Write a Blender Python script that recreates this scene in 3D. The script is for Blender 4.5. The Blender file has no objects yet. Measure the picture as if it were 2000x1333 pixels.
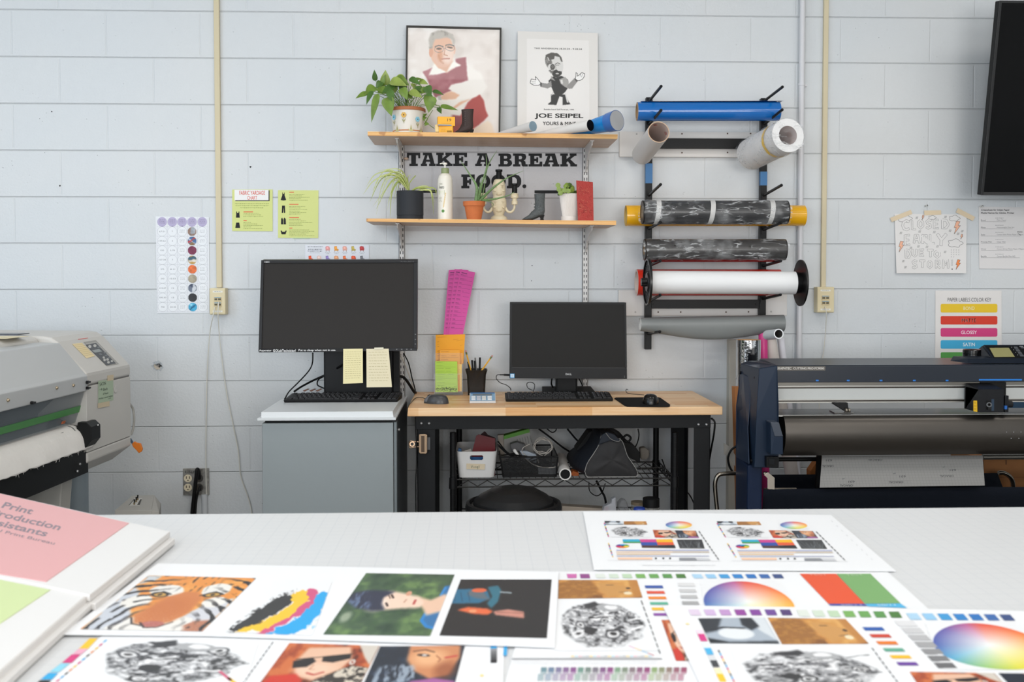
import bpy, math, random
import numpy as np
from mathutils import Vector, Matrix, noise as mn

# ---------------------------------------------------------------- camera, world, lights, exposure
SC = bpy.context.scene
COL = SC.collection
CAM = Vector((-0.187, -4.5755, 1.38)); YAW = 0.0367; PITCH = 0.0357; F = 2000.0; PX, PY = 1000.0, 611.1
cd = bpy.data.cameras.new('camera'); cam = bpy.data.objects.new('camera', cd); COL.objects.link(cam)
cam.location = CAM; cam.rotation_euler = (math.pi/2-PITCH, 0, -YAW)
cd.sensor_width = 36; cd.lens = 36*F/2000; cd.shift_y = -55.4/2000
cd.clip_start = 0.05
cd.dof.use_dof = True; cd.dof.focus_distance = 4.2; cd.dof.aperture_fstop = 7.5
SC.camera = cam
w = bpy.data.worlds.new('world'); SC.world = w; w.use_nodes = True
w.node_tree.nodes['Background'].inputs[0].default_value = (0.75, 0.85, 1, 1)
w.node_tree.nodes['Background'].inputs[1].default_value = 0.25
SC.view_settings.view_transform = 'Standard'; SC.view_settings.look = 'None'
SC.view_settings.gamma = 1; SC.view_settings.use_curve_mapping = False
SC.view_settings.exposure = -0.36
def area(name, loc, rot, sx, sy, power, col):
    l = bpy.data.lights.new(name, 'AREA'); l.shape = 'RECTANGLE'; l.size = sx; l.size_y = sy
    l.energy = power; l.color = col
    o = bpy.data.objects.new(name, l); o.location = loc; o.rotation_euler = rot; COL.objects.link(o); return o
# rows of ceiling luminaires and the daylight windows behind the camera
for i, x in enumerate((-2.6, 0.0, 2.6)):
    for j, y in enumerate((-1.75, -4.2, -6.4)):
        area('ceiling_lamp', (x, y, 3.24), (0, 0, 0), 1.2, 0.6, (16, 25, 32)[j], (1.0, 0.965, 0.92))
area('daylight_window', (-2.2, -7.9, 1.6), (math.pi/2, 0, 0), 2.6, 1.7, 160, (0.86, 0.93, 1.0))
area('daylight_window', (1.8, -7.9, 1.6), (math.pi/2, 0, 0), 2.6, 1.7, 140, (1.0, 0.98, 0.95))
area('daylight_window', (-4.15, -3.6, 1.9), (0, -math.pi/2, 0), 1.6, 2.2, 50, (0.55, 0.77, 1.0))

# ---------------------------------------------------------------- projection helpers (turn a pixel into a point of a plane)
_c, _s = math.cos(YAW), math.sin(YAW); _cp, _sp = math.cos(PITCH), math.sin(PITCH)
FWD = Vector((_s*_cp, _c*_cp, -_sp)); RGT = Vector((_c, -_s, 0)); UPV = RGT.cross(FWD)
def ray(u, v): return FWD*F + RGT*(u-PX) + UPV*(PY-v)
def P(u, v, d=0.0):
    r = ray(u, v); return CAM + r*((-d-CAM.y)/r.y)
def Zp(u, v, z):
    r = ray(u, v); return CAM + r*((z-CAM.z)/r.z)
def pm(d): return F/(4.5755-d)            # pixels per metre at distance d from the wall
def onwall(d=0.0): return lambda u, v, l=0.0: P(u, v, d+l)
def ontop(z): return lambda u, v, l=0.0: Zp(u, v, z+l)
R = random.Random(7)

# ---------------------------------------------------------------- materials
def lin(c):
    if isinstance(c, str):
        c = c.lstrip('#'); c = tuple(int(c[i:i+2], 16)/255 for i in (0, 2, 4))
    return tuple((x/12.92 if x <= 0.04045 else ((x+0.055)/1.055)**2.4) for x in c[:3])
_M = {}
def mat(c, rough=0.55, metal=0.0, spec=0.5, bump=0.0, bscale=60, var=0.0, trans=0.0, ior=1.45, alpha=1.0, coat=0.0, sheen=0.0):
    k = (c, rough, metal, spec, bump, bscale, var, trans, ior, alpha, coat, sheen)
    if k in _M: return _M[k]
    m = bpy.data.materials.new('finish_'+str(c).lstrip('#')); m.use_nodes = True
    nt = m.node_tree; b = nt.nodes['Principled BSDF']; L = lin(c)
    b.inputs['Base Color'].default_value = (*L, 1); b.inputs['Roughness'].default_value = rough
    b.inputs['Metallic'].default_value = metal; b.inputs['Specular IOR Level'].default_value = spec*(0.45 if max(L) < 0.05 and rough > 0.3 else 1)
    b.inputs['Transmission Weight'].default_value = trans; b.inputs['IOR'].default_value = ior
    b.inputs['Alpha'].default_value = alpha; b.inputs['Coat Weight'].default_value = coat
    b.inputs['Sheen Weight'].default_value = sheen
    if bump or var:
        g = nt.nodes.new('ShaderNodeNewGeometry'); n = nt.nodes.new('ShaderNodeTexNoise')
        n.inputs['Scale'].default_value = bscale; n.inputs['Detail'].default_value = 4
        nt.links.new(g.outputs['Position'], n.inputs['Vector'])
        if bump:
            bp = nt.nodes.new('ShaderNodeBump'); bp.inputs['Strength'].default_value = bump; bp.inputs['Distance'].default_value = 0.004
            nt.links.new(n.outputs['Fac'], bp.inputs['Height']); nt.links.new(bp.outputs['Normal'], b.inputs['Normal'])
        if var:
            r = nt.nodes.new('ShaderNodeValToRGB'); r.color_ramp.elements[0].position = 0.3; r.color_ramp.elements[1].position = 0.7
            r.color_ramp.elements[0].color = (*[x*(1-var) for x in L], 1); r.color_ramp.elements[1].color = (*[min(1, x*(1+var)) for x in L], 1)
            nt.links.new(n.outputs['Fac'], r.inputs['Fac']); nt.links.new(r.outputs['Color'], b.inputs['Base Color'])
    _M[k] = m; return m
class NT:
    def __init__(s, name):
        s.m = bpy.data.materials.new(name); s.m.use_nodes = True; s.t = s.m.node_tree; s.b = s.t.nodes['Principled BSDF']
        s.g = s.t.nodes.new('ShaderNodeNewGeometry'); s.pos = s.g.outputs['Position']
    def n(s, ty, **kw):
        x = s.t.nodes.new(ty)
        for k, v in kw.items(): setattr(x, k, v)
        return x
    def l(s, a, b): s.t.links.new(a, b)
    def math(s, op, a, b=None, c=None, clamp=False):
        x = s.n('ShaderNodeMath', operation=op); x.use_clamp = clamp
        for i, q in enumerate((a, b, c)):
            if q is None: continue
            if isinstance(q, (int, float)): x.inputs[i].default_value = q
            else: s.l(q, x.inputs[i])
        return x.outputs[0]
    def noise(s, scale, detail=3, vec=None, rough=0.5):
        x = s.n('ShaderNodeTexNoise'); x.inputs['Scale'].default_value = scale; x.inputs['Detail'].default_value = detail
        x.inputs['Roughness'].default_value = rough; s.l(vec or s.pos, x.inputs['Vector']); return x.outputs['Fac']
    def mixc(s, fac, a, b):
        x = s.n('ShaderNodeMix', data_type='RGBA')
        if isinstance(fac, (int, float)): x.inputs[0].default_value = fac
        else: s.l(fac, x.inputs[0])
        for i, q in ((6, a), (7, b)):
            if isinstance(q, (tuple, str)): x.inputs[i].default_value = (*lin(q), 1)
            else: s.l(q, x.inputs[i])
        return x.outputs[2]
    def sm(s, v, lo, hi, a=0.0, b=1.0):
        x = s.n('ShaderNodeMapRange', interpolation_type='SMOOTHSTEP'); s.l(v, x.inputs[0])
        for i, q in zip((1, 2, 3, 4), (lo, hi, a, b)): x.inputs[i].default_value = q
        return x.outputs[0]
    def xyz(s):
        x = s.n('ShaderNodeSeparateXYZ'); s.l(s.pos, x.inputs[0]); return x.outputs
    def comb(s, a, b, c=0.0):
        x = s.n('ShaderNodeCombineXYZ')
        for i, q in enumerate((a, b, c)):
            if isinstance(q, (int, float)): x.inputs[i].default_value = q
            else: s.l(q, x.inputs[i])
        return x.outputs[0]
    def bump(s, h, strength=0.5, dist=0.003):
        x = s.n('ShaderNodeBump'); x.inputs['Strength'].default_value = strength; x.inputs['Distance'].default_value = dist
        s.l(h, x.inputs['Height']); s.l(x.outputs[0], s.b.inputs['Normal'])
    def base(s, c): 
        if isinstance(c, (tuple, str)): s.b.inputs['Base Color'].default_value = (*lin(c), 1)
        else: s.l(c, s.b.inputs['Base Color'])
    def rough(s, r): s.b.inputs['Roughness'].default_value = r

def block_wall(name, c1, c2, axis=0):
    N = NT(name); X = N.xyz()
    zz = N.math('SUBTRACT', X[2], 0.1016); xx = N.math('ADD', X[axis], 2.2+4.064*2)
    br = N.n('ShaderNodeTexBrick'); br.offset = 0.5; br.offset_frequency = 2
    br.inputs['Scale'].default_value = 1; br.inputs['Mortar Size'].default_value = 0.0045; br.inputs['Mortar Smooth'].default_value = 0.7
    br.inputs['Brick Width'].default_value = 0.4064; br.inputs['Row Height'].default_value = 0.2032
    N.l(N.comb(xx, zz), br.inputs['Vector'])
    d = N.math('PINGPONG', zz, 0.1016)
    gro = N.sm(d, 0.0, 0.0036, 1, 0)
    pit_n = N.n('ShaderNodeTexVoronoi'); pit_n.inputs['Scale'].default_value = 38; N.l(N.pos, pit_n.inputs['Vector'])
    pm_ = N.noise(9, 2); pit = N.math('MULTIPLY', N.sm(pit_n.outputs['Distance'], 0.05, 0.12, 1, 0), N.sm(pm_, 0.52, 0.62))
    fine = N.noise(95, 4, rough=0.6); mid = N.noise(30, 3)
    h = N.math('MULTIPLY', gro, -1.0)
    h = N.math('ADD', h, N.math('MULTIPLY', N.math('MULTIPLY', br.outputs['Fac'], N.sm(d, .006, .012)), -0.3))
    h = N.math('ADD', h, N.math('MULTIPLY', fine, 0.34))
    h = N.math('ADD', h, N.math('MULTIPLY', mid, 0.22))
    h = N.math('ADD', h, N.math('MULTIPLY', pit, -0.35))
    N.bump(h, 0.8, 0.0045)
    c = N.mixc(N.sm(N.noise(1.3, 2), 0.3, 0.7), c1, c2)
    spk = N.n('ShaderNodeTexVoronoi'); spk.inputs['Scale'].default_value = 55; N.l(N.pos, spk.inputs['Vector'])
    dot = N.math('MULTIPLY', N.sm(spk.outputs['Distance'], 0.06, 0.1, 1, 0), N.sm(N.noise(5, 1), 0.66, 0.70))
    c = N.mixc(dot, c, '#5a5e62')
    N.base(c); N.rough(0.42); return N.m
WALL = block_wall('painted_block', '#cdd1d4', '#d2d4d5')
PATCH = block_wall('grey_painted_block', '#bbb9bb', '#c0bebf')

def wood(name, a, b, dark, scale=(1.2, 30, 30), rough=0.42, staves=None):
    N = NT(name)
    mp = N.n('ShaderNodeMapping'); mp.inputs['Scale'].default_value = scale; N.l(N.pos, mp.inputs['Vector'])
    g = N.noise(3.0, 6, mp.outputs[0], 0.62)
    c = N.mixc(N.sm(g, 0.35, 0.7), a, b)
    c = N.mixc(N.sm(N.noise(7, 2, mp.outputs[0]), 0.60, 0.75, 0, 0.35), c, dark)
    if staves:
        X = N.xyz(); br = N.n('ShaderNodeTexBrick'); br.offset = 0.37; br.offset_frequency = 2
        br.inputs['Brick Width'].default_value = staves[0]; br.inputs['Row Height'].default_value = staves[1]; br.inputs['Scale'].default_value = 1
        br.inputs['Mortar Size'].default_value = 0.0; br.inputs['Bias'].default_value = 0
        br.inputs['Color1'].default_value = (*lin(staves[2]), 1); br.inputs['Color2'].default_value = (*lin(staves[3]), 1)
        N.l(N.comb(N.math('ADD', X[0], 20), N.math('ADD', N.math('ADD', X[1], X[2]), 20)), br.inputs['Vector'])
        mx = N.n('ShaderNodeMix', data_type='RGBA', blend_type='MULTIPLY'); mx.inputs[0].default_value = 1
        N.l(c, mx.inputs[6]); N.l(br.outputs['Color'], mx.inputs[7]); c = mx.outputs[2]
    N.base(c); N.rough(rough); return N.m
BUTCHER = wood('butcher_block', '#ecc79b', '#f3d7b2', '#d9a873', staves=(0.34, 0.042, '#ffffff', '#e9cfae'))
PLYFACE = wood('birch_face', '#cfae93', '#dcc0a8', '#bf9878')
def ply():
    N = NT('plywood_edge'); X = N.xyz()
    q = N.math('PINGPONG', N.math('ADD', X[2], N.math('MULTIPLY', N.noise(2.5, 2), 0.002)), 0.0028)
    c = N.mixc(N.sm(q, 0.0009, 0.0019), '#cf8f49', '#f0c583')
    c = N.mixc(N.math('MULTIPLY', N.sm(N.noise(14, 2), 0.64, 0.7), 0.6), c, '#9a5a2a')
    N.base(c); N.rough(0.5); return N.m
PLYEDGE = ply()
BLK = '#1b1c1e'
mblack = mat('#1a1b1d', 0.45, bump=0.05, bscale=400)
mmatte = mat('#2a2a2b', 0.5)
mwhite = mat('#e9e9e7', 0.4)
msteel = mat('#a9a6a0', 0.28, 1.0)
mchrome = mat('#d8d4cc', 0.18, 1.0)

# ---------------------------------------------------------------- mesh builder
def tov(p): return Vector(p)
def catmull(pts, k=6):
    pts = [Vector(p) for p in pts]
    if len(pts) < 3: return pts
    q = [pts[0]*2-pts[1]]+pts+[pts[-1]*2-pts[-2]]; out = []
    for i in range(1, len(q)-2):
        for j in range(k):
            t = j/k
            out.append(0.5*((2*q[i])+(q[i+1]-q[i-1])*t+(2*q[i-1]-5*q[i]+4*q[i+1]-q[i+2])*t*t+(3*q[i]-q[i-1]-3*q[i+1]+q[i+2])*t**3))
    out.append(q[-2]); return out
_T = {}
def glyphs(s, bold=0.0, slab=False):
    k = (s, bold)
    if k in _T: return _T[k]
    cu = bpy.data.curves.new('t', 'FONT'); cu.body = s; cu.offset = 0 if 'M' in s else bold; cu.resolution_u = 3; cu.fill_mode = 'FRONT'
    ob = bpy.data.objects.new('t', cu); me = bpy.data.meshes.new_from_object(ob)
    v = np.array([x.co[:2] for x in me.vertices]) if len(me.vertices) else np.zeros((1, 2))
    f = [list(p.vertices) for p in me.polygons]
    bpy.data.objects.remove(ob); bpy.data.meshes.remove(me); bpy.data.curves.remove(cu)
    if bold and 'M' in s:
        n = len(v); f = [[i+n*k for i in p] for k in range(4) for p in f]; v = np.concatenate([v+np.array(d)*bold*.8 for d in ((-1, -1), (1, -1), (-1, 1), (1, 1))])
    mn_, mx = v.min(0), v.max(0); v = (v-mn_)/np.maximum(mx-mn_, 1e-6)
    _T[k] = (v, f); return _T[k]
_LOC = {}
class MB:
    def __init__(s, m=None): s.v = []; s.f = []; s.mi = []; s.ms = []; s.cur = m or mmatte; s.X = None
    def _m(s, m):
        m = m if m is not None else s.cur
        if isinstance(m, (str, tuple)): m = mat(m)
        if m not in s.ms: s.ms.append(m)
        return s.ms.index(m)
    def add(s, vs, fs, m=None):
        o = len(s.v); i = s._m(m)
        for p in vs:
            p = Vector(p); s.v.append(s.X @ p if s.X else p)
        for f in fs: s.f.append([o+k for k in f]); s.mi.append(i)
        return s
    def box(s, x0, x1, y0, y1, z0, z1, m=None):
        x0, x1 = sorted((x0, x1)); y0, y1 = sorted((y0, y1)); z0, z1 = sorted((z0, z1))
        return s.add([(x0,y0,z0),(x1,y0,z0),(x1,y1,z0),(x0,y1,z0),(x0,y0,z1),(x1,y0,z1),(x1,y1,z1),(x0,y1,z1)],
              [(0,3,2,1),(4,5,6,7),(0,1,5,4),(1,2,6,5),(2,3,7,6),(3,0,4,7)], m)
    def slab(s, q, n, m=None, ms=None):
        """prism of polygon q (any count) extruded by vector n"""
        q = [Vector(p) for p in q]; n = Vector(n); k = len(q)
        s.add(q+[p+n for p in q], [list(range(k)), list(range(2*k-1, k-1, -1))], m)
        o = len(s.v)-2*k; i = s._m(ms if ms is not None else m)
        for j in range(k): s.f.append([o+j, o+k+j, o+k+(j+1) % k, o+(j+1) % k]); s.mi.append(i)
        return s
    def frame(s, a):
        a = Vector(a).normalized(); t = Vector((0,0,1)) if abs(a.z) < 0.95 else Vector((1,0,0))
        b = a.cross(t).normalized(); return a, b, b.cross(a)
    def cyl(s, p0, p1, r0, r1=None, n=24, m=None, caps=True, mc=None):
        r1 = r0 if r1 is None else r1; p0, p1 = Vector(p0), Vector(p1); a, b, c = s.frame(p1-p0)
        vs = [p+(b*math.cos(2*math.pi*i/n)+c*math.sin(2*math.pi*i/n))*r for p, r in ((p0, r0), (p1, r1)) for i in range(n)]
        s.add(vs, [(i, (i+1) % n, n+(i+1) % n, n+i) for i in range(n)], m)
        if caps:
            s.add(vs[:n], [list(range(n))[::-1]], mc if mc is not None else m); s.add(vs[n:], [list(range(n))], mc if mc is not None else m)
        return s
    def pipe(s, p0, p1, ro, ri, n=32, m=None, mi=None, me=None):
        p0, p1 = Vector(p0), Vector(p1); a, b, c = s.frame(p1-p0)
        ring = lambda p, r: [p+(b*math.cos(2*math.pi*i/n)+c*math.sin(2*math.pi*i/n))*r for i in range(n)]
        J = lambda i: (i+1) % n
        s.add(ring(p0, ro)+ring(p1, ro), [(i, J(i), n+J(i), n+i) for i in range(n)], m)
        s.add(ring(p0, ri)+ring(p1, ri), [(n+i, n+J(i), J(i), i) for i in range(n)], mi or m)
        s.add(ring(p0, ro)+ring(p0, ri), [(i, n+i, n+J(i), J(i)) for i in range(n)], me or m)
        s.add(ring(p1, ro)+ring(p1, ri), [(i, J(i), n+J(i), n+i) for i in range(n)], me or m)
        return s
    def tube(s, pts, r, n=8, m=None, k=6, spline=True, r1=None):
        pts = catmull(pts, k) if spline else [Vector(p) for p in pts]
        N = len(pts); vs = []; pb = None
        for i, p in enumerate(pts):
            a = (pts[min(i+1, N-1)]-pts[max(i-1, 0)]);
            if a.length < 1e-9: a = Vector((0,0,1))
            a.normalize()
            if pb is None: _, b, _ = s.frame(a)
            else:
                b = pb-a*pb.dot(a)
                b = b.normalized() if b.length > 1e-6 else s.frame(a)[1]
            pb = b; c = a.cross(b); rr = r if r1 is None else r+(r1-r)*i/(N-1)
            vs += [p+(b*math.cos(2*math.pi*j/n)+c*math.sin(2*math.pi*j/n))*rr for j in range(n)]
        fs = [(i*n+j, i*n+(j+1) % n, (i+1)*n+(j+1) % n, (i+1)*n+j) for i in range(N-1) for j in range(n)]
        fs += [list(range(n))[::-1], [(N-1)*n+j for j in range(n)]]
        return s.add(vs, fs, m)
    def lathe(s, prof, o, n=32, ax=(0,0,1), m=None, mf=None, sx=1.0):
        o = Vector(o); a, b, c = s.frame(ax); vs = []
        for r, z in prof: vs += [o+a*z+(b*math.cos(2*math.pi*i/n)*sx+c*math.sin(2*math.pi*i/n))*r for i in range(n)]
        for k in range(len(prof)-1):
            s.add(vs[k*n:(k+2)*n], [(i, (i+1) % n, n+(i+1) % n, n+i) for i in range(n)], mf(k) if mf else m)
        for k in (0, len(prof)-1):
            if prof[k][0] > 1e-4: s.add(vs[k*n:(k+1)*n], [list(range(n))], mf(min(k, len(prof)-2)) if mf else m)
        return s
    def ell(s, c, rx, ry, rz, n=16, m=None):
        c = Vector(c); vs = []; fs = []; k = n//2
        for i in range(k+1):
            t = math.pi*i/k
            for j in range(n):
                q = 2*math.pi*j/n; vs.append(c+Vector((rx*math.sin(t)*math.cos(q), ry*math.sin(t)*math.sin(q), rz*math.cos(t))))
        fs = [(i*n+j, (i+1)*n+j, (i+1)*n+(j+1) % n, i*n+(j+1) % n) for i in range(k) for j in range(n)]
        return s.add(vs, fs, m)
    def grid(s, fn, nu, nv, m=None):
        vs = [fn(i/nu, j/nv) for j in range(nv+1) for i in range(nu+1)]
        return s.add(vs, [(j*(nu+1)+i, j*(nu+1)+i+1, (j+1)*(nu+1)+i+1, (j+1)*(nu+1)+i) for j in range(nv) for i in range(nu)], m)
    # ---- flat print on a surface given by fn(u, v, lift)
    def ppoly(s, fn, pts, lift=0.0004, m=None): return s.add([fn(u, v, lift) for u, v in pts], [list(range(len(pts)))], m)
    def prect(s, fn, x0, y0, x1, y1, lift=0.0004, m=None): return s.ppoly(fn, [(x0,y0),(x1,y0),(x1,y1),(x0,y1)], lift, m)
    def pline(s, fn, pts, w=0.8, lift=0.0005, m=None):
        for (a, b), (c, d) in zip(pts[:-1], pts[1:]):
            L = math.hypot(c-a, d-b) or 1; nx, ny = -(d-b)/L*w/2, (c-a)/L*w/2
            s.ppoly(fn, [(a+nx,b+ny),(c+nx,d+ny),(c-nx,d-ny),(a-nx,b-ny)], lift, m)
        return s
    def pcirc(s, fn, x, y, r, lift=0.0004, m=None, n=20, ry=None):
        ry = ry or r; return s.ppoly(fn, [(x+r*math.cos(2*math.pi*i/n), y+ry*math.sin(2*math.pi*i/n)) for i in range(n)], lift, m)
    def ptext(s, fn, t, x0, y0, x1, y1, lift=0.0006, m=None, bold=0.0, quad=None):
        v, f = glyphs(t, bold)
        if quad is None: quad = [(x0,y0),(x1,y0),(x1,y1),(x0,y1)]
        (ax, ay), (bx, by), (cx, cy), (dx, dy) = quad; out = []
        for q, r in v:
            tx, ty = ax+(bx-ax)*q, ay+(by-ay)*q; ux, uy = dx+(cx-dx)*q, dy+(cy-dy)*q
            out.append(fn(ux+(tx-ux)*r, uy+(ty-uy)*r, lift))
        return s.add(out, f, m)
    def scrib(s, fn, x0, y, x1, h=1.2, w=0.35, m=None, lift=0.0005, seed=0):
        """a line of illegible small print"""
        rr = random.Random(seed*977+int(x0*13+y*7)); x = x0
        while x < x1:
            e = min(x+rr.uniform(1.2, 4.0), x1); s.prect(fn, x, y, e, y+h*rr.uniform(0.6, 1.0), lift, m); x = e+w+0.5
        return s
    def build(s, name, parent=None, smooth=None, bevel=0.0, seg=2, label=None, cat=None, group=None, kind=None, origin=None, sub=0, solid=0.0):
        me = bpy.data.meshes.new(name); vs = s.v
        if parent is not None: L = _LOC[parent.name]
        else:
            a = np.array([tuple(v) for v in vs]); lo, hi = a.min(0), a.max(0)
            L = Vector(origin) if origin else Vector(((lo[0]+hi[0])/2, (lo[1]+hi[1])/2, lo[2]))
        me.from_pydata([tuple(v-L) for v in vs], [], s.f)
        for m in s.ms: me.materials.append(m)
        me.polygons.foreach_set('material_index', s.mi)
        me.update()
        if smooth:
            me.polygons.foreach_set('use_smooth', [True]*len(me.polygons)); me.set_sharp_from_angle(angle=math.radians(smooth))
        o = bpy.data.objects.new(name, me); COL.objects.link(o)
        if parent is not None: o.parent = parent
        else: o.location = L
        _LOC[o.name] = L
        if bevel:
            b = o.modifiers.new('edge', 'BEVEL'); b.width = bevel; b.segments = seg; b.limit_method = 'ANGLE'; b.angle_limit = math.radians(40)
        if solid:
            b = o.modifiers.new('thick', 'SOLIDIFY'); b.thickness = solid; b.offset = 0
        if sub:
            b = o.modifiers.new('sub', 'SUBSURF'); b.levels = sub; b.render_levels = sub
        tag(o, label, cat, group, kind); return o
def tag(o, label=None, cat=None, group=None, kind=None):
    if label: o['label'] = label
    if cat: o['category'] = cat
    if group: o['group'] = group
    if kind: o['kind'] = kind
    return o
def T(name, label, cat, loc, group=None):
    o = bpy.data.objects.new(name, None); o.empty_display_size = 0.05; COL.objects.link(o); o.location = loc
    _LOC[o.name] = Vector(loc); return tag(o, label, cat, group)
def dup(root, delta, label=None, group=None):
    c = root.copy(); COL.objects.link(c); c.location = root.location+Vector(delta); _LOC[c.name] = _LOC[root.name]+Vector(delta)
    for ch in root.children:
        k = ch.copy(); COL.objects.link(k); k.parent = c; _LOC[k.name] = _LOC[c.name]
        for g in ch.children:
            q = g.copy(); COL.objects.link(q); q.parent = k; _LOC[q.name] = _LOC[c.name]
    if label: c['label'] = label
    if group: c['group'] = group
    return c

# ---------------------------------------------------------------- painted pictures: a grid mesh with a colour per vertex
def col_mat(name, rough=0.5, coat=0.0):
    if name in _M: return _M[name]
    N = NT(name); a = N.n('ShaderNodeAttribute'); a.attribute_name = 'Col'; N.l(a.outputs['Color'], N.b.inputs['Base Color']); N.rough(rough)
    N.b.inputs['Coat Weight'].default_value = coat; _M[name] = N.m; return N.m
def vnoise(w, h, cx, cy, seed):
    g = np.random.RandomState(seed).rand(cy+2, cx+2); x = np.linspace(0, cx, w); y = np.linspace(0, cy, h)
    xi = np.minimum(x.astype(int), cx-1); yi = np.minimum(y.astype(int), cy-1); fx = x-xi; fy = y-yi
    fx = fx*fx*(3-2*fx); fy = fy*fy*(3-2*fy)
    a = g[np.ix_(yi, xi)]; b = g[np.ix_(yi, xi+1)]; c = g[np.ix_(yi+1, xi)]; d = g[np.ix_(yi+1, xi+1)]
    return (a*(1-fx)+b*fx)*(1-fy)[:, None]+(c*(1-fx)+d*fx)*fy[:, None]
def fbm(w, h, c, seed, asp=1.0): return 0.5*vnoise(w, h, c, max(1, int(c*asp)), seed)+0.3*vnoise(w, h, c*2, max(1, int(c*2*asp)), seed+1)+0.2*vnoise(w, h, c*4, max(1, int(c*4*asp)), seed+2)
def box3(m, r):
    if r < 1: return m
    for ax in (0, 1):
        k = 2*r+1; p = np.pad(m, [(r+1, r) if i == ax else (0, 0) for i in range(2)], mode='edge').cumsum(ax)
        m = (np.take(p, range(k, p.shape[ax]), ax)-np.take(p, range(0, p.shape[ax]-k), ax))/k
    return m
def rgb(c): 
    c = c.lstrip('#'); return np.array([int(c[i:i+2], 16)/255 for i in (0, 2, 4)])
class Cv:
    def __init__(s, w, h, bg='#ffffff'):
        s.w, s.h = w, h; s.a = np.ones((h, w, 3))*rgb(bg); s.x, s.y = np.meshgrid(np.linspace(0, 1, w), np.linspace(0, 1, h)); s.X, s.Y = s.x, s.y
    def warp(s, amp, c, seed):
        s.X = s.x+(fbm(s.w, s.h, c, seed)-0.5)*amp; s.Y = s.y+(fbm(s.w, s.h, c, seed+9)-0.5)*amp; return s
    def unwarp(s): s.X, s.Y = s.x, s.y; return s
    def put(s, m, c, op=1.0):
        c = rgb(c) if isinstance(c, str) else c; m = (np.clip(m, 0, 1)*op)[..., None]; s.a = s.a*(1-m)+c*m; return s
    def pmask(s, pts, soft=1):
        m = np.zeros((s.h, s.w), bool); n = len(pts)
        for i in range(n):
            x0, y0 = pts[i]; x1, y1 = pts[(i+1) % n]
            if y0 == y1: continue
            c = ((y0 > s.Y) != (y1 > s.Y)) & (s.X < (x1-x0)*(s.Y-y0)/(y1-y0)+x0); m ^= c
        return box3(m.astype(float), soft)
    def poly(s, pts, c, soft=1, op=1.0): return s.put(s.pmask(pts, soft), c, op)
    def emask(s, cx, cy, rx, ry, rot=0, soft=0.15):
        dx, dy = s.X-cx, s.Y-cy; ca, sa = math.cos(rot), math.sin(rot)
        d = np.hypot((dx*ca+dy*sa)/rx, (-dx*sa+dy*ca)/ry); return np.clip((1-d)/soft+0.5, 0, 1)
    def ell(s, cx, cy, rx, ry, c, rot=0, soft=0.15, op=1.0): return s.put(s.emask(cx, cy, rx, ry, rot, soft), c, op)
    def stroke(s, pts, wd, c, op=1.0, soft=1):
        m = np.zeros((s.h, s.w))
        for (x0, y0), (x1, y1) in zip(pts[:-1], pts[1:]):
            dx, dy = x1-x0, y1-y0; L = dx*dx+dy*dy+1e-12
            t = np.clip(((s.X-x0)*dx+(s.Y-y0)*dy)/L, 0, 1); d = np.hypot(s.X-x0-t*dx, s.Y-y0-t*dy)
            m = np.maximum(m, np.clip((wd-d)/(wd*0.4)+0.5, 0, 1))
        return s.put(m, c, op)
    def light(s, k): s.a = np.clip(s.a*k[..., None] if isinstance(k, np.ndarray) else s.a*k, 0, 1); return s
    def blur(s, r): s.a = np.stack([box3(s.a[..., i], r) for i in range(3)], -1); return s
    def mesh(s, name, q, parent=None, rough=0.5, coat=0.0, **kw):
        """q: world corners TL TR BR BL"""
        q = [np.array(tuple(p)) for p in q]; x = s.x[..., None]; y = s.y[..., None]
        v = ((q[0]*(1-x)+q[1]*x)*(1-y)+(q[3]*(1-x)+q[2]*x)*y).reshape(-1, 3)
        L = _LOC[parent.name] if parent is not None else Vector(v.mean(0)); v = v-np.array(tuple(L))
        i = np.arange(s.w*s.h).reshape(s.h, s.w); f = np.stack([i[:-1, :-1], i[1:, :-1], i[1:, 1:], i[:-1, 1:]], -1).reshape(-1, 4)
        me = bpy.data.meshes.new(name); me.vertices.add(len(v)); me.vertices.foreach_set('co', v.ravel())
        me.loops.add(f.size); me.loops.foreach_set('vertex_index', f.ravel()); me.polygons.add(len(f))
        me.polygons.foreach_set('loop_start', np.arange(0, f.size, 4)); me.polygons.foreach_set('loop_total', np.full(len(f), 4))
        me.update(); me.validate()
        a = me.color_attributes.new('Col', 'FLOAT_COLOR', 'POINT'); c = np.clip(s.a, 0, 1).reshape(-1, 3)
        c = np.where(c <= 0.04045, c/12.92, ((c+0.055)/1.055)**2.4); a.data.foreach_set('color', np.hstack([c, np.ones((len(c), 1))]).astype(np.float32).ravel())
        me.materials.append(col_mat('printed_picture%g' % rough, rough, coat))
        o = bpy.data.objects.new(name, me); COL.objects.link(o)
        if parent is not None: o.parent = parent
        else: o.location = L
        _LOC[o.name] = L; return tag(o, **kw)
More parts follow.
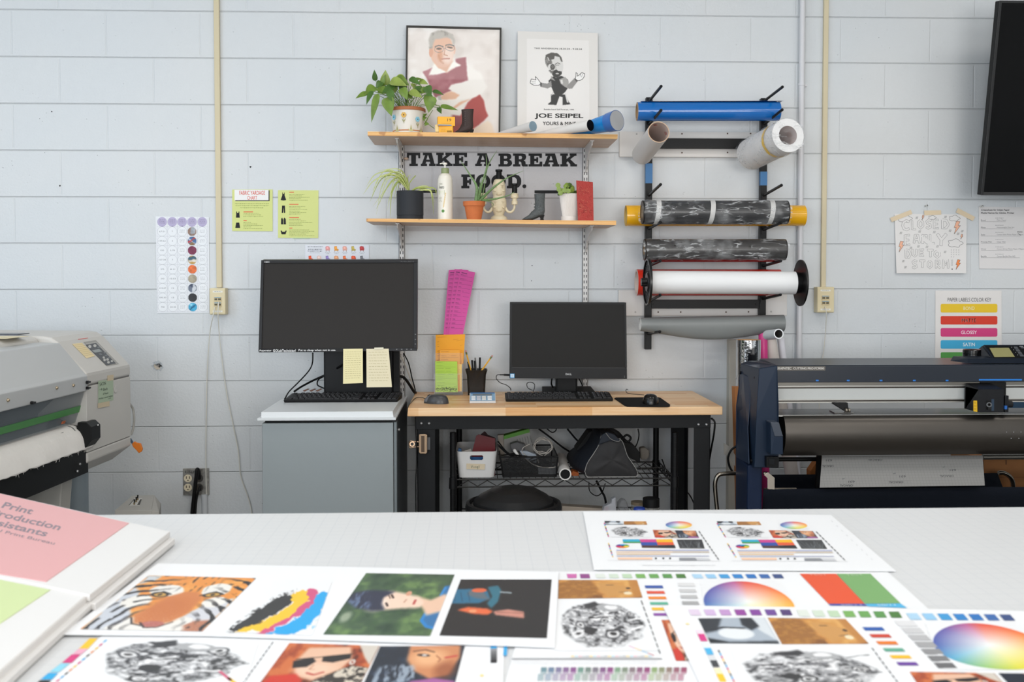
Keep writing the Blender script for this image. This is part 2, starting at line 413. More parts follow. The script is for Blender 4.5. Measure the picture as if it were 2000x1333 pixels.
# ================================================================ the room
def struct(mb, name, **k): return mb.build(name, kind='structure', **k)
XL, XR, YF, ZC = -4.3, 4.6, -8.0, 3.3
struct(MB(WALL).box(XL-0.2, XR+0.2, 0, 0.2, 0, ZC), 'wall_back')
SIDE = block_wall('painted_block_side', '#cdd3d7', '#d3d7da', axis=1)
struct(MB(SIDE).box(XL-0.2, XL, YF, 0, 0, ZC), 'wall_left')
struct(MB(SIDE).box(XR, XR+0.2, YF, 0, 0, ZC), 'wall_right')
struct(MB(WALL).box(XL-0.2, XR+0.2, YF-0.2, YF, 0, ZC), 'wall_front')
def floor_m():
    N = NT('concrete_floor'); N.base(N.mixc(N.noise(2.5, 5), '#77736d', '#8a857e')); N.rough(0.45); return N.m
struct(MB(floor_m()).box(XL-0.2, XR+0.2, YF-0.2, 0.2, -0.1, 0), 'floor')
struct(MB(mat('#dcdcda', 0.8)).box(XL-0.2, XR+0.2, YF-0.2, 0.2, ZC, ZC+0.1), 'ceiling')

# ---- holes, nail marks and a chipped patch in the wall paint
f0 = onwall(0.0)
ch = MB(mat('#cfc4b4', 0.95, bump=0.8, bscale=300))
def chip(mb, u, v, r, n, m, sd):
    rr = random.Random(sd); mb.add([f0(u+r*rr.uniform(.55, 1)*math.cos(2*math.pi*i/n), v+r*rr.uniform(.55, 1)*math.sin(2*math.pi*i/n), 0.0008) for i in range(n)], [list(range(n))], m)
chip(ch, 308, 715, 14, 18, mat('#b9bfc4', 0.9, bump=0.7, bscale=260), 1)
chip(ch, 308, 716, 9, 14, mat('#d3c9ba', 0.95, bump=0.8, bscale=400), 2)
chip(ch, 309, 715, 3, 9, mat('#8f8a84', 0.95), 3)
ch.build('wall_chip', label='chipped patch of bare masonry in the painted wall beside the grey printer', cat='wall damage')
for u, v, r, l in ((489, 326, 2.2, 'dark screw hole in the wall above the green yardage charts'), (1039, 519, 1.4, 'upper small nail hole in the wall between the hanging pink slips and the shelf rail'),
                (1038, 549, 1.3, 'lower small nail hole in the wall between the hanging pink slips and the shelf rail'), (101, 218, 1.8, 'small nail hole high on the wall left of the beige raceway'), (117, 363, 2.4, 'scuffed plugged hole in the wall above the grey printer')):
    m = MB(); chip(m, u, v, r, 9, mat('#3c3c3e', 0.9), int(u)); m.build('nail_hole', label=l, cat='nail hole')

# ---- raceways, jack boxes, network cables
BEIGE = '#d2c5a8'; mb_beige = mat('#cfc2a2', 0.45); mbox = mat('#d9cca8', 0.4)
def raceway(u0, u1, vt, vb, ub0, ub1, lab):
    t, b = P(u0, vt, 0), P(ub0, vb, 0); x0 = (b.x+P(u0, 300).x)/2; wd = (ub1-ub0)/pm(0)*0.93
    return MB(mb_beige).box(b.x, b.x+wd, -0.017, 0, b.z, ZC).build('cable_raceway', bevel=0.002, label=lab, cat='cable raceway')
raceway(424, 436, 0, 562, 424.5, 435.5, 'beige cable raceway running down the wall between the round swatch chart and yardage chart')
raceway(1601, 1611, 0, 562, 1601.5, 1611.5, 'beige cable raceway running down the wall beside the white conduit pipe')
def jackbox(u0, v0, u1, v1, lab, plugs):
    a, b = P(u0, v0, 0.045), P(u1, v1, 0.045); t = T('network_jack_box', lab, 'wall jack', ((a.x+b.x)/2, 0, b.z))
    MB(mbox).box(a.x, b.x, -0.045, 0, b.z, a.z).build('housing', t, bevel=0.003)
    fn = onwall(0.045); w_, h_ = u1-u0, v1-v0; m = MB(mat('#d8caa4', 0.4))
    q = lambda s, r: (u0+w_*s, v0+h_*r)
    p0, p1 = P(*q(.03, .03), 0.045), P(*q(.97, .97), 0.045)
    m.box(p0.x, p1.x, -0.049, -0.045, p1.z, p0.z)
    fn = onwall(0.0492)
    for r in (.1, .84): m.prect(fn, *q(.2, r), *q(.8, r+.07), 0, '#e7e3d8'); m.scrib(fn, q(.3, r)[0], q(.3, r+.02)[1], q(.7, r)[0], 0.9, m='#8a8a8a', lift=.0003)
    m.build('face_plate', t, bevel=0.0006)
    for r in (.34, .54):
        j = MB(mat('#cbb98f', 0.4)); c0, c1 = P(*q(.28, r), 0.049), P(*q(.72, r+.16), 0.049)
        j.box(c0.x, c1.x, -0.053, -0.049, c1.z, c0.z); f2 = onwall(0.0532)
        j.prect(f2, *q(.3, r+.005), *q(.7, r+.03), 0, '#4f8fb4')
        for s in (.31, .53): j.prect(f2, *q(s, r+.05), *q(s+.17, r+.12), 0, '#59523f')
        j.build('jack', t)
    return t
jackbox(409, 563, 441, 615, 'beige network jack box with two white cables, beside the round swatch chart', 2)
jackbox(1596, 561, 1629, 611, 'beige network jack box with one white cable, right of the vinyl rack', 1)
def wallcable(pts, r, lab, name='network_cable', c='#d9d6cc', cat='cable', n=7, parent=None):
    return MB(mat(c, 0.5)).tube([P(u, v, d) for u, v, d in pts], r, n=n).build(name, parent, smooth=60, label=lab, cat=cat)
wallcable([(420, 600, .055), (416, 618, .07), (410, 650, .04), (405, 720, .012), (403, 800, .012), (402, 900, .012), (404, 1010, .012), (404, 1100, .012)], 0.0022, 'white network cable hanging straight down from the left jack box')
wallcable([(427, 590, .055), (426, 615, .07), (428, 650, .03), (433, 700, .012), (443, 770, .012), (455, 830, .012), (465, 880, .012), (470, 930, .012), (482, 965, .012), (491, 1000, .012), (494, 1060, .012)], 0.0022, 'white network cable bowing right as it hangs from the left jack box')
wallcable([(1611, 600, .055), (1614, 612, .07), (1612, 650, .03), (1608, 690, .012), (1603, 720, .012), (1600, 800, .012), (1598, 1000, .012)], 0.002, 'white network cable hanging from the right jack box behind the cutting plotter')

# ---- white conduit
cp = MB(mat('#d3d3d6', 0.35)); a, b = P(1567.5, 0, .022), P(1561, 655, .022)
x = (a.x+b.x)/2
cp.cyl((x, -.022, 0.0), (x, -.022, ZC), 0.0125, n=20)
c0 = P(1566, 165, .022).z; cp.cyl((x, -.022, c0-.006), (x, -.022, c0+.006), 0.0148, n=20); cp.box(x, x+.028, -.012, 0, c0-.007, c0+.003)
cp.build('conduit_pipe', smooth=40, label='white painted conduit pipe running up the wall between vinyl rack and beige raceway', cat='pipe')

# ---- power outlet lower left
t = T('power_outlet', 'grey metal quad power outlet on the wall low between the printer and grey cabinet', 'power outlet', (P(382, 965, 0).x, 0, P(382, 965, 0).z))
a, b = P(357, 916, .012), P(408, 968, .012)
MB(mat('#9d9a94', 0.4, 0.7, var=0.25, bscale=60)).box(a.x, b.x, -.012, 0, b.z, a.z).build('cover_plate', t, bevel=.002)
fn = onwall(.0125); m = MB('#e4d6b8')
for cx in (367, 389):
    for cy in (935, 953):
        m.pcirc(fn, cx, cy, 8, 0.001, '#e2d5b9' if cx < 380 else '#4b4844', ry=7.5)
        for s in (-3, 3): m.prect(fn, cx+s-.8, cy-4, cx+s+.8, cy+1, .0014, '#4c4335')
        m.pcirc(fn, cx, cy+4, 1.3, .0014, '#4c4335', 8)
m.build('socket', t)
MB('#4a4a48').ptext(fn, 'L-SEP', 362, 920, 381, 925, .0006, '#333331').build('handwriting', t)
wallcable([(389, 935, .02), (388, 922, .05), (385, 918, .07), (383, 935, .07), (379, 970, .06), (375, 1010, .05), (370, 1080, .04)], 0.0085, 'thick black power cord plugged into the wall outlet', 'power_cord', '#141414', None, 10, t)
wallcable([(391, 957, .02), (392, 950, .045), (389, 956, .06), (384, 975, .055), (381, 1010, .05), (379, 1080, .04)], 0.005, 'thinner black power cord from the lower socket of the wall outlet', 'power_cord', '#1a1a1a', None, 10, t)
wallcable([(399, 966, .012), (400, 990, .012), (400, 1080, .012)], 0.013, 'short white painted conduit below the wall outlet', 'outlet_conduit', '#c9cccf', None, 14, t)

# ================================================================ papers on the left of the wall
def paper(name, corners, d, c, lab, cat, group=None, th=0.0006):
    """returns (mesh builder, mapping fn on its face)"""
    q = [P(u, v, d) for u, v in corners]
    m = MB(mat(c, 0.6)); m.slab(q, (0, th, 0)); return m, onwall(d)
GR = '#555555'
# swatch chart
m, fn = paper('swatch_chart', [(304, 423), (408, 424.5), (409, 611.5), (307, 612)], .003, '#e6e8ec', '', '')
xs = [316.5, 336.5, 355.7, 375, 395]; 
for i, cx in enumerate(xs): 
    m.pcirc(fn, cx, 433.7, 9.4, .0004, '#b5accb', 28)
    m.prect(fn, cx-1.2, 441, cx+1.2, 444, .0004, '#b5accb')
    for k in range(3): m.scrib(fn, cx-5.5, 429.5+k*3, cx+5.5, .9, m='#6f688a', seed=i*7+k, lift=.0007)
for k in range(5):
    xx = (305.8, 326.3, 346, 365.6, 385, 404.8)
for xx in (306.5, 326.5, 346.3, 365.8, 385.3, 405): m.pline(fn, [(xx, 425), (xx+1.2, 610)], .35, .0003, '#b9bbc0')
for j in range(10):
    yy = 443.5+j*18.45; m.pline(fn, [(306, yy), (406, yy)], .35, .0003, '#b9bbc0')
sw = ['#8f7466', '#4f6f9f', '#7c2f4e', '#c39a50', '#e0703a', '#a59b86', '#6a7282', '#2d2d30', '#3fa0c6']
nums = [('67.01', '7'), ('139.62', '4'), ('150', '5.78'), ('157.34', '7'), ('275', '8.11'), ('340', '10.03'), ('410.07', '12'), ('500.50', '15'), ('750', '20.45')]
for j in range(9):
    cy = 452.5+j*18.45
    for i, cx in enumerate(xs):
        cx2 = cx+j*.17
        if i == 3: continue
        m.pcirc(fn, cx2, cy, 9.2, .0004, '#b4b6bb', 26); m.pcirc(fn, cx2, cy, 8.8, .0006, '#e8eaed', 26)
        if i < 2:
            s = nums[j][i]; wd = len(s)*1.15; m.ptext(fn, s, cx2-wd, cy-1.5, cx2+wd, cy+1.5, .0008, '#85878c')
        else:
            for k in range(3): m.scrib(fn, cx2-5, cy-3.5+k*2.6, cx2+5, .7, m='#a5a7ab', lift=.0008, seed=i*11+j*3+k)
o = m.build('swatch_chart', label='white chart of numbered circles with a column of fabric swatch dots, left of the raceway', cat='chart')
for j, c in enumerate(sw):
    cv = Cv(26, 26, c); cx, cy = 375+j*.17, 452.5+j*18.45
    cv.warp(.3, 3, j+40); 
    if j == 1:
        cv.poly([(0, .1), (1, .9), (1, 1), (0, .3)], '#d8dbe2'); cv.poly([(0, .6), (1, 0), (1, .2), (0, .8)], '#c8423f'); cv.poly([(0, .85), (.5, .6), (1, 1), (0, 1)], '#8a6a45')
    elif j == 3: cv.poly([(0, .2), (.7, 0), (.9, .5), (.2, .6)], '#3f6277'); cv.poly([(0, .55), (1, .5), (1, .75), (0, .8)], '#ded6cb')
    elif j == 6: cv.poly([(0, .1), (.5, 0), (.5, .6)], '#404a5f'); cv.poly([(.5, 0), (1, .4), (.7, 1), (.4, 1)], '#c9cdd2')
    elif j == 8: cv.poly([(0, .2), (.6, .1), (.4, .5)], '#8fd3ea'); cv.stroke([(.2, .8), (.8, .3)], .06, '#17618a')
    elif j == 0: cv.poly([(.3, 0), (1, 0), (.9, .7), (.4, .8)], '#9ba0a8')
    cv.light(.82+.36*fbm(26, 26, 3, j))
    # round picture: keep only the vertices inside the dot
    n = 26; q = MB(); 
    me_q = [P(cx-9, cy-9, .0042), P(cx+9, cy-9, .0042), P(cx+9, cy+9, .0042), P(cx-9, cy+9, .0042)]
    pm_o = cv.mesh('fabric_swatch', me_q, o, .6)
    me = pm_o.data; import bmesh
    bm = bmesh.new(); bm.from_mesh(me); c0 = Vector(sum((Vector(v.co) for v in bm.verts), Vector())/len(bm.verts)); rr = (me_q[1]-me_q[0]).length/2
    bmesh.ops.delete(bm, geom=[v for v in bm.verts if (v.co-c0).length > rr], context='VERTS'); bm.to_mesh(me); bm.free()

# yardage charts
YG = '#d3d98a'
m, fn = paper('yardage_chart', [(453.5, 370.5), (532.5, 370.3), (532.5, 452), (453.5, 451.5)], .003, YG, '', '')
m.prect(fn, 459.5, 372, 526.5, 393, .0004, '#2c2c2c'); m.prect(fn, 458, 371, 524.5, 391.5, .0006, '#eeecea')
m.ptext(fn, 'FABRIC YARDAGE', 467.5, 373, 517.5, 381, .0009, '#d9563f', .01); m.ptext(fn, 'CHART', 483, 383, 502, 390.5, .0009, '#d9563f', .01)
for k, (a, b) in enumerate(((459, 525), (460, 525), (469, 515))): m.scrib(fn, a, 397.5+k*4.1, b, 1.5, m='#8d9a4f', seed=k)
INK = '#232326'
m.ppoly(fn, [(461.3, 413.5), (463, 413.5), (463, 416), (466, 416), (466, 413.5), (467.6, 413.5), (467.6, 418), (468.3, 425.5), (460.8, 425.5), (461.3, 418)], .0006, INK)
m.ppoly(fn, [(461.3, 435), (467.3, 435), (469, 445.5), (459.5, 445.5)], .0006, INK)
m.prect(fn, 475.5, 413.2, 494, 415, .0006, '#e0663e'); m.prect(fn, 475.5, 430.3, 482, 432, .0006, '#e0663e')
for k in range(3): m.scrib(fn, 475.5, 416.5+k*3, 506+k*4, 1.1, m='#8d9a4f', seed=k+9)
for k in range(5): m.scrib(fn, 475.5, 434.3+k*3, 490+(k % 3)*12+(k == 4)*10, 1.1, m='#8d9a4f', seed=k+19)
m.build('yardage_chart', label='yellow green fabric yardage chart with a white title box and tank top and skirt icons', cat='chart', group='fabric yardage chart sheets')
m, fn = paper('yardage_chart', [(543, 371.5), (622, 372), (621.5, 465.5), (543, 465)], .003, YG, '', '')
m.ppoly(fn, [(551.5, 376), (552.3, 376), (553, 379), (554.8, 379), (555.5, 376), (556, 376), (555.8, 382), (559, 391), (554, 392), (548, 391), (551.3, 382)], .0006, INK)
m.ppoly(fn, [(550.8, 401.8), (556.5, 401.8), (557, 416), (554.6, 416), (553.8, 406), (553, 416), (550.3, 416)], .0006, INK)
m.ppoly(fn, [(551, 425), (553.3, 430), (555.2, 425), (558, 428), (558.5, 438.5), (548.8, 438.5), (549, 428)], .0006, INK)
m.prect(fn, 553.2, 428, 554, 438.5, .0008, YG)
m.ppoly(fn, [(548, 451), (550, 450.5), (551.5, 453), (556.5, 453), (558, 450.5), (560, 451), (557.5, 458), (550, 458)], .0006, INK)
for y, w_ in ((374.8, 9), (398.6, 18), (424.6, 19), (445, 6)): m.prect(fn, 565, y, 565+w_, y+1.6, .0006, '#e0663e')
for y0, n in ((379.5, 5), (403.3, 6), (428.4, 5), (448.8, 5)):
    for k in range(n): m.scrib(fn, 565, y0+k*2.9, 585+R.uniform(0, 30), 1.1, m='#8d9a4f', seed=int(y0)+k)
m.prect(fn, 572, 464.5, 605, 466.3, .0004, '#b9cfa0')
m.build('yardage_chart', label='yellow green yardage sheet with dress, trousers, vest and bag icons, above the black monitor', cat='chart', group='fabric yardage chart sheets')
# upholstery guide
m, fn = paper('upholstery_chart', [(596, 478.5), (721, 479), (721, 573), (596, 573)], .003, '#dfe1e8', '', '')
m.scrib(fn, 601, 481.5, 631, 1.6, m='#8a8d96', seed=3); m.scrib(fn, 602, 486.5, 629, 1.8, m='#5f626a', seed=4); m.scrib(fn, 601, 490, 629, 1.8, m='#5f626a', seed=5); m.scrib(fn, 605, 494, 625, 1, m='#8a8d96', seed=6)
def chairicon(x, y, c, k):
    m.ppoly(fn, [(x-4, y-5), (x+1, y-5.5), (x+2, y), (x+5, y+1), (x+4, y+3.5), (x-3.5, y+3.5)] if k % 2 else [(x-4.5, y-4), (x-2, y-5.5), (x+3, y-5), (x+4.8, y), (x+4, y+3), (x-4, y+3)], .0006, c)
    m.ppoly(fn, [(x-2.5, y-3.5), (x+.8, y-4), (x+1.5, y-.5), (x-2, y)], .0008, tuple(min(1, q*1.15) for q in rgb(c)))
    for s in (-3, 3): m.prect(fn, x+s-.4, y+3, x+s+.4, y+5.5, .0006, '#6b5a50')
for i, c in enumerate(('#dc9a98', '#e39a3c', '#e0a596', '#b9a54e', '#b5373b')):
    chairicon(640+i*16.7, 486.5, c, i); m.scrib(fn, 635+i*16.7, 493.5, 646+i*16.7, .8, m='#9a9ca4', seed=i); m.scrib(fn, 637+i*16.7, 495.5, 644+i*16.7, .8, m='#9a9ca4', seed=i+5)
for i, c in enumerate(('#d8512e', '#e6c7c0', '#8d7bb8', '#e3a379', '#dc6f3c', '#dd5a37', '#6f7076')): chairicon(606.5+i*16.8, 505, c, i+1)
for i in range(7): chairicon(606.5+i*16.8, 528, ('#c56a4e', '#8d9bb8', '#b5a37a')[i % 3], i)
m.build('upholstery_chart', label='white upholstery guide sheet of small coloured armchairs, half hidden behind the left monitor', cat='chart')

# ================================================================ papers on the right of the wall
# closed early sign
t = T('handmade_sign', 'white hand-lettered CLOSED EARLY DUE TO STORM sheet taped to the wall below the television', 'sign', P(1818, 534, 0.0))
q = [P(1747, 418, .004), P(1888, 419, .006), P(1887, 534, .016), P(1751, 534, .012)]
def shf(u, v, l=0.0):
    s, r = (u-1747)/141, (v-418)/116; p = q[0].lerp(q[1], s).lerp(q[3].lerp(q[2], s), r); return p+Vector((0, -l, 0))
m = MB(mat('#e2dfdd', 0.65)); m.slab(q, (0, .0006, 0)); m.build('sheet', t)
PEN = '#3b3a3c'; m = MB(PEN)
def outline_letter(m, ch, x, y, w_, h, rot=0.0, lw=.85):
    """hollow hand-drawn capital: outline of a fat stroke"""
    S = {'C': [[(1,.15),(.6,0),(.15,.2),(0,.55),(.2,.9),(.6,1),(1,.85)]], 'L': [[(.1,0),(.1,1),(.95,1)]], 'O': [[(.5,0),(.08,.25),(.05,.7),(.5,1),(.93,.7),(.93,.25),(.5,0)]],
         'S': [[(.95,.12),(.5,0),(.12,.2),(.3,.48),(.8,.58),(.85,.85),(.4,1),(.05,.88)]], 'E': [[(.95,.02),(.1,.05),(.1,1),(.95,.97)],[(.1,.5),(.8,.5)]], 'D': [[(.1,0),(.1,1),(.6,.95),(.95,.55),(.65,.08),(.1,0)]],
         'A': [[(.05,1),(.3,.05),(.7,.05),(.95,1)],[(.15,.6),(.85,.6)]], 'R': [[(.1,1),(.1,0),(.75,.05),(.8,.42),(.1,.5),(.9,1)]], 'Y': [[(.02,0),(.45,.5),(.4,1)],[(.45,.5),(1,0)]],
         'U': [[(.08,0),(.1,.8),(.5,1),(.9,.8),(.92,0)]], 'T': [[(0,.05),(1,.05)],[(.5,.05),(.5,1)]], 'M': [[(.02,1),(.12,0),(.5,.6),(.88,0),(.98,1)]], '!': [[(.5,0),(.45,.68)]]}[ch]
    fat = .19*min(w_, h)+.9
    ca, sa = math.cos(rot), math.sin(rot)
    for st in S:
        pts = [(x+(a*w_)*ca-(b*h)*sa, y+(a*w_)*sa+(b*h)*ca) for a, b in st]; L = []; Rr = []
        for i, p in enumerate(pts):
            p0, p1 = pts[max(i-1, 0)], pts[min(i+1, len(pts)-1)]; dx, dy = p1[0]-p0[0], p1[1]-p0[1]; n = math.hypot(dx, dy) or 1
            L.append((p[0]-dy/n*fat/1.7, p[1]+dx/n*fat/1.7)); Rr.append((p[0]+dy/n*fat/1.7, p[1]-dx/n*fat/1.7))
        for i in range(len(pts)-1): m.ppoly(shf, [L[i], L[i+1], Rr[i+1], Rr[i]], .0007, '#e2dfdd')
        ring = L+Rr[::-1]
        if st[0] == st[-1]: m.pline(shf, L, lw, .0005); m.pline(shf, Rr, lw, .0005)
        else: m.pline(shf, ring+[ring[0]], lw, .0005)
for ch_, x_, y_, w2, h2 in (('C',1762,431,13,18),('L',1780,431,8,17),('O',1792,430,11,16),('S',1808,429,11,17),('E',1823,429,10,17),('D',1839,429,14,17),
    ('E',1765,459,11,20),('A',1783,458,12,17),('R',1800,459,12,17),('L',1815,458,10,17),('Y',1830,457,18,23),
    ('D',1766,488,11,16),('U',1780,487,9,14),('E',1794,487,9,13),('T',1810,488,12,14),('O',1824,490,11,13),
    ('S',1779,509,10,15),('T',1794,509,11,14),('O',1810,510,9,14),('R',1826,509,10,15),('M',1841,508,11,16),('!',1857,508,5,15)):
    outline_letter(m, ch_, x_, y_, w2, h2)
m.pcirc(shf, 1859.5, 526, 1.3, .0007, PEN, 8)
def cloud(x, y, s, m):
    pts = [(x+s*(1+.16*math.cos(5*a))*math.cos(a), y+s*.55*(1+.16*math.cos(5*a+1))*math.sin(a)) for a in np.linspace(0, 2*math.pi, 30)]; m.pline(shf, pts, .6, .0006)
cloud(1767, 427, 13, m); cloud(1820.5, 425, 7, m); cloud(1864, 426, 10, m); cloud(1865.5, 475, 14, m)
def bolt(x, y, s, m, c='#efb496'):
    p = [(0,-1),(.55,-.9),(.25,-.3),(.6,-.3),(-.35,1),(-.05,0),(-.35,.05)]; p = [(x+a*s, y+b*s) for a, b in p]; m.ppoly(shf, p, .0005, c); m.pline(shf, p+[p[0]], .55, .0007)
bolt(1868, 444, 13, m); bolt(1802, 424.5, 5, m); bolt(1878, 462, 5, m); bolt(1757, 482, 11, m); bolt(1870.5, 517, 10, m, '#f08a4c')
for x_, y_ in ((1788,425),(1844,423),(1756,455),(1763,447),(1793,452),(1822,453),(1853,450),(1869,456),(1877,451),(1775,484),(1790,481),(1807,482),(1828,481),(1843,492),(1759,510),(1763,522)):
    for k in range(3): m.pline(shf, [(x_+k*1.6, y_+2.6), (x_+k*1.6+1.5, y_-2)], .5, .0006)
for k in range(14): 
    x_ = 1858+(k % 4)*5; y_ = 487+(k//4)*4.5; m.pline(shf, [(x_, y_), (x_-.6, y_+2.4)], .5, .0006)
m.build('lettering', t)
for quad in ([(1738.5, 426), (1779, 410), (1782, 418), (1742, 434)], [(1805, 411.5), (1838, 411), (1838.5, 419.5), (1805.5, 421)], [(1871, 406.5), (1904.5, 424), (1900, 432), (1867, 415)]):
    MB(mat('#dcc9ab', 0.6)).slab([P(u, v, .0068) for u, v in quad], (0, .0008, 0)).build('masking_tape', t, label='strip of tan masking tape')
for u, v, l in ((1805, 402.5, 'silver pushpin in the wall above the storm sign'), (1913, 403.5, 'silver pushpin in the wall at the corner of the cheatsheet')):
    MB(mchrome).lathe([(.0, 0), (.001, 0), (.001, .008), (.004, .009), (.0025, .012), (.0025, .018), (.0045, .02), (.0, .021)], P(u, v, 0), 12, (0.3, -1, 0)).build('pushpin', smooth=40, label=l, cat='pushpin')
# cheatsheet
m, fn = paper('cheatsheet', [(1911.5, 404), (2007, 405), (2006, 526), (1912.5, 525)], .003, '#dcd9d8', '', '')
m.ptext(fn, 'Cheatsheet for Inkjet Paper', 1916, 408.5, 1972, 413, .0006, '#45454a', .012); m.ptext(fn, 'Media Names for Adobe, Printer', 1916, 414.3, 1981, 418.5, .0006, '#45454a', .012)
for k, (a, w_, e) in enumerate((('Bond', 7, 'Plain Paper'), ('Matte', 7, 'Heavyweight Fine Art'), ('Satin', 6, 'Canon Satin Photo Paper 170gsm'), ('Process Film', 19, 'Clear Film'), ('Glossy', 8, 'Canon Glossy Photo Paper 170gsm'), ('Backlit', 9, 'Canon Backlit Film HG'))):
    y = 429+k*14.1; m.ptext(fn, a, 1916, y, 1916+w_+2, y+3, .0006, '#76767a'); m.ptext(fn, e, 1947, y, 1947+len(e)*1.7, y+3, .0006, '#8a8a8e')
    m.scrib(fn, 1944, y-3.3, 1960, 1, m='#9a9a9c', seed=k); m.pline(fn, [(1916, y+4.3), (1964+(k % 3)*14, y+4.3)], .4, .0005, '#77777a')
m.ptext(fn, 'MOD', 1987, 452, 1997, 455, .0006, PEN); m.pline(fn, [(1988, 456), (1994, 460)], .6, .0006, PEN)
m.build('cheatsheet', label='white printed cheatsheet of inkjet paper names pinned below the television, right of the storm sign', cat='sheet of paper')
# colour key
m, fn = paper('colour_key', [(1827, 568), (1956, 568), (1957, 768), (1826, 768)], .003, '#e3dfdc', '', '')
def serif(m, s, x0, y0, x1, y1, c, b=.004):
    m.ptext(fn, s, x0, y0, x1, y1, .0009, c, b)
    n = len(s); 
serif(m, 'PAPER LABELS COLOR KEY', 1851, 582, 1936, 589.5, '#6b6766')
def rrect(m, x0, y0, x1, y1, r, c, l=.0006):
    pts = [(cx+r*math.cos(a+k*math.pi/10), cy+r*math.sin(a+k*math.pi/10)) for cx, cy, a in ((x1-r, y0+r, -math.pi/2), (x1-r, y1-r, 0), (x0+r, y1-r, math.pi/2), (x0+r, y0+r, math.pi)) for k in range(6)]
    m.ppoly(fn, pts, l, c)
for k, (s, c, w_, tc) in enumerate((('BOND', '#e8c22a', 22, '#f2e6b0'), ('MATTE', '#d63c28', 28, '#f5e3df'), ('GLOSSY', '#d13d7c', 31, '#f7dfe9'), ('SATIN', '#41abd6', 23, '#e8f4f9'), ('VINYL', '#559b4c', 23, '#e8f4e9'))):
    y = 594+k*23.6; rrect(m, 1837.2, y, 1948, y+16.8, 3, c); serif(m, s, 1892.5-w_/2, y+5, 1892.5+w_/2, y+12, tc, .012)
m.build('colour_key', label='white colour key poster with yellow, red, pink, blue and green bars', cat='poster')

# ================================================================ television
tv = T('television', 'large black flat television tilted down on the wall at the upper right', 'television', (P(1960, 380, .2).x+.4, 0, 1.6))
bl, tl = P(1919, 381.5, .20), P(1948, 1.0, .33)
bl.x = tl.x = (bl.x+tl.x)/2
up = (tl-bl); up.x = 0; H_ = up.length; up.normalize(); nrm = Vector((0, -up.z, up.y)).normalized()
if nrm.y > 0: nrm = -nrm
TVW = 1.45; ex = Vector((1, 0, 0)); bl = Vector((bl.x, bl.y, bl.z))
def tq(x0, x1, z0, z1, off=0): return [bl+ex*a+up*b+nrm*off for a, b in ((x0, z1), (x1, z1), (x1, z0), (x0, z0))]
MB(mat('#101010', 0.35, spec=.3)).slab(tq(0, TVW, 0, H_), -nrm*.035).build('casing', tv, bevel=.003)
MB(mat('#1c1c1d', 0.3)).slab(tq(0, .010, 0, H_, .004), -nrm*.004).slab(tq(TVW-.01, TVW, 0, H_, .004), -nrm*.004).slab(tq(.01, TVW-.01, H_-.01, H_, .004), -nrm*.004).build('bezel', tv)
MB(mat('#3a3a3a', 0.35)).slab(tq(.01, TVW-.01, 0, .014, .004), -nrm*.004).build('bottom_trim', tv)
MB(mat('#030304', 0.14, spec=.15)).slab(tq(.01, TVW-.01, .014, H_-.01, .001), -nrm*.001).build('screen', tv)
c = bl+ex*TVW/2+up*H_*.5-nrm*.035
MB(mblack).box(c.x-.2, c.x+.2, -.03, -.003, c.z-.2, c.z+.2).box(c.x-.05, c.x+.05, c.y, -.03, c.z-.12, c.z+.12).build('wall_bracket', tv)
# ================================================================ wall shelves: two slotted standards, brackets, two plywood boards
def standard(uc, vt, vb, lab):
    t, b = P(uc, vt, .008), P(uc, vb, .008); x = t.x; w_ = .0125
    th = T('shelf_standard', lab, 'shelf standard', (x, 0, b.z), 'slotted shelf standards')
    m = MB(mat('#d6d3d0', 0.35)); m.box(x-w_, x-w_+.002, -.016, 0, b.z, t.z); m.box(x+w_-.002, x+w_, -.016, 0, b.z, t.z); m.box(x-w_, x+w_, -.016, -.014, b.z, t.z)
    m.build('channel', th)
    m = MB(mat('#2e2f33', 0.8)); z = t.z-.02
    while z > b.z+.03:
        for s in (-.0055, .0055): m.box(x+s-.0017, x+s+.0017, -.0163, -.0155, z-.013, z)
        z -= .0254
    m.build('slots', th); return x
XSL = standard(784, 280, 790, 'white slotted shelf standard on the wall, running down behind the left monitor')
XSR = standard(1143.5, 283, 790, 'white slotted shelf standard on the wall, running down behind the right monitor')
DF, DB = .32, .02
def board(name, tl, tr, bl, br, lab):
    a, b, c, d = P(*tl, DF), P(*tr, DF), P(*br, DF), P(*bl, DF)
    back = Vector((0, DF-DB, 0)); th = a.z-d.z
    m = MB(PLYEDGE); m.add([a, b, c, d, a+back, b+back, c+back, d+back], [(3, 2, 1, 0), (0, 4, 7, 3), (1, 2, 6, 5), (4, 5, 6, 7)], PLYEDGE)
    m.add([a, b, b+back, a+back], [(0, 1, 2, 3)], PLYFACE); m.add([d, c, c+back, d+back], [(3, 2, 1, 0)], PLYFACE)
    m.build(name, label=lab, cat='shelf', bevel=0); return lambda x: a.z+(b.z-a.z)*(x-a.x)/(b.x-a.x)
ZU = board('wall_shelf', (718, 257), (1206.5, 262.5), (718, 265), (1206, 271.5), 'upper plywood wall shelf holding the leaning posters and potted pothos')
ZL = board('wall_shelf', (715.5, 427), (1203.5, 431.5), (715.5, 433), (1203.5, 440), 'lower plywood wall shelf holding the lotion bottle and small plants')
def bracket(x, z, lab, th=.009):
    t = T('shelf_bracket', lab, 'shelf bracket', (x, 0, z-.1), 'white shelf brackets')
    m = MB(mat('#d9d5d1', 0.35))
    prof = [(-.016, z-.001), (-.265, z-.001), (-.275, z-.010), (-.262, z-.020), (-.17, z-.034), (-.08, z-.066), (-.036, z-.095), (-.016, z-.112)]
    m.slab([(x-.0025, y, q) for y, q in prof], (.005, 0, 0)); m.build('arm', t)
    MB(mat('#d9d5d1', 0.35)).box(x-.008, x+.008, -.272, -.016, z-.003, z-.0005).build('flange', t)
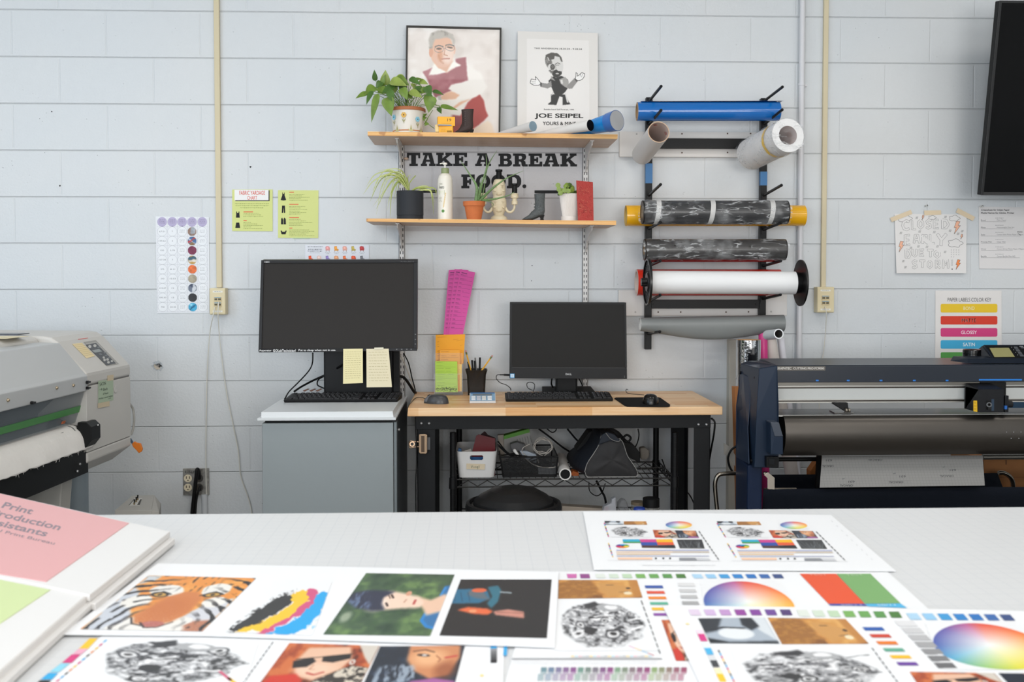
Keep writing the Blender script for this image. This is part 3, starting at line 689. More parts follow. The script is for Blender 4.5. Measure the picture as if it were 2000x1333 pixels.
ZTH = (P(718, 257, DF)-P(718, 265, DF)).z+.0006; ZT2 = (P(1203, 431.5, DF)-P(1203, 440, DF)).z
bracket(XSL, ZU(XSL)-.0178, 'white bracket under the left end of the upper shelf'); bracket(XSR, ZU(XSR)-.0193, 'white bracket under the right end of the upper shelf')
bracket(XSL, ZL(XSL)-.0155, 'white bracket under the left end of the lower shelf'); bracket(XSR, ZL(XSR)-.0178, 'white bracket under the right end of the lower shelf')
MB(mat('#c9ad97', 0.5)).ell(P(793, 310, .03), .011, .008, .006).build('rail_clip', smooth=60, label='small tan plastic clip on the left shelf standard under the upper shelf', cat='clip')

# ---- lettering on the wall behind the lower shelf
fn = onwall(.002); m = MB(PATCH); m.slab([P(788.5, 285, .0012), P(1138, 287, .0012), P(1138, 452, .0012), P(788.5, 452, .0012)], (0, .0012, 0)); 
LK = mat('#1a1a1c', 0.5)
def slabtext(s, x0, y0, x1, y1, widths, gap):
    """heavy slab-serif capitals made of polygons in a unit box"""
    sf, st = .17, .30
    G = {
     'T': [[(0,0),(1,0),(1,.42),(.86,.42),(.84,.2),(.68,.2),(.68,.82),(.82,.82),(.82,1),(.18,1),(.18,.82),(.32,.82),(.32,.2),(.16,.2),(.14,.42),(0,.42)]],
     'A': [[(.14,0),(.74,0),(.74,.04),(.92,.82),(1,.82),(1,1),(.56,1),(.56,.82),(.64,.82),(.62,.68),(.36,.68),(.33,.82),(.42,.82),(.42,1),(0,1),(0,.82),(.08,.82),(.28,.19),(.14,.19)],],
     'K': [[(0,0),(.46,0),(.46,.18),(.38,.18),(.38,.42),(.62,.18),(.56,.18),(.56,0),(.97,0),(.97,.18),(.87,.18),(.6,.44),(.9,.82),(1,.82),(1,1),(.6,1),(.6,.84),(.46,.6),(.38,.67),(.38,.82),(.46,.82),(.46,1),(0,1),(0,.82),(.1,.82),(.1,.18),(0,.18)]],
     'E': [[(0,0),(.97,0),(.97,.34),(.8,.34),(.76,.19),(.42,.19),(.42,.4),(.56,.4),(.56,.29),(.7,.29),(.7,.7),(.56,.7),(.56,.59),(.42,.59),(.42,.81),(.78,.81),(.82,.62),(1,.62),(1,1),(0,1),(0,.82),(.12,.82),(.12,.18),(0,.18)]],
     'F': [[(0,0),(1,0),(1,.36),(.82,.36),(.78,.19),(.44,.19),(.44,.42),(.58,.42),(.58,.31),(.73,.31),(.73,.73),(.58,.73),(.58,.61),(.44,.61),(.44,.82),(.6,.82),(.6,1),(0,1),(0,.82),(.12,.82),(.12,.18),(0,.18)]],
     'B': [[(0,0),(.68,0),(.86,.05),(.94,.2),(.92,.36),(.8,.47),(.94,.56),(1,.74),(.94,.9),(.76,1),(0,1),(0,.82),(.12,.82),(.12,.18),(0,.18)]],
     'R': [[(0,0),(.64,0),(.84,.06),(.9,.26),(.84,.46),(.72,.54),(.84,.62),(.86,.82),(1,.82),(1,1),(.66,1),(.58,.9),(.56,.68),(.48,.62),(.4,.62),(.4,.82),(.5,.82),(.5,1),(0,1),(0,.82),(.12,.82),(.12,.18),(0,.18)]],
     'D': [[(0,0),(.6,0),(.84,.08),(.98,.3),(1,.5),(.98,.7),(.84,.92),(.6,1),(0,1),(0,.82),(.1,.82),(.1,.18),(0,.18)]],
    }
    H = {'A': [[(.46,.2),(.5,.2),(.59,.52),(.38,.52)]], 'B': [[(.4,.19),(.58,.19),(.65,.29),(.58,.39),(.4,.39)], [(.4,.58),(.62,.58),(.69,.7),(.62,.81),(.4,.81)]], 'R': [[(.4,.19),(.56,.19),(.62,.31),(.56,.44),(.4,.44)]], 'D': [[(.38,.2),(.54,.2),(.68,.34),(.7,.5),(.68,.66),(.54,.8),(.38,.8)]]}
    x = x0; tot = sum(widths)+gap*(len(s)-1); k = (x1-x0)/tot; 
    for ch, wd in zip(s, widths):
        if ch in G:
            for p in G[ch]: m.ppoly(fn, [(x+a*wd*k, y0+b*(y1-y0)) for a, b in p], .0003, LK)
            for p in H.get(ch, []): m.ppoly(fn, [(x+a*wd*k, y0+b*(y1-y0)) for a, b in p], .0006, PATCH)
        elif ch == 'O':
            cx, cy = x+wd*k/2, (y0+y1)/2; m.pcirc(fn, cx, cy, wd*k/2, .0003, LK, 32, (y1-y0)/2*1.03); m.pcirc(fn, cx, cy, wd*k*.23, .0006, PATCH, 24, (y1-y0)*.32)
        elif ch == '.': m.pcirc(fn, x+wd*k/2, y1-wd*k/2, wd*k/2, .0003, LK, 20)
        x += (wd+gap)*k
slabtext('TAKE', 794.8, 298.5, 913, 324.5, [26, 29, 32, 28], 1.2)
slabtext('A', 928, 299.5, 959, 324.5, [31], 0)
slabtext('BREAK', 973.5, 300, 1127, 325.5, [27, 29, 27, 32, 33], 1.5)
slabtext('FOOD.', 901, 341, 1028, 368, [27, 29, 29, 29, 8], 2.2)
m.prect(fn, 822, 371, 853, 377, .0003, LK); m.prect(fn, 1044, 372, 1090, 378, .0003, LK)
m.build('wall_lettering', label='grey wall panel lettered TAKE A BREAK FOOD. in black slab capitals behind the shelf', cat='sign')

# ---- framed portrait leaning on the upper shelf
zu = ZU(P(885, 260, .12).x)
def lean(u0, v0, u1, v1, dt, db, x0b=None, x1b=None):
    tl, tr = P(u0, v0, dt), P(u1, v1, dt); return tl, tr
tl, tr = P(793.5, 50, .03), P(979.5, 54.5, .03); bl_, br_ = P(790.5, 250, .10), P(977, 250, .10)
bl_ = Vector((bl_.x, -.10, zu+.001)); br_ = Vector((br_.x, -.10, zu+.001))
t = T('framed_portrait', 'black framed portrait of an older man in red vest leaning on the upper shelf', 'framed picture', ((bl_.x+br_.x)/2, -.11, zu))
def bil(q, s, r, off=0.0):
    n = (q[1]-q[0]).cross(q[3]-q[0]).normalized()
    if n.y > 0: n = -n
    return (q[0]*(1-s)+q[1]*s)*(1-r)+(q[3]*(1-s)+q[2]*s)*r+n*off
q = [tl, tr, br_, bl_]
back = Vector((0, .016, 0)); e = .018; ez = .016
m = MB(mat('#3f3d3a', 0.4))
for a in ([(0,0),(1,0),(1,ez),(0,ez)], [(0,1-ez),(1,1-ez),(1,1),(0,1)], [(0,ez),(e,ez),(e,1-ez),(0,1-ez)], [(1-e,ez),(1,ez),(1,1-ez),(1-e,1-ez)]):
    m.slab([bil(q, s, r, .004) for s, r in a], back)
m.build('frame', t, bevel=.001)
MB(mat('#e8e2dc', 0.5)).slab([bil(q, s, r, -.003) for s, r in ((e,ez),(1-e,ez),(1-e,1-ez),(e,1-ez))], (0, .004, 0)).build('backing', t)
def portrait():
    c = Cv(230, 290, '#dfd6cf'); n = fbm(230, 290, 4, 3, 1.3); n2 = fbm(230, 290, 7, 8, 1.2)
    c.put(np.clip((n-.5)*4, 0, 1), '#f0ebe6'); c.put(np.clip((.42-n)*5, 0, 1), '#cdc2ba', .8)
    c.warp(.012, 14, 5)
    # coordinates: fraction of the picture (px 797..975, py 54..262)
    def f(*p): return [((x-103)/1030, (y-85)/1262) for x, y in p]
    # light shirt, left arm and right sleeve
    c.poly(f((270,600),(400,540),(620,430),(770,470),(860,620),(930,800),(900,860),(760,900),(480,960),(400,900),(330,760),(250,640)), '#e9e4dd', 3)
    c.poly(f((790,520),(930,600),(1000,760),(930,860),(800,890),(640,880),(560,790),(600,730),(720,700)), '#e9e3dc', 3)
    c.poly(f((430,930),(760,900),(700,1090),(600,1080),(440,980)), '#e3ddd4', 3)
    # lower red garment and pale trousers
    c.poly(f((620,1090),(700,1100),(790,930),(915,850),(960,920),(985,1030),(1015,1090),(950,1160),(860,1240),(780,1347),(600,1347)), '#a23a34', 2)
    c.poly(f((780,1347),(870,1235),(1010,1140),(1060,1200),(1110,1347)), '#e4cfb9', 3)
    c.poly(f((600,1090),(705,1095),(700,1200),(610,1220)), '#8c3a42', 3, .7)
    # vest
    c.poly(f((275,598),(380,545),(470,600),(545,590),(640,540),(640,435),(755,415),(765,560),(785,680),(700,710),(600,735),(560,790),(600,810),(480,860),(420,890),(330,690)), '#98525a', 2)
    c.put(c.pmask(f((275,598),(380,545),(470,600),(545,590),(640,540),(640,435),(755,415),(765,560),(785,680),(700,710),(600,735),(560,790),(480,860),(420,890),(330,690)), 2)*np.clip((n2-.45)*4, 0, 1), '#b1737a', .7)
    # hands and arm
    c.poly(f((470,880),(540,830),(600,815),(690,850),(650,900),(520,915),(470,900)), '#dcae90', 2); c.poly(f((580,1020),(700,930),(820,895),(760,930),(640,1010),(600,1030)), '#d9a88a', 2)
    # neck, collar
    c.poly(f((420,450),(610,450),(620,540),(545,600),(440,560)), '#d6a88f', 3)
    c.poly(f((410,460),(430,540),(540,590),(450,620),(340,635),(380,540)), '#efebe3', 2); c.poly(f((540,595),(600,480),(625,460),(700,505),(690,520),(620,540)), '#efebe3', 2)
    # head
    c.ell((485-103)/1030, (345-85)/1262, .128, .155, '#dcae93', soft=.12); c.ell((500-103)/1030, (420-85)/1262, .098, .09, '#dbb09a', soft=.2)
    c.ell((362-103)/1030, (365-85)/1262, .022, .045, '#d39c80', soft=.3); c.ell((625-103)/1030, (330-85)/1262, .012, .04, '#d8a68c', soft=.3)
    hair = f((345,320),(335,230),(360,150),(430,110),(520,110),(600,150),(635,220),(625,290),(600,215),(540,185),(480,200),(410,215),(385,260),(375,320))
    c.poly(hair, '#b3aca3', 2); c.put(c.pmask(hair, 2)*np.clip((fbm(230, 290, 22, 12)-.5)*6, 0, 1), '#8d867d', .7)
    c.put(c.pmask(f((500,320),(625,320),(620,440),(560,500),(500,480)), 5), '#ecd8cc', .7)
    # face
    for x, y in ((450, 322), (575, 305)):
        c.ell((x-103)/1030, (y-85)/1262, .03, .008, '#5d4f47', soft=.6); c.stroke(f((x-45, y-22), (x, y-35), (x+45, y-22)), .006, '#6e625a')
        c.stroke([((x-103)/1030+.05*math.cos(a), (y+5-85)/1262+.028*math.sin(a)) for a in np.linspace(0, 6.3, 20)], .0028, '#8f8983')
    c.stroke(f((505,320),(530,315)), .003, '#8f8983'); c.stroke(f((520,320),(510,390),(545,400)), .005, '#b98468', .8)
    c.stroke(f((478,440),(520,434),(570,432)), .006, '#b98274'); c.stroke(f((450,400),(470,460),(500,490)), .01, '#c08b70', .5); c.ell((465-103)/1030, (400-85)/1262, .03, .05, '#c9855a', soft=.8, op=.5)
    c.poly(f((445,870),(475,865),(490,915),(455,915)), '#b9b6ae', 1)
    return c
portrait().mesh('printed_picture', [bil(q, s, r, -.0024) for s, r in ((e,ez),(1-e,ez),(1-e,1-ez),(e,1-ez))], t, .35, coat=.3, label='portrait photograph of a grey haired man in glasses and a red vest')

# ---- Joe Seipel poster
zu = ZU(P(1090, 260, .06).x); tl, tr = P(1011, 61, .02), P(1167.5, 64.5, .02); a, b = P(1010.5, 250, .06), P(1168, 250, .06)
q = [tl, tr, Vector((b.x, -.06, zu+.001)), Vector((a.x, -.06, zu+.001))]
t = T('exhibition_poster', 'white foam-board exhibition poster with a bobble-head figure leaning on the upper shelf', 'poster', ((a.x+b.x)/2, -.1, zu))
MB(mat('#dedad5', 0.6)).slab([bil(q, *s) for s in ((0,0),(1,0),(1,1),(0,1))], (0, .006, 0)).build('foam_board', t)
def pf(u, v, l=0.0):   # px on the zoomed sheet: 60..975 x 65..1180 map to the board
    return bil(q, (u-60)/912, (v-62)/1240, l)
m = MB(mat('#e6e2de', 0.5)); m.slab([pf(u, v, .0012) for u, v in ((163,145),(875,150),(878,1292),(163,1292))], (0, .001, 0)); m.build('sheet', t)
m = MB(mat('#3a3937', 0.6)); k = '#3c3b39'
m.ptext(pf, 'THE ANDERSON | 8.20.24 - 9.28.24', 247, 243, 790, 266, .0016, k, .012)
m.ptext(pf, 'Bobble-head Self Portrait, 1993', 360, 932, 700, 950, .0016, k, .015)
m.ptext(pf, 'JOE SEIPEL', 255, 985, 806, 1050, .0016, k, .03); m.ptext(pf, 'YOURS & MINE', 346, 1078, 722, 1118, .0016, k, .022)
m.build('lettering', t)
def bobble():
    c = Cv(200, 190, '#e6e2de'); f = lambda *p: [((x-190)/640, (y-290)/615) for x, y in p]; D = '#2f2e2d'; G = '#8d8a87'
    c.poly(f((440,770),(600,770),(640,850),(660,880),(570,890),(570,800),(535,790),(500,890),(400,885),(440,850)), D, 1)
    c.poly(f((590,740),(610,760),(640,860),(620,860)), '#d8d5d1', 1); c.poly(f((440,790),(470,760),(480,730),(455,745)), '#cfccc8', 1)
    c.poly(f((410,620),(460,570),(560,560),(630,600),(640,680),(600,740),(545,790),(480,770),(450,700)), D, 1)
    c.poly(f((530,600),(600,570),(640,620),(630,700),(590,680),(550,650)), '#a09d99', 1); c.poly(f((545,610),(570,600),(575,650),(555,650)), '#d9d6d2', 1)
    c.poly(f((320,640),(400,650),(440,610),(450,680),(400,705),(320,685)), G, 1); c.poly(f((640,650),(705,585),(740,620),(680,700),(640,705),(620,680)), G, 1)
    c.poly(f((705,590),(720,580),(745,615),(725,625)), '#55524f', 1); c.poly(f((320,640),(335,640),(330,685),(318,680)), '#3a3836', 1)
    H = '#4a4846'
    for pts in (((320,640),(290,600),(262,572),(268,610),(215,600),(208,625),(204,645),(215,655),(245,670),(300,668),(318,660)), ((740,612),(770,608),(800,590),(818,560),(820,530),(790,518),(760,545),(740,560),(738,530),(722,520),(722,560),(715,590))):
        c.poly(f(*pts), '#eeebe8', 1); c.stroke(f(*(pts+(pts[0],))), .0055, H, soft=1)
    for a, b in (((215,625),(265,630)), ((215,645),(265,645)), ((800,530),(785,570)), ((780,525),(770,560))): c.stroke(f(a, b), .003, H)
    c.poly(f((370,380),(380,330),(440,298),(520,305),(560,350),(578,440),(575,500),(545,560),(500,585),(450,550),(410,480),(380,430)), '#d5d2ce', 1)
    c.poly(f((370,390),(380,325),(440,298),(510,302),(555,345),(572,400),(555,400),(535,345),(480,335),(475,370),(430,380),(400,345),(390,370)), '#56534f', 1)
    c.poly(f((370,370),(395,350),(415,400),(400,470),(375,420)), '#8a8783', 1); c.put(c.pmask(f((370,370),(440,350),(460,460),(470,560),(410,500)), 2)*(fbm(200, 190, 16, 4) > .52), '#5a5754', .8)
    c.poly(f((470,500),(500,487),(520,505),(560,510),(560,540),(510,585),(470,570),(450,540)), '#3a3836', 1); c.ell((510-190)/640, (535-290)/615, .03, .014, '#b8b5b1')
    c.ell((457-190)/640, (462-290)/615, .042, .055, '#6a6763'); c.stroke([((457-190)/640+.032*math.cos(a), (455-290)/615+.04*math.sin(a)) for a in np.linspace(0, 6.3, 16)], .005, D)
    c.stroke(f((485,430),(515,412),(540,425)), .007, '#6b6864'); c.stroke(f((495,440),(530,438)), .005, '#5b5855'); c.stroke(f((490,440),(495,480)), .005, '#8a8783')
    c.poly(f((440,560),(475,600),(490,620),(440,600)), '#9d9a96', 1)
    return c
bobble().mesh('printed_picture', [pf(190, 290, .0018), pf(830, 290, .0018), pf(830, 905, .0018), pf(190, 905, .0018)], t, .5, label='black and white bobble-head figure with arms spread')

# ---- three loosely coned paper rolls lying on the upper shelf
def cone(u, v, rp, d0, ub, rb, d1, lab, mo, mi, name='paper_roll', extra=None):
    r0, r1 = rp/pm(d0), rb/pm(d1); a, b = P(u, v, d0), P(ub, 256, d1); a.z = ZU(a.x)+r0+.001; b.z = ZU(b.x)+r1+.001; L = (b-a).length; q = MB(mo)
    q.lathe([(r0, 0), (r0+(r1-r0)*.35, L*.35), (r1, L), (r1-.001, L), (r0+(r1-r0)*.35-.001, L*.35), (r0-.0012, .0005), (r0, 0)], a, 40, b-a, mf=lambda k: mo if k < 2 else mi)
    if extra: q.lathe([(r0+.0022, .0005), (r0-.001, .045), (r0-.002, .045), (r0+.0012, .0005), (r0+.0022, .0005)], a, 40, b-a, mf=lambda k: extra)
    q.build(name, smooth=50, label=lab, cat='roll')
cone(1205, 241, 19.5, .42, 1095, 7, .16, 'loose glossy blue vinyl roll lying at the right end of the upper shelf', mat('#1f86cf', .25), mat('#dcdad7', .5), 'vinyl_roll', mat('#3f6fb4', .3))
cone(1153, 244.5, 11, .40, 1047, 4.5, .19, 'white paper roll with black hollow end, in front of the blue roll on the shelf', mat('#e3dfda', .5), mat('#0b0b0c', .6))
cone(1041, 249, 10, .37, 965, 3.5, .17, 'short white roll with a pale blue inside at the middle of the upper shelf', mat('#d8d4d0', .5), mat('#a9c3d2', .4))

# ---- pothos in the painted pot
px = P(795, 257, .2); zb = ZU(px.x)+.001; o = Vector((px.x+.003, -.2, zb)); s = 1/pm(.2)
t = T('potted_pothos', 'trailing green pothos in a cream flower-painted pot on the upper shelf', 'potted plant', o)
m = MB(mat('#dfdad0', .35)); H = 52*s; rt = 34*s; rb = 28*s
m.lathe([(rb*.9, 0), (rb, .002), (rb, .010), (rb*1.02, .016), (rb+(rt-rb)*.8, H*.86), (rt*.97, H*.87)], o, 36, m=mat('#ddd7cc', .35))
TC = mat('#a9663f', .6); m.lathe([(rt*.97, H*.87), (rt*1.02, H*.88), (rt*1.02, H*.97), (rt*.98, H), (rt*.9, H), (rt*.88, H*.85), (0, H*.84)], o, 36, m=TC)
m.lathe([(rb*1.035, .0135), (rb*1.045, .0155), (rb*1.04, .0175)], o, 36, m=mat('#c07a45', .5)); m.build('pot', t, smooth=40)
def potfn(ang0):
    def fn(u, v, l=0.0):   # u,v in px relative to the pot centre bottom
        z = -v*s; r = rb+(rt-rb)*min(1, z/(H*.86)); x = u*s; a = ang0+x/r; return o+Vector((math.sin(a)*(r+.0012+l), -math.cos(a)*(r+.0012+l), z))
    return fn
pf2 = potfn(0); m = MB()
def flower(x, y, c, r0=2.2):
    for k in range(6):
        a = k*math.pi/3; m.pcirc(pf2, x+r0*1.4*math.cos(a), y+r0*1.4*math.sin(a), r0, .0003+k*.00005, c, 10)
    m.pcirc(pf2, x, y, 1.2, .0008, '#4a3228', 8); m.pline(pf2, [(x, y+5), (x+.3, y+16)], .7, .0003, '#8f8a5a')
    for sx in (-1, 1): m.ppoly(pf2, [(x, y+14), (x+sx*3, y+9), (x+sx*3.5, y+6), (x+sx*1, y+10)], .0003, '#9c9a5c')
for fx_, fy_, fc_ in ((-5.5, -35, '#d9ab52'), (22, -28, '#86c4da'), (-28, -32, '#86c4da')): m = MB(); flower(fx_, fy_, fc_); m.build('painted_flower', t)
m = MB()
for x in (8, -20, 32): m.ppoly(pf2, [(x-1.5, -8), (x, -18), (x+1.5, -8)], .0003, '#a8a25c'); m.ppoly(pf2, [(x-6, -10), (x-3, -8), (x+3, -8), (x+6, -10), (x+3, -5), (x-3, -5)], .0003, '#c9c08a')
m.build('painted_leaves', t)
LEAF = mat('#66802f', .35, var=.28, bscale=30); LEAF2 = mat('#48692b', .35, var=.25, bscale=25); LEAF3 = mat('#90a24e', .38, var=.2, bscale=25)
def leaf(m, base, tip, w_, nrm, mt, fold=.25, droop=.15):
    """heart shaped pothos leaf from base to tip"""
    base, tip = Vector(base), Vector(tip); L = (tip-base).length; ax = (tip-base).normalized(); nn = Vector(nrm); sd = ax.cross(nn).normalized(); nn = sd.cross(ax)
    prof = [(0, 0), (.04, .55), (.12, .85), (.28, 1), (.45, .9), (.62, .68), (.8, .36), (.92, .13), (1, 0)]; vs = []
    for a, b in prof:
        c = base+ax*L*a-nn*droop*L*(a**2)+nn*droop*L*.35*a
        vs += [c+sd*b*w_+nn*b*w_*fold, c+nn*0, c-sd*b*w_+nn*b*w_*fold]
    fs = [];
    for i in range(len(prof)-1): fs += [(3*i, 3*i+1, 3*i+4, 3*i+3), (3*i+1, 3*i+2, 3*i+5, 3*i+4)]
    m.add(vs, fs, mt)
lv = MB(LEAF); stm = MB(mat('#6d8a3c', .5)); mouth = o+Vector((0, 0, H*.95))
# (base px, tip px, half width px, depth, material)
LV = [((757,190),(764,226.5),13,.27,0),((738,183),(724.5,239),7.5,.25,0),((733,158),(731,136),5.5,.2,1),((752,167),(753,136.5),10,.19,2),((752,168),(746,166),8,.2,0),((745,170),(752,145),5.5,.2,0),
 ((719,182),(694,190),7,.22,0),((728,178),(714,203),6,.24,1),((733,170),(712,184),11,.22,0),((762,160),(795,166),12,.24,2),((775,150),(800,165),8,.22,0),((740,175),(762,183),10,.23,0),((770,168),(745,180),9,.25,1),
 ((800,153),(822,166),7,.2,1),((808,156),(826,153.5),4,.19,0),((818,160),(836,163),7,.19,2),((812,172),(802,163),6,.2,2),((833,168),(842,188),9,.23,1),((845,178),(867,184),5,.2,1),
 ((840,188),(838,219),13,.26,0),((830,186),(850,200),9,.25,1),((860,207),(895,214),5.5,.25,0),((856,210),(862,222),5,.22,1),((800,178),(825,190),9,.26,2),((785,172),(795,194),9,.27,0),((760,176),(768,200),8,.27,1),
 ((775,178),(760,164),8,.22,2),((790,178),(778,160),9,.2,1),((812,182),(822,166),7,.21,0),((770,190),(752,178),7,.22,0),((745,160),(734,172),7,.21,1),((790,150),(768,156),8,.2,2),((805,190),(790,180),8,.25,0),((825,178),(810,168),7,.22,1),
 ((750,176),(733,176),8,.23,0),((783,160),(765,170),9,.22,1),((835,175),(818,182),8,.22,0)]
for (b0, b1), (t0, t1), w_, d, k in LV:
    ba, ti = P(b0, b1, d), P(t0, t1, d+.02)
    leaf(lv, ba, ti, w_/pm(d), (R.uniform(-.3, .3), -1, .55), (LEAF, LEAF2, LEAF3)[k], fold=R.uniform(.15, .4), droop=R.uniform(.05, .25))
    st = mouth+Vector((R.uniform(-.03, .03), R.uniform(-.02, .03), 0)); md = st.lerp(ba, .55)+Vector((0, 0, .012)); stm.tube([st-Vector((0,0,.02)), md, ba], .0013, 5, k=5)
for pts in (((845,215,.25),(836,230,.24),(828,243,.22),(835,232,.2),(824,227,.2)), ((832,222,.24),(826,230,.22),(836,242,.22),(848,251,.2)), ((862,222,.25),(860,210,.24),(852,205,.24),(840,200,.22))):
    stm.tube([P(*p) for p in pts], .0014, 5)
for b0, t0 in (((830,228),(826,236)), ((836,240),(829,246)), ((826,228),(834,222))): leaf(lv, P(*b0, .22), P(*t0, .23), 3.5/pm(.2), (0, -1, .4), LEAF)
lv.build('foliage', t, smooth=60); stm.build('stems', t, smooth=60)

# ---- film boxes, boots, etc.
def box_px(m, u0, v0, u1, v1, d0, d1, mt, zb=None):
    a, b = P(u0, v0, d0), P(u1, v1, d0); m.box(a.x, b.x, -d0, -d1, b.z if zb is None else zb, a.z if zb is None else zb+(a.z-b.z), mt)
YE = mat('#f0ae22', .4)
def filmbox(u0, v0, u1, v1, d, dd, zb, rot, lab, txt):
    a, b = P(u0, v0, d), P(u1, v1, d); w_, h = b.x-a.x, a.z-b.z; c = Vector(((a.x+b.x)/2, -d+dd/2, zb))
    t = T('film_box', lab, 'box', c, 'yellow film boxes'); M = Matrix.Translation(c) @ Matrix.Rotation(rot, 4, 'Z')
    m = MB(YE); m.X = M; m.box(-w_/2, w_/2, -dd/2, dd/2, 0, h, YE); m.build('carton', t, bevel=.0006)
    m = MB(); m.X = M; g = lambda u, v, l=0: Vector((u*w_, -dd/2-l, v*h)); m.prect(g, -.48, .02, .3, .12, .0004, '#4a8fc8')
    if txt == '19': m.ptext(g, '61', .28, .5, .06, .8, .0006, '#6d3b14'); [m.scrib(lambda u, v, l=0: g(u/100, v/100, l), -30, 25+k*9, 30, 3, m='#a8651c', seed=k) for k in (0,)]
    else:
        for k in range(7): m.prect(g, .1+k*.05, .18, .125+k*.05, .48, .0006, '#3a2a14')
        m.prect(g, -.38, .06, -.2, .22, .0006, '#d2452c'); [m.scrib(lambda u, v, l=0: g(u/100, v/100, l), -35, 35+k*12, 0, 4, m='#b8862a', seed=k) for k in range(3)]
    m.build('printing', t)
zz = ZU(P(870, 257, .25).x)+.0008
filmbox(857.5, 241, 885, 258, .245, .03, zz, -.1, 'yellow film box standing on the upper shelf, the lower of the pair', 'bc')
h1 = (P(0, 241, .245)-P(0, 258, .245)).z
filmbox(854, 224, 888, 242.2, .25, .03, zz+h1+.0006, .12, 'yellow film box stacked on top of another one, beside the pothos', '19')
MB(mat('#ecd08f', .5)).slab([P(u, v, .24) for u, v in ((850,244),(856,242),(857,257.5),(850.5,257.5))], (0, .02, 0)).build('film_box_flap', label='small pale cream carton standing left of the yellow film boxes', cat='box')
def boot(name, lab, d, toe, heel, top0, top1, mt, mti, zb, laces=True, sole='#16130f'):
    """side-view Victorian boot: toe..heel px on the ground, shaft between top0 and top1"""
    s_ = 1/pm(d); x0 = P(toe, 0, d).x; x1 = P(heel, 0, d).x; L = abs(x1-x0); Hh = (P(0, top0[1], d)-P(0, 258 if zb > 1.9 else 428, d)).z
    sg = 1; t = T(name, lab, 'boot', ((x0+x1)/2, -d, zb)); m = MB(mt)
    # stations along the foot: (fraction, z centre, half height, half width) then up the shaft
    stn = [(.0, .035, .02, .012), (.06, .05, .045, .04), (.18, .075, .065, .075), (.35, .11, .09, .085), (.5, .17, .13, .08), (.62, .26, .17, .08)]
    def ring(c, a, b, tilt):
        return [c+Vector((-math.cos(q)*a*math.cos(tilt), math.sin(q)*b, math.cos(q)*a*math.sin(tilt))) for q in np.linspace(0, 2*math.pi, 18)[:-1]]
    rings = []
    X0 = Vector((x0, -d, zb)); 
    for fx, cz, hh, hw, tl in ((0,.05,.012,.012,1.5),(.06,.07,.045,.06,1.5),(.16,.10,.075,.1,1.45),(.28,.14,.11,.12,1.35),(.40,.21,.17,.12,1.2),(.53,.29,.23,.12,.95),(.66,.37,.29,.12,.55),(.68,.47,.28,.115,.25),(.68,.58,.265,.11,.1),(.68,.70,.255,.11,0),(.68,.85,.262,.11,0),(.68,1.0,.275,.115,-.03),(.68,1.14,.29,.12,-.05)):
        k = Hh/1.14; fx += 0 if laces else .09*fx/.68; rings.append(ring(X0+Vector((fx*L, 0, cz*k)), (1 if laces or fx < .5 else .84)*hh*(L if tl < .6 else k), hw*L*1.05, tl))
    vs = [v for r in rings for v in r]; n = 17
    fs = [(i*n+j, i*n+(j+1) % n, (i+1)*n+(j+1) % n, (i+1)*n+j) for i in range(len(rings)-1) for j in range(n)]; fs += [list(range(n))]
    m.add(vs, fs, mt); 
    inn = [rings[-1][j].lerp(sum(rings[-1], Vector())/n, .18) for j in range(n)]; deep = [p-Vector((0, 0, Hh*.2)) for p in inn]
    m.add(rings[-1]+inn, [(j, (j+1) % n, n+(j+1) % n, n+j) for j in range(n)], mt); m.add(inn+deep, [(j, (j+1) % n, n+(j+1) % n, n+j) for j in range(n)], mti); m.add(deep, [list(range(n))], mti)
    m.build('upper', t, smooth=60)
    q = MB(mat(sole, .5)); k = Hh/1.14
    q.slab([X0+Vector((fx*L, -.1*L, z*k)) for fx, z in ((0,.035),(.1,.0),(.35,0),(.55,.07),(.72,.16),(.97,.2),(.97,.25),(.7,.22),(.5,.14),(.3,.07),(.05,.06))], (0, .2*L, 0))
    q.slab([X0+Vector((fx*L, -.07*L, z*k)) for fx, z in ((.74,.2),(.97,.22),(.93,.1),(.95,0),(.78,0),(.8,.1))], (0, .14*L, 0)); q.build('sole_and_heel', t, bevel=.0005)
    if laces:
        q = MB(mat('#cfcabf', .4, .6))
        for i in range(7): q.ell(X0+Vector((.56*L, -.125*L, (.42+i*.1)*k)), .0009, .0009, .0009, 8)
        for i in range(6): q.tube([X0+Vector((.46*L, -.09*L, (.44+i*.1)*k)), X0+Vector((.56*L, -.128*L, (.42+i*.1)*k))], .0005, 5, m='#2a1f1a')
        q.build('laces', t)
    else:
        q = MB(mat('#5e6463', .5))
        for i in range(3): q.ell(X0+Vector((.53*L, -.03*L, (.46+i*.12)*k)), .003, .003, .003, 8)
        rr = random.Random(5)
        for i in range(9):
            c = X0+Vector(((.74+rr.uniform(-.06,.06))*L, -.128*L, (.4+i*.07)*k)); q.tube([c+Vector((rr.uniform(-.006,.006), 0, rr.uniform(-.006,.006))) for _ in range(4)], .0006, 5)
        q.build('embossed_vines', t)
boot('lace_up_boot', 'small dark brown ceramic lace-up boot beside the film boxes on the upper shelf', .24, 884, 926.5, (0, 207), None, mat('#3c2f2c', .38, bump=.3, bscale=200), mat('#1d1613', .7), ZU(P(905, 258, .24).x)+.001)
boot('ceramic_boot', 'small grey ceramic heeled boot standing on the lower shelf right of the skull candle holder', .24, 1020, 1065, (0, 374), None, mat('#4c5050', .5, bump=.6, bscale=160, var=.2), mat('#c9a78a', .6), ZL(P(1045, 428, .24).x)+.001, laces=False)

# ================================================================ things on the lower shelf
def zl(u, d): return ZL(P(u, 430, d).x)+.001
def cpx(u, d): return Vector((P(u, 430, d).x, -d, zl(u, d)))
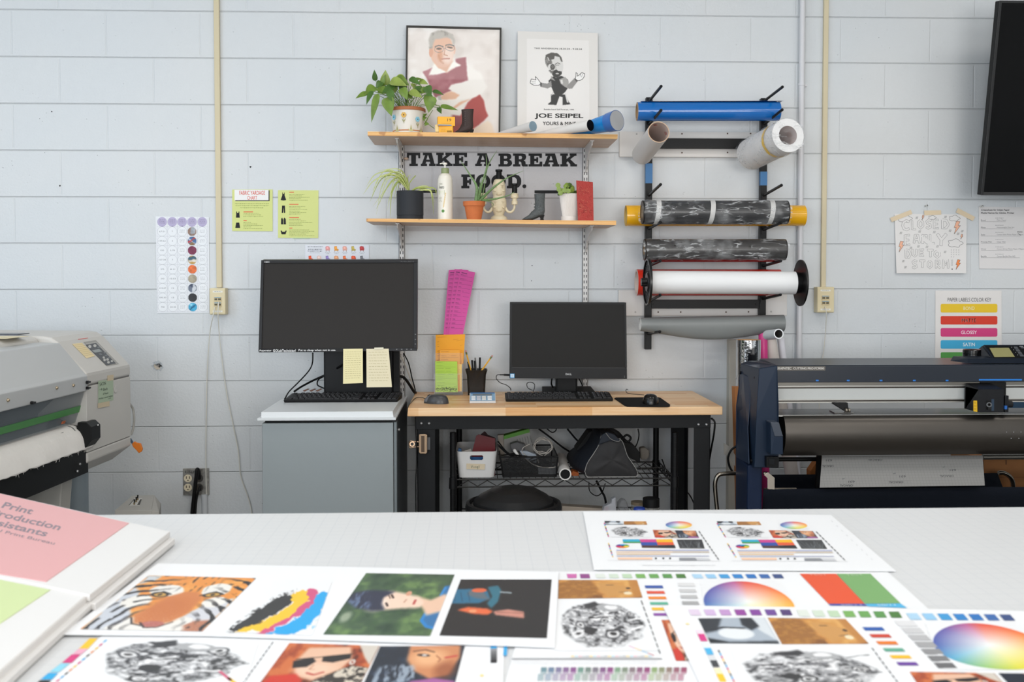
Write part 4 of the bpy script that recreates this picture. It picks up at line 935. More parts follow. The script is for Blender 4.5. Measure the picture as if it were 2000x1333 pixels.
# spider plant
d = .20; o = cpx(801, d); s = 1/pm(d); t = T('potted_spider_plant', 'spider plant with thin striped leaves in a matt black pot on the lower shelf', 'potted plant', o)
m = MB(mat('#303236', .55)); r = 26*s; m.lathe([(r*.93, 0), (r*.98, .002), (r*.99, .017), (r*.96, .0175), (r*.96, .019), (r*1.0, .0195), (r*1.0, 56*s), (r*.93, 56*s), (r*.92, 48*s), (0, 48*s)], o, 40, m=None); m.build('pot', t, smooth=40)
MB(mat('#4a3b2e', .9, bump=.6, bscale=200)).lathe([(r*.92, 47*s), (0, 50*s)], o, 24).build('soil', t)
m = MB(); GA = mat('#9aa74e', .5); GB = mat('#dde0a2', .5)
def blade(m, pts, w0, ma, mb_=None):
    pts = catmull(pts, 5); N = len(pts); L = [];
    for i, p in enumerate(pts):
        a = (pts[min(i+1, N-1)]-pts[max(i-1, 0)]).normalized(); sd = a.cross(Vector((0.1, -1, .2))).normalized(); ww = w0*math.sin(math.pi*min(1, .15+.85*(i/(N-1))))**.7 if i < N-1 else .0002
        L.append((p-sd*ww, p-sd*ww*.35, p+sd*ww*.35, p+sd*ww))
    for i in range(N-1):
        for k in range(3): m.add([L[i][k], L[i][k+1], L[i+1][k+1], L[i+1][k]], [(0, 1, 2, 3)], (mb_ or ma) if k == 1 else ma)
top = lambda: P(800+R.uniform(-9, 9), 374, d)+Vector((0, R.uniform(-.02, .02), 0))
SP = [((775,345),(745,350),(722,395)),((778,340),(750,335),(728,372)),((776,350),(756,352),(741,400)),((782,340),(768,337),(750,345)),((786,345),(770,352),(756,412)),((790,350),(778,352),(768,398)),((780,348),(760,360),(734,410)),
      ((772,338),(735,340),(715,365)),((790,342),(775,330),(738,334)),((795,350),(784,345),(772,390)),((774,352),(752,372),(728,404)),((778,344),(742,346),(726,385)),((784,352),(766,376),(762,425)),((770,342),(732,352),(709,380)),
      ((797,356),(797,345),(803,341)),((800,358),(812,343),(806,348)),((792,346),(786,336),(776,334)),
      ((815,366),(838,366),(850,398)),((818,368),(842,376),(847,420)),((812,368),(830,372),(851,374)),((822,372),(840,372),(844,392)),((815,367),(848,368),(852,385)),((784,340),(758,340),(744,372)),((776,342),(748,358),(735,420)),((781,356),(770,362),(757,398))]
for k, (a, b, c) in enumerate(SP):
    st = P(800, 376, d); dd = R.uniform(.15, .28); blade(m, [st, P(*a, (d+dd)/2), P(*b, dd), P(*c, dd+.01)], R.uniform(.0016, .0028), GA, GB if k % 3 else GA)
m.build('leaves', t)
# lotion bottle
d = .22; o = cpx(869.5, d); s = 1/pm(d); t = T('lotion_bottle', 'cream pump lotion bottle with a green collar and label on the lower shelf', 'bottle', o)
m = MB(mat('#e9e3d6', .3)); r = 14.6*s; m.lathe([(r*.95, 0), (r, .003), (r, 70*s), (r*.97, 79*s), (r*.82, 86*s), (r*.6, 90*s), (r*.5, 90.5*s), (0, 90.5*s)], o, 36, sx=.62 if False else 1); m.build('bottle', t, smooth=50)
MB(mat('#8a9468', .4)).lathe([(r*.5, 90*s), (r*.52, 91*s), (r*.52, 100*s), (r*.45, 101*s), (0, 101*s)], o, 28).build('collar', t, smooth=40)
m = MB(mat('#ebe6da', .35)); m.lathe([(.0035, 101*s), (.0035, 107*s), (.009, 107.5*s), (.0095, 110.5*s), (.007, 111.5*s), (0, 111.5*s)], o, 20); e_ = o+Vector((0, 0, 109.8*s)); m.tube([e_, e_+Vector((-.012, 0, .001)), e_+Vector((-.022, 0, -.0015))], .003, 8, r1=.0022); m.build('pump', t, smooth=50)
bf = lambda u, v, l=0.0: o+Vector((math.sin(u*s/r)*(r+l), -math.cos(u*s/r)*(r+l), -v*s)); m = MB()
m.ptext(bf, 'VITAMIN', -12, -70.5, -5, -68, .0004, '#8c8f78'); m.ptext(bf, 'Aveeno', -12.5, -67, -1.5, -60, .0004, '#4b4f42', .01)
m.prect(bf, -13, -57.5, -1, -48.5, .0004, '#8a9c4b'); m.scrib(bf, -12, -55.5, -4, 1.4, m='#dfe3c0', lift=.0007); m.scrib(bf, -12, -52.5, -5, 1.4, m='#dfe3c0', lift=.0007)
for k in range(4): m.scrib(bf, -12.5, -44+k*2.8, -6, 1, m='#a9a48c', lift=.0004, seed=k)
m.pcirc(bf, -3.8, -17, 3, .0004, '#5f8c46', 14)
for k in range(7): m.ppoly(bf, [(-4+k*.7, -22-k*4), (-1+k*.6, -27-k*4), (-3.5+k*.6, -29-k*4)], .0004, '#e0c590')
m.build('label_print', t)
# aloe in terracotta
d = .25; o = cpx(926, d); s = 1/pm(d); t = T('potted_aloe', 'spindly green aloe in a terracotta pot on the lower shelf', 'potted plant', o)
m = MB(mat('#c76f3d', .75, var=.1, bscale=25)); m.lathe([(13.5*s, 0), (14*s, .001), (18.8*s, 27*s), (21*s, 27.2*s), (21.8*s, 36*s), (19.8*s, 36.2*s), (19*s, 30*s), (0, 30*s)], o, 36, mf=lambda k: mat('#c76f3d', .75, var=.1, bscale=25) if k < 6 else mat('#5a4334', .9)); m.build('pot', t, smooth=35)
m = MB(mat('#6f8b58', .45, var=.3, bscale=220))
def aloe(pts, r0, rt=.0006):
    q = [P(u, v, dd) for u, v, dd in pts]; m.tube(q, r0, 7, r1=rt, k=8)
aloe([(930,392,.25),(931,365,.26),(918,342,.25),(899,313,.24)], .0085); aloe([(934,392,.25),(941,360,.28),(950,326,.29),(949,302,.28)], .006); aloe([(935,390,.25),(944,350,.22),(956,318,.22),(971,294,.22)], .0065)
aloe([(938,392,.25),(960,370,.29),(990,348,.31),(1022,334,.32)], .0068); aloe([(940,392,.25),(965,389,.30),(990,383,.31),(1005,375,.31)], .006); aloe([(942,392,.27),(956,394,.31),(964,400,.31),(956,408,.3)], .0022); aloe([(932,392,.25),(936,370,.24),(941,345,.24)], .005)
aloe([(937,392,.25),(944,375,.24),(949,345,.24),(952,330,.24)], .0035)
m.build('leaves', t, smooth=60)
MB(mat('#b9a07c', .7)).tube([P(938,390,.262), P(937,398,.275), P(941,404,.272), P(938,400,.276)], .0011, 5).build('dry_root', t)
# skull candle holder
d = .15; o = cpx(974.5, d); s = 1/pm(d); t = T('skull_candle_holder', 'cream stacked-skull candle holder with two curled arms and black candles, behind the aloe', 'candle holder', o)
IV = mat('#e0d3b4', .45); m = MB(IV); z0 = o.z
m.lathe([(17.5*s, 0), (18*s, .003), (15*s, 9*s), (9*s, 12.5*s), (10*s, 15*s), (13*s, 24*s), (15*s, 33*s), (14.3*s, 42*s), (11.5*s, 47*s), (11.2*s, 50*s), (13*s, 56*s), (13.2*s, 65*s), (12.2*s, 72*s), (9.5*s, 80*s), (7.5*s, 82*s), (0, 82*s)], o, 32)
m.build('body', t, smooth=70)
m = MB(IV)
for zc, k in ((34, 1.0), (66, .92)):
    for sx in (-1, 1):
        c = o+Vector((sx*5.6*s*k, -12.2*s*k, zc*s)); m.ell(c+Vector((0, 0, 4.2*s)), 4.6*s*k, 2.6*s, 1.5*s, 12); m.ell(c+Vector((sx*2.6*s, 1.2*s, -7*s)), 3.2*s, 3*s, 2.2*s, 12)
    m.ell(o+Vector((0, -12.8*s*k, (zc-4)*s)), 1.5*s, 1.4*s, 2.6*s, 10); m.ell(o+Vector((0, -11.6*s*k, (zc-13)*s)), 6*s, 3.2*s, 3.4*s, 14)
m.build('skull_relief', t, smooth=70)
m = MB(mat('#cdbd9a', .6))
for zc, k in ((34, 1.0), (66, .92)):
    for sx in (-1, 1): m.ell(o+Vector((sx*5.5*s*k, -11.9*s*k, zc*s)), 3.0*s*k, 1.7*s, 2.7*s, 12)
    for i in range(-2, 3): m.box(o.x+i*1.8*s-.0003, o.x+i*1.8*s+.0003, o.y-14.9*s*(.99 if k == 1 else .95), o.y-12*s, z0+(zc-15.5)*s, z0+(zc-11.5)*s)
m.build('eye_sockets', t, smooth=70)
for sx, nm in ((-1, 'left'), (1, 'right')):
    m = MB(IV); cx = o.x+sx*30.5*s; A = lambda x, z: Vector((o.x+sx*x*s, -d, z0+z*s))
    m.tube([A(12, 28), A(17, 20), A(24, 19), A(29.5, 25), A(30.5, 34)], .0062, 10, r1=.005); m.lathe([(5.5*s, 33*s), (6*s, 34*s), (6*s, 40*s), (4.6*s, 41*s), (4.8*s, 45*s), (7.5*s, 46*s), (7.8*s, 50*s), (6.6*s, 51.5*s), (7.5*s, 53*s), (7.5*s, 54.5*s), (5*s, 55*s), (0, 55*s)], Vector((cx, -d, z0)), 20); m.build('candle_arm', t, smooth=50)
CB = mat('#161616', .45, bump=.3, bscale=150)
for x, z, h, r in ((-30.5, 55, 19, 4.4), (30.5, 55, 19, 5.2), (0, 82, 19, 5.6)):
    m = MB(CB); b = Vector((o.x+x*s, -d, z0+z*s)); m.lathe([(r*s, 0), (r*s*1.03, .3*h*s), (r*s*.95, .75*h*s), (r*s*1.25, .8*h*s), (r*s*1.25, h*s), (0, h*s*.97)], b, 18); m.tube([b+Vector((0, 0, h*s*.95)), b+Vector((.0008, 0, (h+6)*s))], .0007, 5, spline=False, m='#8a8580')
    m.build('candle', smooth=40, label=('black candle in the left arm of the skull holder', 'black candle in the right arm of the skull holder', 'black candle on top of the stacked skulls')[(x > 0)*1 if x else 2], cat='candle', group='black candles in the skull holder')
# white ribbed planter
d = .22; o = cpx(1113, d); s = 1/pm(d); t = T('potted_succulent', 'round-leaved green plant in a white ribbed pot and saucer on the lower shelf', 'potted plant', o)
m = MB(mat('#e4ddd6', .5)); N = 64
def rib(k, i): return 1+.022*(1 if i % 2 else -1)
for (r0, z0_), (r1, z1) in (((14.3, 8), (20.8, 53)),):
    vs = []; zs = np.linspace(0, 1, 12)
    for q in zs: 
        for i in range(N*2): a = math.pi*i/N; rr = (r0+(r1-r0)*q)*s*rib(0, i); vs.append(o+Vector((math.cos(a)*rr, math.sin(a)*rr, (z0_+(z1-z0_)*q)*s)))
    n = 2*N; m.add(vs, [(k*n+j, k*n+(j+1) % n, (k+1)*n+(j+1) % n, (k+1)*n+j) for k in range(11) for j in range(n)])
m.lathe([(20.8*s, 53*s), (19.5*s, 53.3*s), (19*s, 46*s), (0, 46*s)], o, 40); m.build('pot', t, smooth=30)
m = MB(mat('#e4ddd6', .5)); m.lathe([(0, .0), (16.5*s, 0), (17.3*s, .001), (17.3*s, 9.5*s), (16*s, 9.8*s), (15.5*s, 4*s), (0, 4*s)], o, 36); m.build('saucer', t, smooth=40)
lv = MB(LEAF); 
LA, LB = mat('#7e9440', .35, var=.25, bscale=60), mat('#4d6a2a', .4, var=.25, bscale=60)
for k in range(46):
    a = R.uniform(0, 6.28); q = R.uniform(0, 1)**.6; c = o+Vector((math.cos(a)*q*20*s-.004, math.sin(a)*q*15*s-.004, (55+R.uniform(-2, 22)*(1.1-q))*s))
    rr = R.uniform(3.5, 6)*s; nn = Vector((math.cos(a)*.6+R.uniform(-.4, .4), -.8+R.uniform(-.3, .3), R.uniform(.1, 1))).normalized()
    ax, b, c2 = lv.frame(nn); n = 10; lv.add([c]+[c+(b*math.cos(i*.628)+c2*math.sin(i*.628))*rr*(1 if i != 3 else .8)-ax*rr*.35 for i in range(n)], [(0, i+1, (i+1) % n+1) for i in range(n)], LA if k % 3 else LB)
for u, v in ((1092, 370), (1095, 377), (1103, 372), (1110, 373), (1090, 362)):
    c = P(u, v, .27); n = 10; lv.add([c]+[c+Vector((math.cos(i*.628)*5*s, .003, math.sin(i*.628)*5*s)) for i in range(n)], [(0, i+1, (i+1) % n+1) for i in range(n)], LA)
lv.build('foliage', t, smooth=50)
# red linocut block
d0 = .27; a, b = P(1125.5, 353, .275), P(1159, 353, .25); zb = zl(1140, .26)
q = [P(1125.5, 352.5, .27), P(1158, 356, .255), P(1159.5, 428, .285), P(1129, 428, .30)]; q[2].z = q[3].z = zb
m = MB(mat('#a8312a', .4, bump=.6, bscale=140)); m.slab(q, (0, .006, 0)); rr = random.Random(11)
for k in range(34):
    s0, r0 = rr.uniform(.08, .85), rr.uniform(.12, .9); pts = [(s0, r0)]
    for _ in range(3): pts.append((min(.95, max(.05, pts[-1][0]+rr.uniform(-.1, .14))), min(.95, max(.05, pts[-1][1]+rr.uniform(-.06, .06)))))
    m.pline(lambda u, v, l=0.0: bil(q, u, v, l), pts, .012, .0006, '#b8604a' if k % 2 else '#8a2420')
m.build('carved_block', label='red carved linoleum printing block propped on the lower shelf against the white pot', cat='printing block')

# ---- clip to the rolls standing behind: nothing else on the shelves
# ================================================================ vinyl roll rack on the wall
def board_px(u0, v0, u1, v1, lab, screws):
    a, b = P(u0, v0, .018), P(u1, v1, .018); m = MB(mat('#dad6d2', .5)); m.box(a.x, b.x, -.018, 0, b.z, a.z)
    t = T('backing_board', lab, 'board', ((a.x+b.x)/2, 0, b.z)); m.build('plank', t, bevel=.001)
    m = MB(); fn = onwall(.0185)
    for x, y, c in screws: m.pcirc(fn, x, y, 1.6, .0004, '#6a5344' if c else '#8c8a86', 10); m.pcirc(fn, x, y, .7, .0008, '#2f2622' if c else '#d5d2cc', 8)
    m.build('screws', t)
board_px(1210, 257, 1478, 307.5, 'upper white painted wooden board behind the vinyl rack', [(1243.5, 262, 0), (1332, 261.5, 1), (1421, 261, 1), (1466, 261, 1), (1243.5, 299, 0), (1332, 298.5, 1), (1421, 298, 1)])
board_px(1208, 567, 1537, 617, 'lower white painted wooden board behind the vinyl rack', [(1241, 610, 0), (1285.5, 610, 1), (1329.5, 610, 1), (1418, 610, 1), (1462, 609.5, 1), (1506, 609, 0)])
rk = T('vinyl_rack', 'black steel wall rack with pegs holding horizontal vinyl and paper rolls', 'rack', (P(1380, 680, .03).x, 0, P(1380, 683, .05).z))
RB = mat('#19191a', .4); dR = .05
XA = P(1267.5, 400, dR).x; XB = P(1491.5, 400, dR).x
zt, zb1, zb2 = P(1267, 190, dR).z, P(1264, 683, dR).z, P(1491, 640, dR).z; hw = .0145
MB(RB).box(XA-hw, XA+hw, -dR, -.019, zb1, zt).build('upright', rk, bevel=.0015); MB(RB).box(XB-hw, XB+hw, -dR, -.019, zb2, zt).build('upright', rk, bevel=.0015)
for v0, v1 in ((270, 289.5), (586, 603)):
    z0, z1 = P(1300, v1, .045).z, P(1300, v0, .045).z; m = MB(RB); m.box(XA+hw, XB-hw, -.045, -.020, z0, z1)
    for x in (XA+hw+.012, XB-hw-.012): m.cyl((x, -.045, (z0+z1)/2), (x, -.049, (z0+z1)/2), .005, n=8)
    m.build('crossbar', rk, bevel=.001)
BT = mat('#3a74a8', .45)
for x, v0, v1 in ((XA, 320, 358.5), (XB, 335, 362)):
    m = MB(BT); m.box(x-hw-.0006, x+hw+.0006, -dR-.0008, -.03, P(1380, v1, dR).z, P(1380, v0, dR).z); m.build('blue_tape', rk, label='blue tape wrapped around the upright')
PEGS = [(1266,197,1282,168.5),(1268,243,1281.5,215.5),(1266,382,1281.5,360.5),(1268,447,1281.5,434.5),(1266,520,1279,510),(1264,590,1281,577),(1264,652,1282,648.5),
        (1497,197,1522,170),(1497,243,1521.5,214.5),(1494,382,1521.5,362),(1494,449,1520.5,435.5),(1492,520,1517,510),(1494,584,1522.5,576)]
for u0, v0, u1, v1 in PEGS:
    a, b = P(u0, v0, dR), P(u1, v1, .30); a.x = XA if u0 < 1400 else XB; b.x = a.x+(.006 if u0 < 1400 else .004)
    # keep the peg square to the rack: only its tip height follows the photo
    m = MB(RB); m.cyl(a, b, .0062, .0062, n=10); m.ell(b, .0064, .0064, .0064, 10); m.box(a.x-.011, a.x+.011, -dR-.004, -dR, a.z-.02, a.z+.008); m.build('peg', rk, smooth=50)
def hroll(u0, v0, u1, v1, rpx, d, name, lab, m_out, m_in='#c9b79c', wall=.004, seam=None, d1=None):
    d1 = d if d1 is None else d1; a, b = P(u0, v0, d), P(u1, v1, d1); r = rpx/pm(d); q = MB(m_out); q.pipe(a, b, r, r-wall, 40, m_out, mat(m_in, .8), mat(m_in, .8)); return q, a, b, r
# blue roll on the top pegs
t = T('vinyl_roll', 'glossy blue vinyl roll lying across the top pegs of the rack', 'roll', P(1380, 236, .16)); BL = mat('#1467b4', .12, coat=.5)
q, a, b, r = hroll(1244, 217.8, 1521, 218, 18.3, .15, '', '', BL, '#c7a886', .004); q.build('vinyl', t, smooth=50)
ax = (b-a).normalized(); m = MB(BL)
m.grid(lambda s, q_: a.lerp(b, .02+.995*s)+Vector((0, -(r+.001)*math.sin(-.25+q_*.9)*.9, (r+.0012+.003*q_*s)*math.cos(-.25+q_*.55)))+Vector((.006*q_, 0, 0)), 24, 8); m.build('loose_edge', t, smooth=60, solid=.0004)
MB(mat('#c9a782', .8)).pipe(a-ax*.001, a+ax*.3, r-.006, r-.010, 32, mat('#c9a782', .8), mat('#a98a66', .8)).build('cardboard_core', t, smooth=50)
# white tube pointing out on the second left peg
t = T('paper_tube', 'open white paper tube hung end-on on the upper left peg', 'roll', P(1270, 300, .15)); a, b = P(1286.5, 258, .42), P(1268, 302, .12); r = 21.5/pm(.42); b.x = a.x-.018
q = MB(mat('#dcd8d4', .5)); q.pipe(a, b, r, r-.0035, 40, mat('#dcd8d4', .5), mat('#c9b6ac', .7), mat('#c7a98e', .8)); q.build('tube', t, smooth=50)
ax, u_, v_ = q.frame(b-a); m = MB(mat('#b04a44', .7)); rr = random.Random(3)
for k in range(12):
    an = rr.uniform(0, 6.28); s0 = rr.uniform(.01, .05); p = lambda an, s: a+ax*s+(u_*math.cos(an)+v_*math.sin(an))*(r-.0042)
    m.add([p(an, s0), p(an+.35, s0), p(an+.35, s0+.006), p(an, s0+.006)], [(0, 1, 2, 3)])
m.build('inner_print', t)
fnT = lambda u, v, l=0.0: a+ax*v+(u_*math.cos(u)+v_*math.sin(u))*(r+.0004+l); 
# plastic-wrapped big roll pointing out on the right
t = T('wrapped_roll', 'big white paper roll in clear plastic pointing out from the right peg, yellow strap', 'roll', P(1500, 335, .2)); a, b = P(1539, 264.5, .46), P(1497, 305, .12); b.x = a.x-.055; b.z = a.z-.035
r = 33.5/pm(.46); WR = mat('#e3e0de', .5); q = MB(WR); q.pipe(a, b, r, 19/pm(.46), 44, WR, mat('#cdbfbb', .6), mat('#e6e5e4', .55)); q.build('paper', t, smooth=50)
ax, u_, v_ = q.frame(b-a); m = MB(mat('#e4b92c', .5)); L_ = (b-a).length
def cyf(rr_): return lambda th, s: a+ax*s+(u_*math.cos(th)+v_*math.sin(th))*rr_
g = cyf(r+.0025); m.grid(lambda p, q_: g(p*2*math.pi, .075+.02*q_), 48, 1); m.build('yellow_strap', t, smooth=50)
def film():
    N = NT('clear_film'); N.base('#f2f3f4'); N.rough(.1)
    mp = N.n('ShaderNodeMapping'); mp.inputs['Scale'].default_value = (9, 26, 34); mp.inputs['Rotation'].default_value = (0, .35, .2); N.l(N.pos, mp.inputs['Vector'])
    nz = N.noise(1.0, 3, mp.outputs[0], .55); ridge = N.sm(N.math('ABSOLUTE', N.math('SUBTRACT', nz, .5)), .0, .05, 1, 0)
    soft = N.sm(N.noise(11, 3), .45, .75, 0, .22)
    al = N.math('ADD', N.math('MULTIPLY', N.math('MULTIPLY', ridge, N.sm(N.noise(16, 2), .42, .6)), .42), N.math('ADD', soft, .04)); N.l(al, N.b.inputs['Alpha'])
    N.bump(N.math('ADD', N.math('MULTIPLY', ridge, .6), nz), .8, .006); N.b.inputs['Specular IOR Level'].default_value = .9
    return N.m
FILM = film()
rr = random.Random(9); 
m = MB(FILM); g2 = lambda th, s: a+ax*s+(u_*math.cos(th)+v_*math.sin(th))*(r+.004+.004*mn.noise(Vector((math.cos(th)*3, math.sin(th)*3, s*22))))
m.grid(lambda p, q_: g2(p*2*math.pi, -.008+(L_+.02)*q_), 72, 30)
m.grid(lambda p, q_: a-ax*(.007+.003*mn.noise(Vector((p*40, q_*3, 2))))+(u_*math.cos(p*2*math.pi)+v_*math.sin(p*2*math.pi))*(.012+(r-.008)*q_), 60, 6); m.build('plastic_wrap', t, smooth=70)
# yellow roll behind, black wrapped roll in front
q, a, b, r = hroll(1222, 421.5, 1570, 421.5, 20.5, .13, '', '', mat('#efb11b', .2, coat=.4), '#d9b96e', .004); q.build('vinyl_roll', smooth=50, label='long yellow vinyl roll sticking out at both ends behind the wrapped black roll', cat='roll')
def wrapped(u0, v0, u1, v1, rpx, d, lab, c, bands, c2=None, bumpy=.003):
    a, b = P(u0, v0, d), P(u1, v1, d); r = rpx/pm(d); t = T('wrapped_vinyl_roll', lab, 'roll', (a+b)/2-Vector((0, 0, r)))
    m = MB(mat(c, .25)); m.pipe(a, b, r*.93, r*.5, 40, mat(c, .25), mat('#8a7358', .8), mat('#3a3634', .6)); m.build('vinyl', t, smooth=50)
    if c2:
        m = MB(mat(c2, .25)); m.cyl(a+Vector((.03, .012, -.010)), b+Vector((-.03, .012, -.010)), r*.86, n=40); m.build('inner_layer', t, smooth=50, label='dark red vinyl showing under the black')
    for s in bands:
        m = MB(mat('#c9c7c4', .5)); c0 = a.lerp(b, s); m.grid(lambda p, q_: c0+Vector(((q_-.5)*.02+.006*math.sin(p*6.28), math.cos(p*6.28)*(r*.945), math.sin(p*6.28)*(r*.945))), 40, 2); m.build('paper_band', t, smooth=50)
    m = MB(FILM); L = b-a
    m.grid(lambda p, q_: a+L*(-.015+1.03*q_)+Vector((0, math.cos(p*6.2832), math.sin(p*6.2832)))*(r*.97+bumpy*(mn.noise(Vector((math.cos(p*6.2832)*2.5, math.sin(p*6.2832)*2.5, q_*16)))+.5*mn.noise(Vector((math.cos(p*6.2832)*6, math.sin(p*6.2832)*6, q_*45)))))*(1 if .02 < q_ < .98 else .9), 60, 160)
    m.build('plastic_wrap', t, smooth=80); return t
wrapped(1254, 415, 1537, 415, 25, .25, 'black vinyl roll in crinkled clear plastic with three white paper bands, across the pegs', '#1c1c1e', (.1, .47, .88))
wrapped(1258, 488, 1533, 488, 22.5, .22, 'dark vinyl roll in crinkled plastic showing red underneath, below the banded one', '#2b2827', (), '#7a1719')
# red roll behind, spool in front
q, a, b, r = hroll(1243, 552, 1522, 552, 26, .112, '', '', mat('#d8301f', .25, coat=.3), '#d9c6bb', .010); q.build('vinyl_roll', smooth=50, label='bright red vinyl roll lying behind the white roll with black spool flanges', cat='roll')
t = T('paper_spool', 'white paper roll on a black spool with round end flanges, front of the red roll', 'roll', P(1410, 600, .28)); d = .285
a, b = P(1268, 551.5, d), P(1552, 553, d); r = 22.6/pm(d); ax = (b-a).normalized()
MB(mat('#e6e6e6', .5)).cyl(a, b, r, n=48, mc=mat('#d8d8d8', .6)).build('paper', t, smooth=50)
SPB = mat('#101011', .28)
for c, sg, nm in ((a, -1, 0), (b, 1, 1)):
    m = MB(SPB); R_ = 46/pm(d); o = c+ax*sg*(.002 if nm == 0 else .022)
    if nm == 1: m.cyl(c, o, r*.97, r*.9, n=36)
    m.lathe([(0, 0), (R_, 0), (R_, .006), (R_*.96, .0085), (r*1.1, .0085), (r*.8, .012), (r*.5, .014), (r*.5, .022), (0, .022)] if nm else [(0, 0), (R_, 0), (R_, .010), (R_*.93, .010), (R_*.93, .004), (r*.9, .004), (r*.8, .010), (0, .010)], o, 56, ax*sg)
    m.build('flange', t, smooth=35)
    if nm == 0:
        m = MB(mat('#333335', .35)); 
        for k in range(16):
            an = k*math.pi/8; e = Vector((0, math.cos(an), math.sin(an))); p0 = o+ax*sg*.0055+e*r*.8; p1 = o+ax*sg*.0055+e*R_*.93; m.cyl(p0, p1, .0008, n=5)
        for rr_ in (.5, .72): m.pipe(o+ax*sg*.004, o+ax*sg*.0062, R_*rr_, R_*rr_-.0012, 40)
        m.build('flange_ribs', t, smooth=40)
        m = MB(SPB); k0 = o+ax*sg*.01; m.cyl(k0, k0+ax*sg*.022, .016, .014, n=20)
        for k in range(8): an = k*math.pi/4; m.cyl(k0+Vector((0, math.cos(an)*.015, math.sin(an)*.015)), k0+ax*sg*.022+Vector((0, math.cos(an)*.014, math.sin(an)*.014)), .0035, n=8)
        m.build('hub_knob', t, smooth=40)
# grey sheet roll sagging on the lowest pegs
t = T('grey_vinyl_roll', 'loosely rolled matt grey vinyl sagging on the lowest pegs of the rack', 'roll', P(1390, 655, .2)); d = .20; a, b = P(1250, 634, d), P(1530, 631.5, d); GY = mat('#7c7f7e', .38)
r = 15.5/pm(d)
def sag(p, q_):
    th = p*2*math.pi; s = math.sin(math.pi*min(1, max(0, q_)))**1.3; low = max(0, -math.sin(th)); rr_ = (13.2+3.2*q_)/pm(d)
    return a.lerp(b, q_)+Vector((0, math.cos(th)*rr_, math.sin(th)*rr_-low*s*16.5/pm(d)))
m = MB(GY); m.grid(sag, 48, 40); m.build('sheet', t, smooth=60)
m = MB(mat('#dcdad6', .6)); m.grid(lambda p, q_: a+Vector((-.0005+.25*q_, math.cos(p*6.2832)*(r-.0035)*.84, math.sin(p*6.2832)*(r-.0035)*.84)), 40, 1); m.pipe(a-Vector((.0008, 0, 0)), a+Vector((.002, 0, 0)), 13.2/pm(d), 12/pm(d), 40); m.build('inner_face', t, smooth=60, label='white inner face of the grey vinyl')

# ================================================================ rolls and a post standing on the floor between bench and plotter
def stand(name, pts, rt, lab, mo, mi, ri=.7, hollow=True):
    a, b = pts; m = MB(mo); m.pipe(a, b, rt, rt*ri, 36, mo, mi, mi); return m.build(name, smooth=50, label=lab, cat='roll')
def chrome_wrinkle():
    N = NT('mirror_film'); N.base('#cfd0d2'); N.b.inputs['Metallic'].default_value = 1; N.rough(.04); N.bump(N.noise(22, 3), .35, .004); return N.m
d = .30; a = P(1462, 664, d); stand('mirror_film_roll', (a, Vector((a.x, a.y, .02))), 24/pm(d), 'mirror-silver film roll standing upright behind the left end of the plotter', chrome_wrinkle(), mat('#b98f63', .8), .86)
d = .20; a = P(1490, 646, d); b = Vector((a.x+.012, -.25, .02)); stand('pink_roll', (a, b), 8/pm(d)*1.1, 'bright pink vinyl roll standing upright between the silver and white rolls', mat('#d23c86', .35), mat('#f0dbe4', .6), .7)
d = .25; a = P(1516, 652, d); a2 = P(1500, 652, d-.10)
m = MB(mat('#d9dde0', .5)); f_ = P(1521, 652.5, .40); g_ = P(1500, 656, .2); 
p0, p1 = f_, Vector((f_.x-.012, -.28, f_.z-.012)); m.pipe(f_, p1, 10/pm(.4), 8/pm(.4), 30, mat('#d3d8db', .5), mat('#56534f', .7), mat('#e6e8ea', .5)); m.build('small_paper_roll', smooth=50, label='short white paper roll resting under the grey vinyl at the right of the rack', cat='roll')
for (u, v, dd, ub, r_, c, l) in ((1503, 664, .16, 1530, 13, '#c9c0ba', 'long off-white roll leaning on the wall behind the plotter beam'), (1525, 662, .10, 1538, 7, '#dcdbe2', 'thin pale lilac roll leaning beside the off-white roll behind the plotter')):
    a = P(u, v, dd); b = P(ub+22, 960, dd+.12); b = a+(b-a)*((a.z-.02)/(a.z-b.z)); m = MB(mat(c, .6)); m.pipe(a, b, r_/pm(dd), r_/pm(dd)*.6, 28, mat(c, .6), mat('#8b8782', .7)); m.build('paper_roll', smooth=50, label=l, cat='roll')
# beige square post in front of the wall left of the plotter
a, b = P(1425, 640, .05), P(1437, 1100, .05); m = MB(mat('#b7b2a6', .45)); m.box(a.x, b.x, -.05, -.002, 0, P(1430, 664, .05).z); m.build('metal_post', bevel=.002, label='beige metal post standing against the wall between workbench and plotter', cat='post')
a, b = P(1532, 620, .02), P(1532, 900, .02)
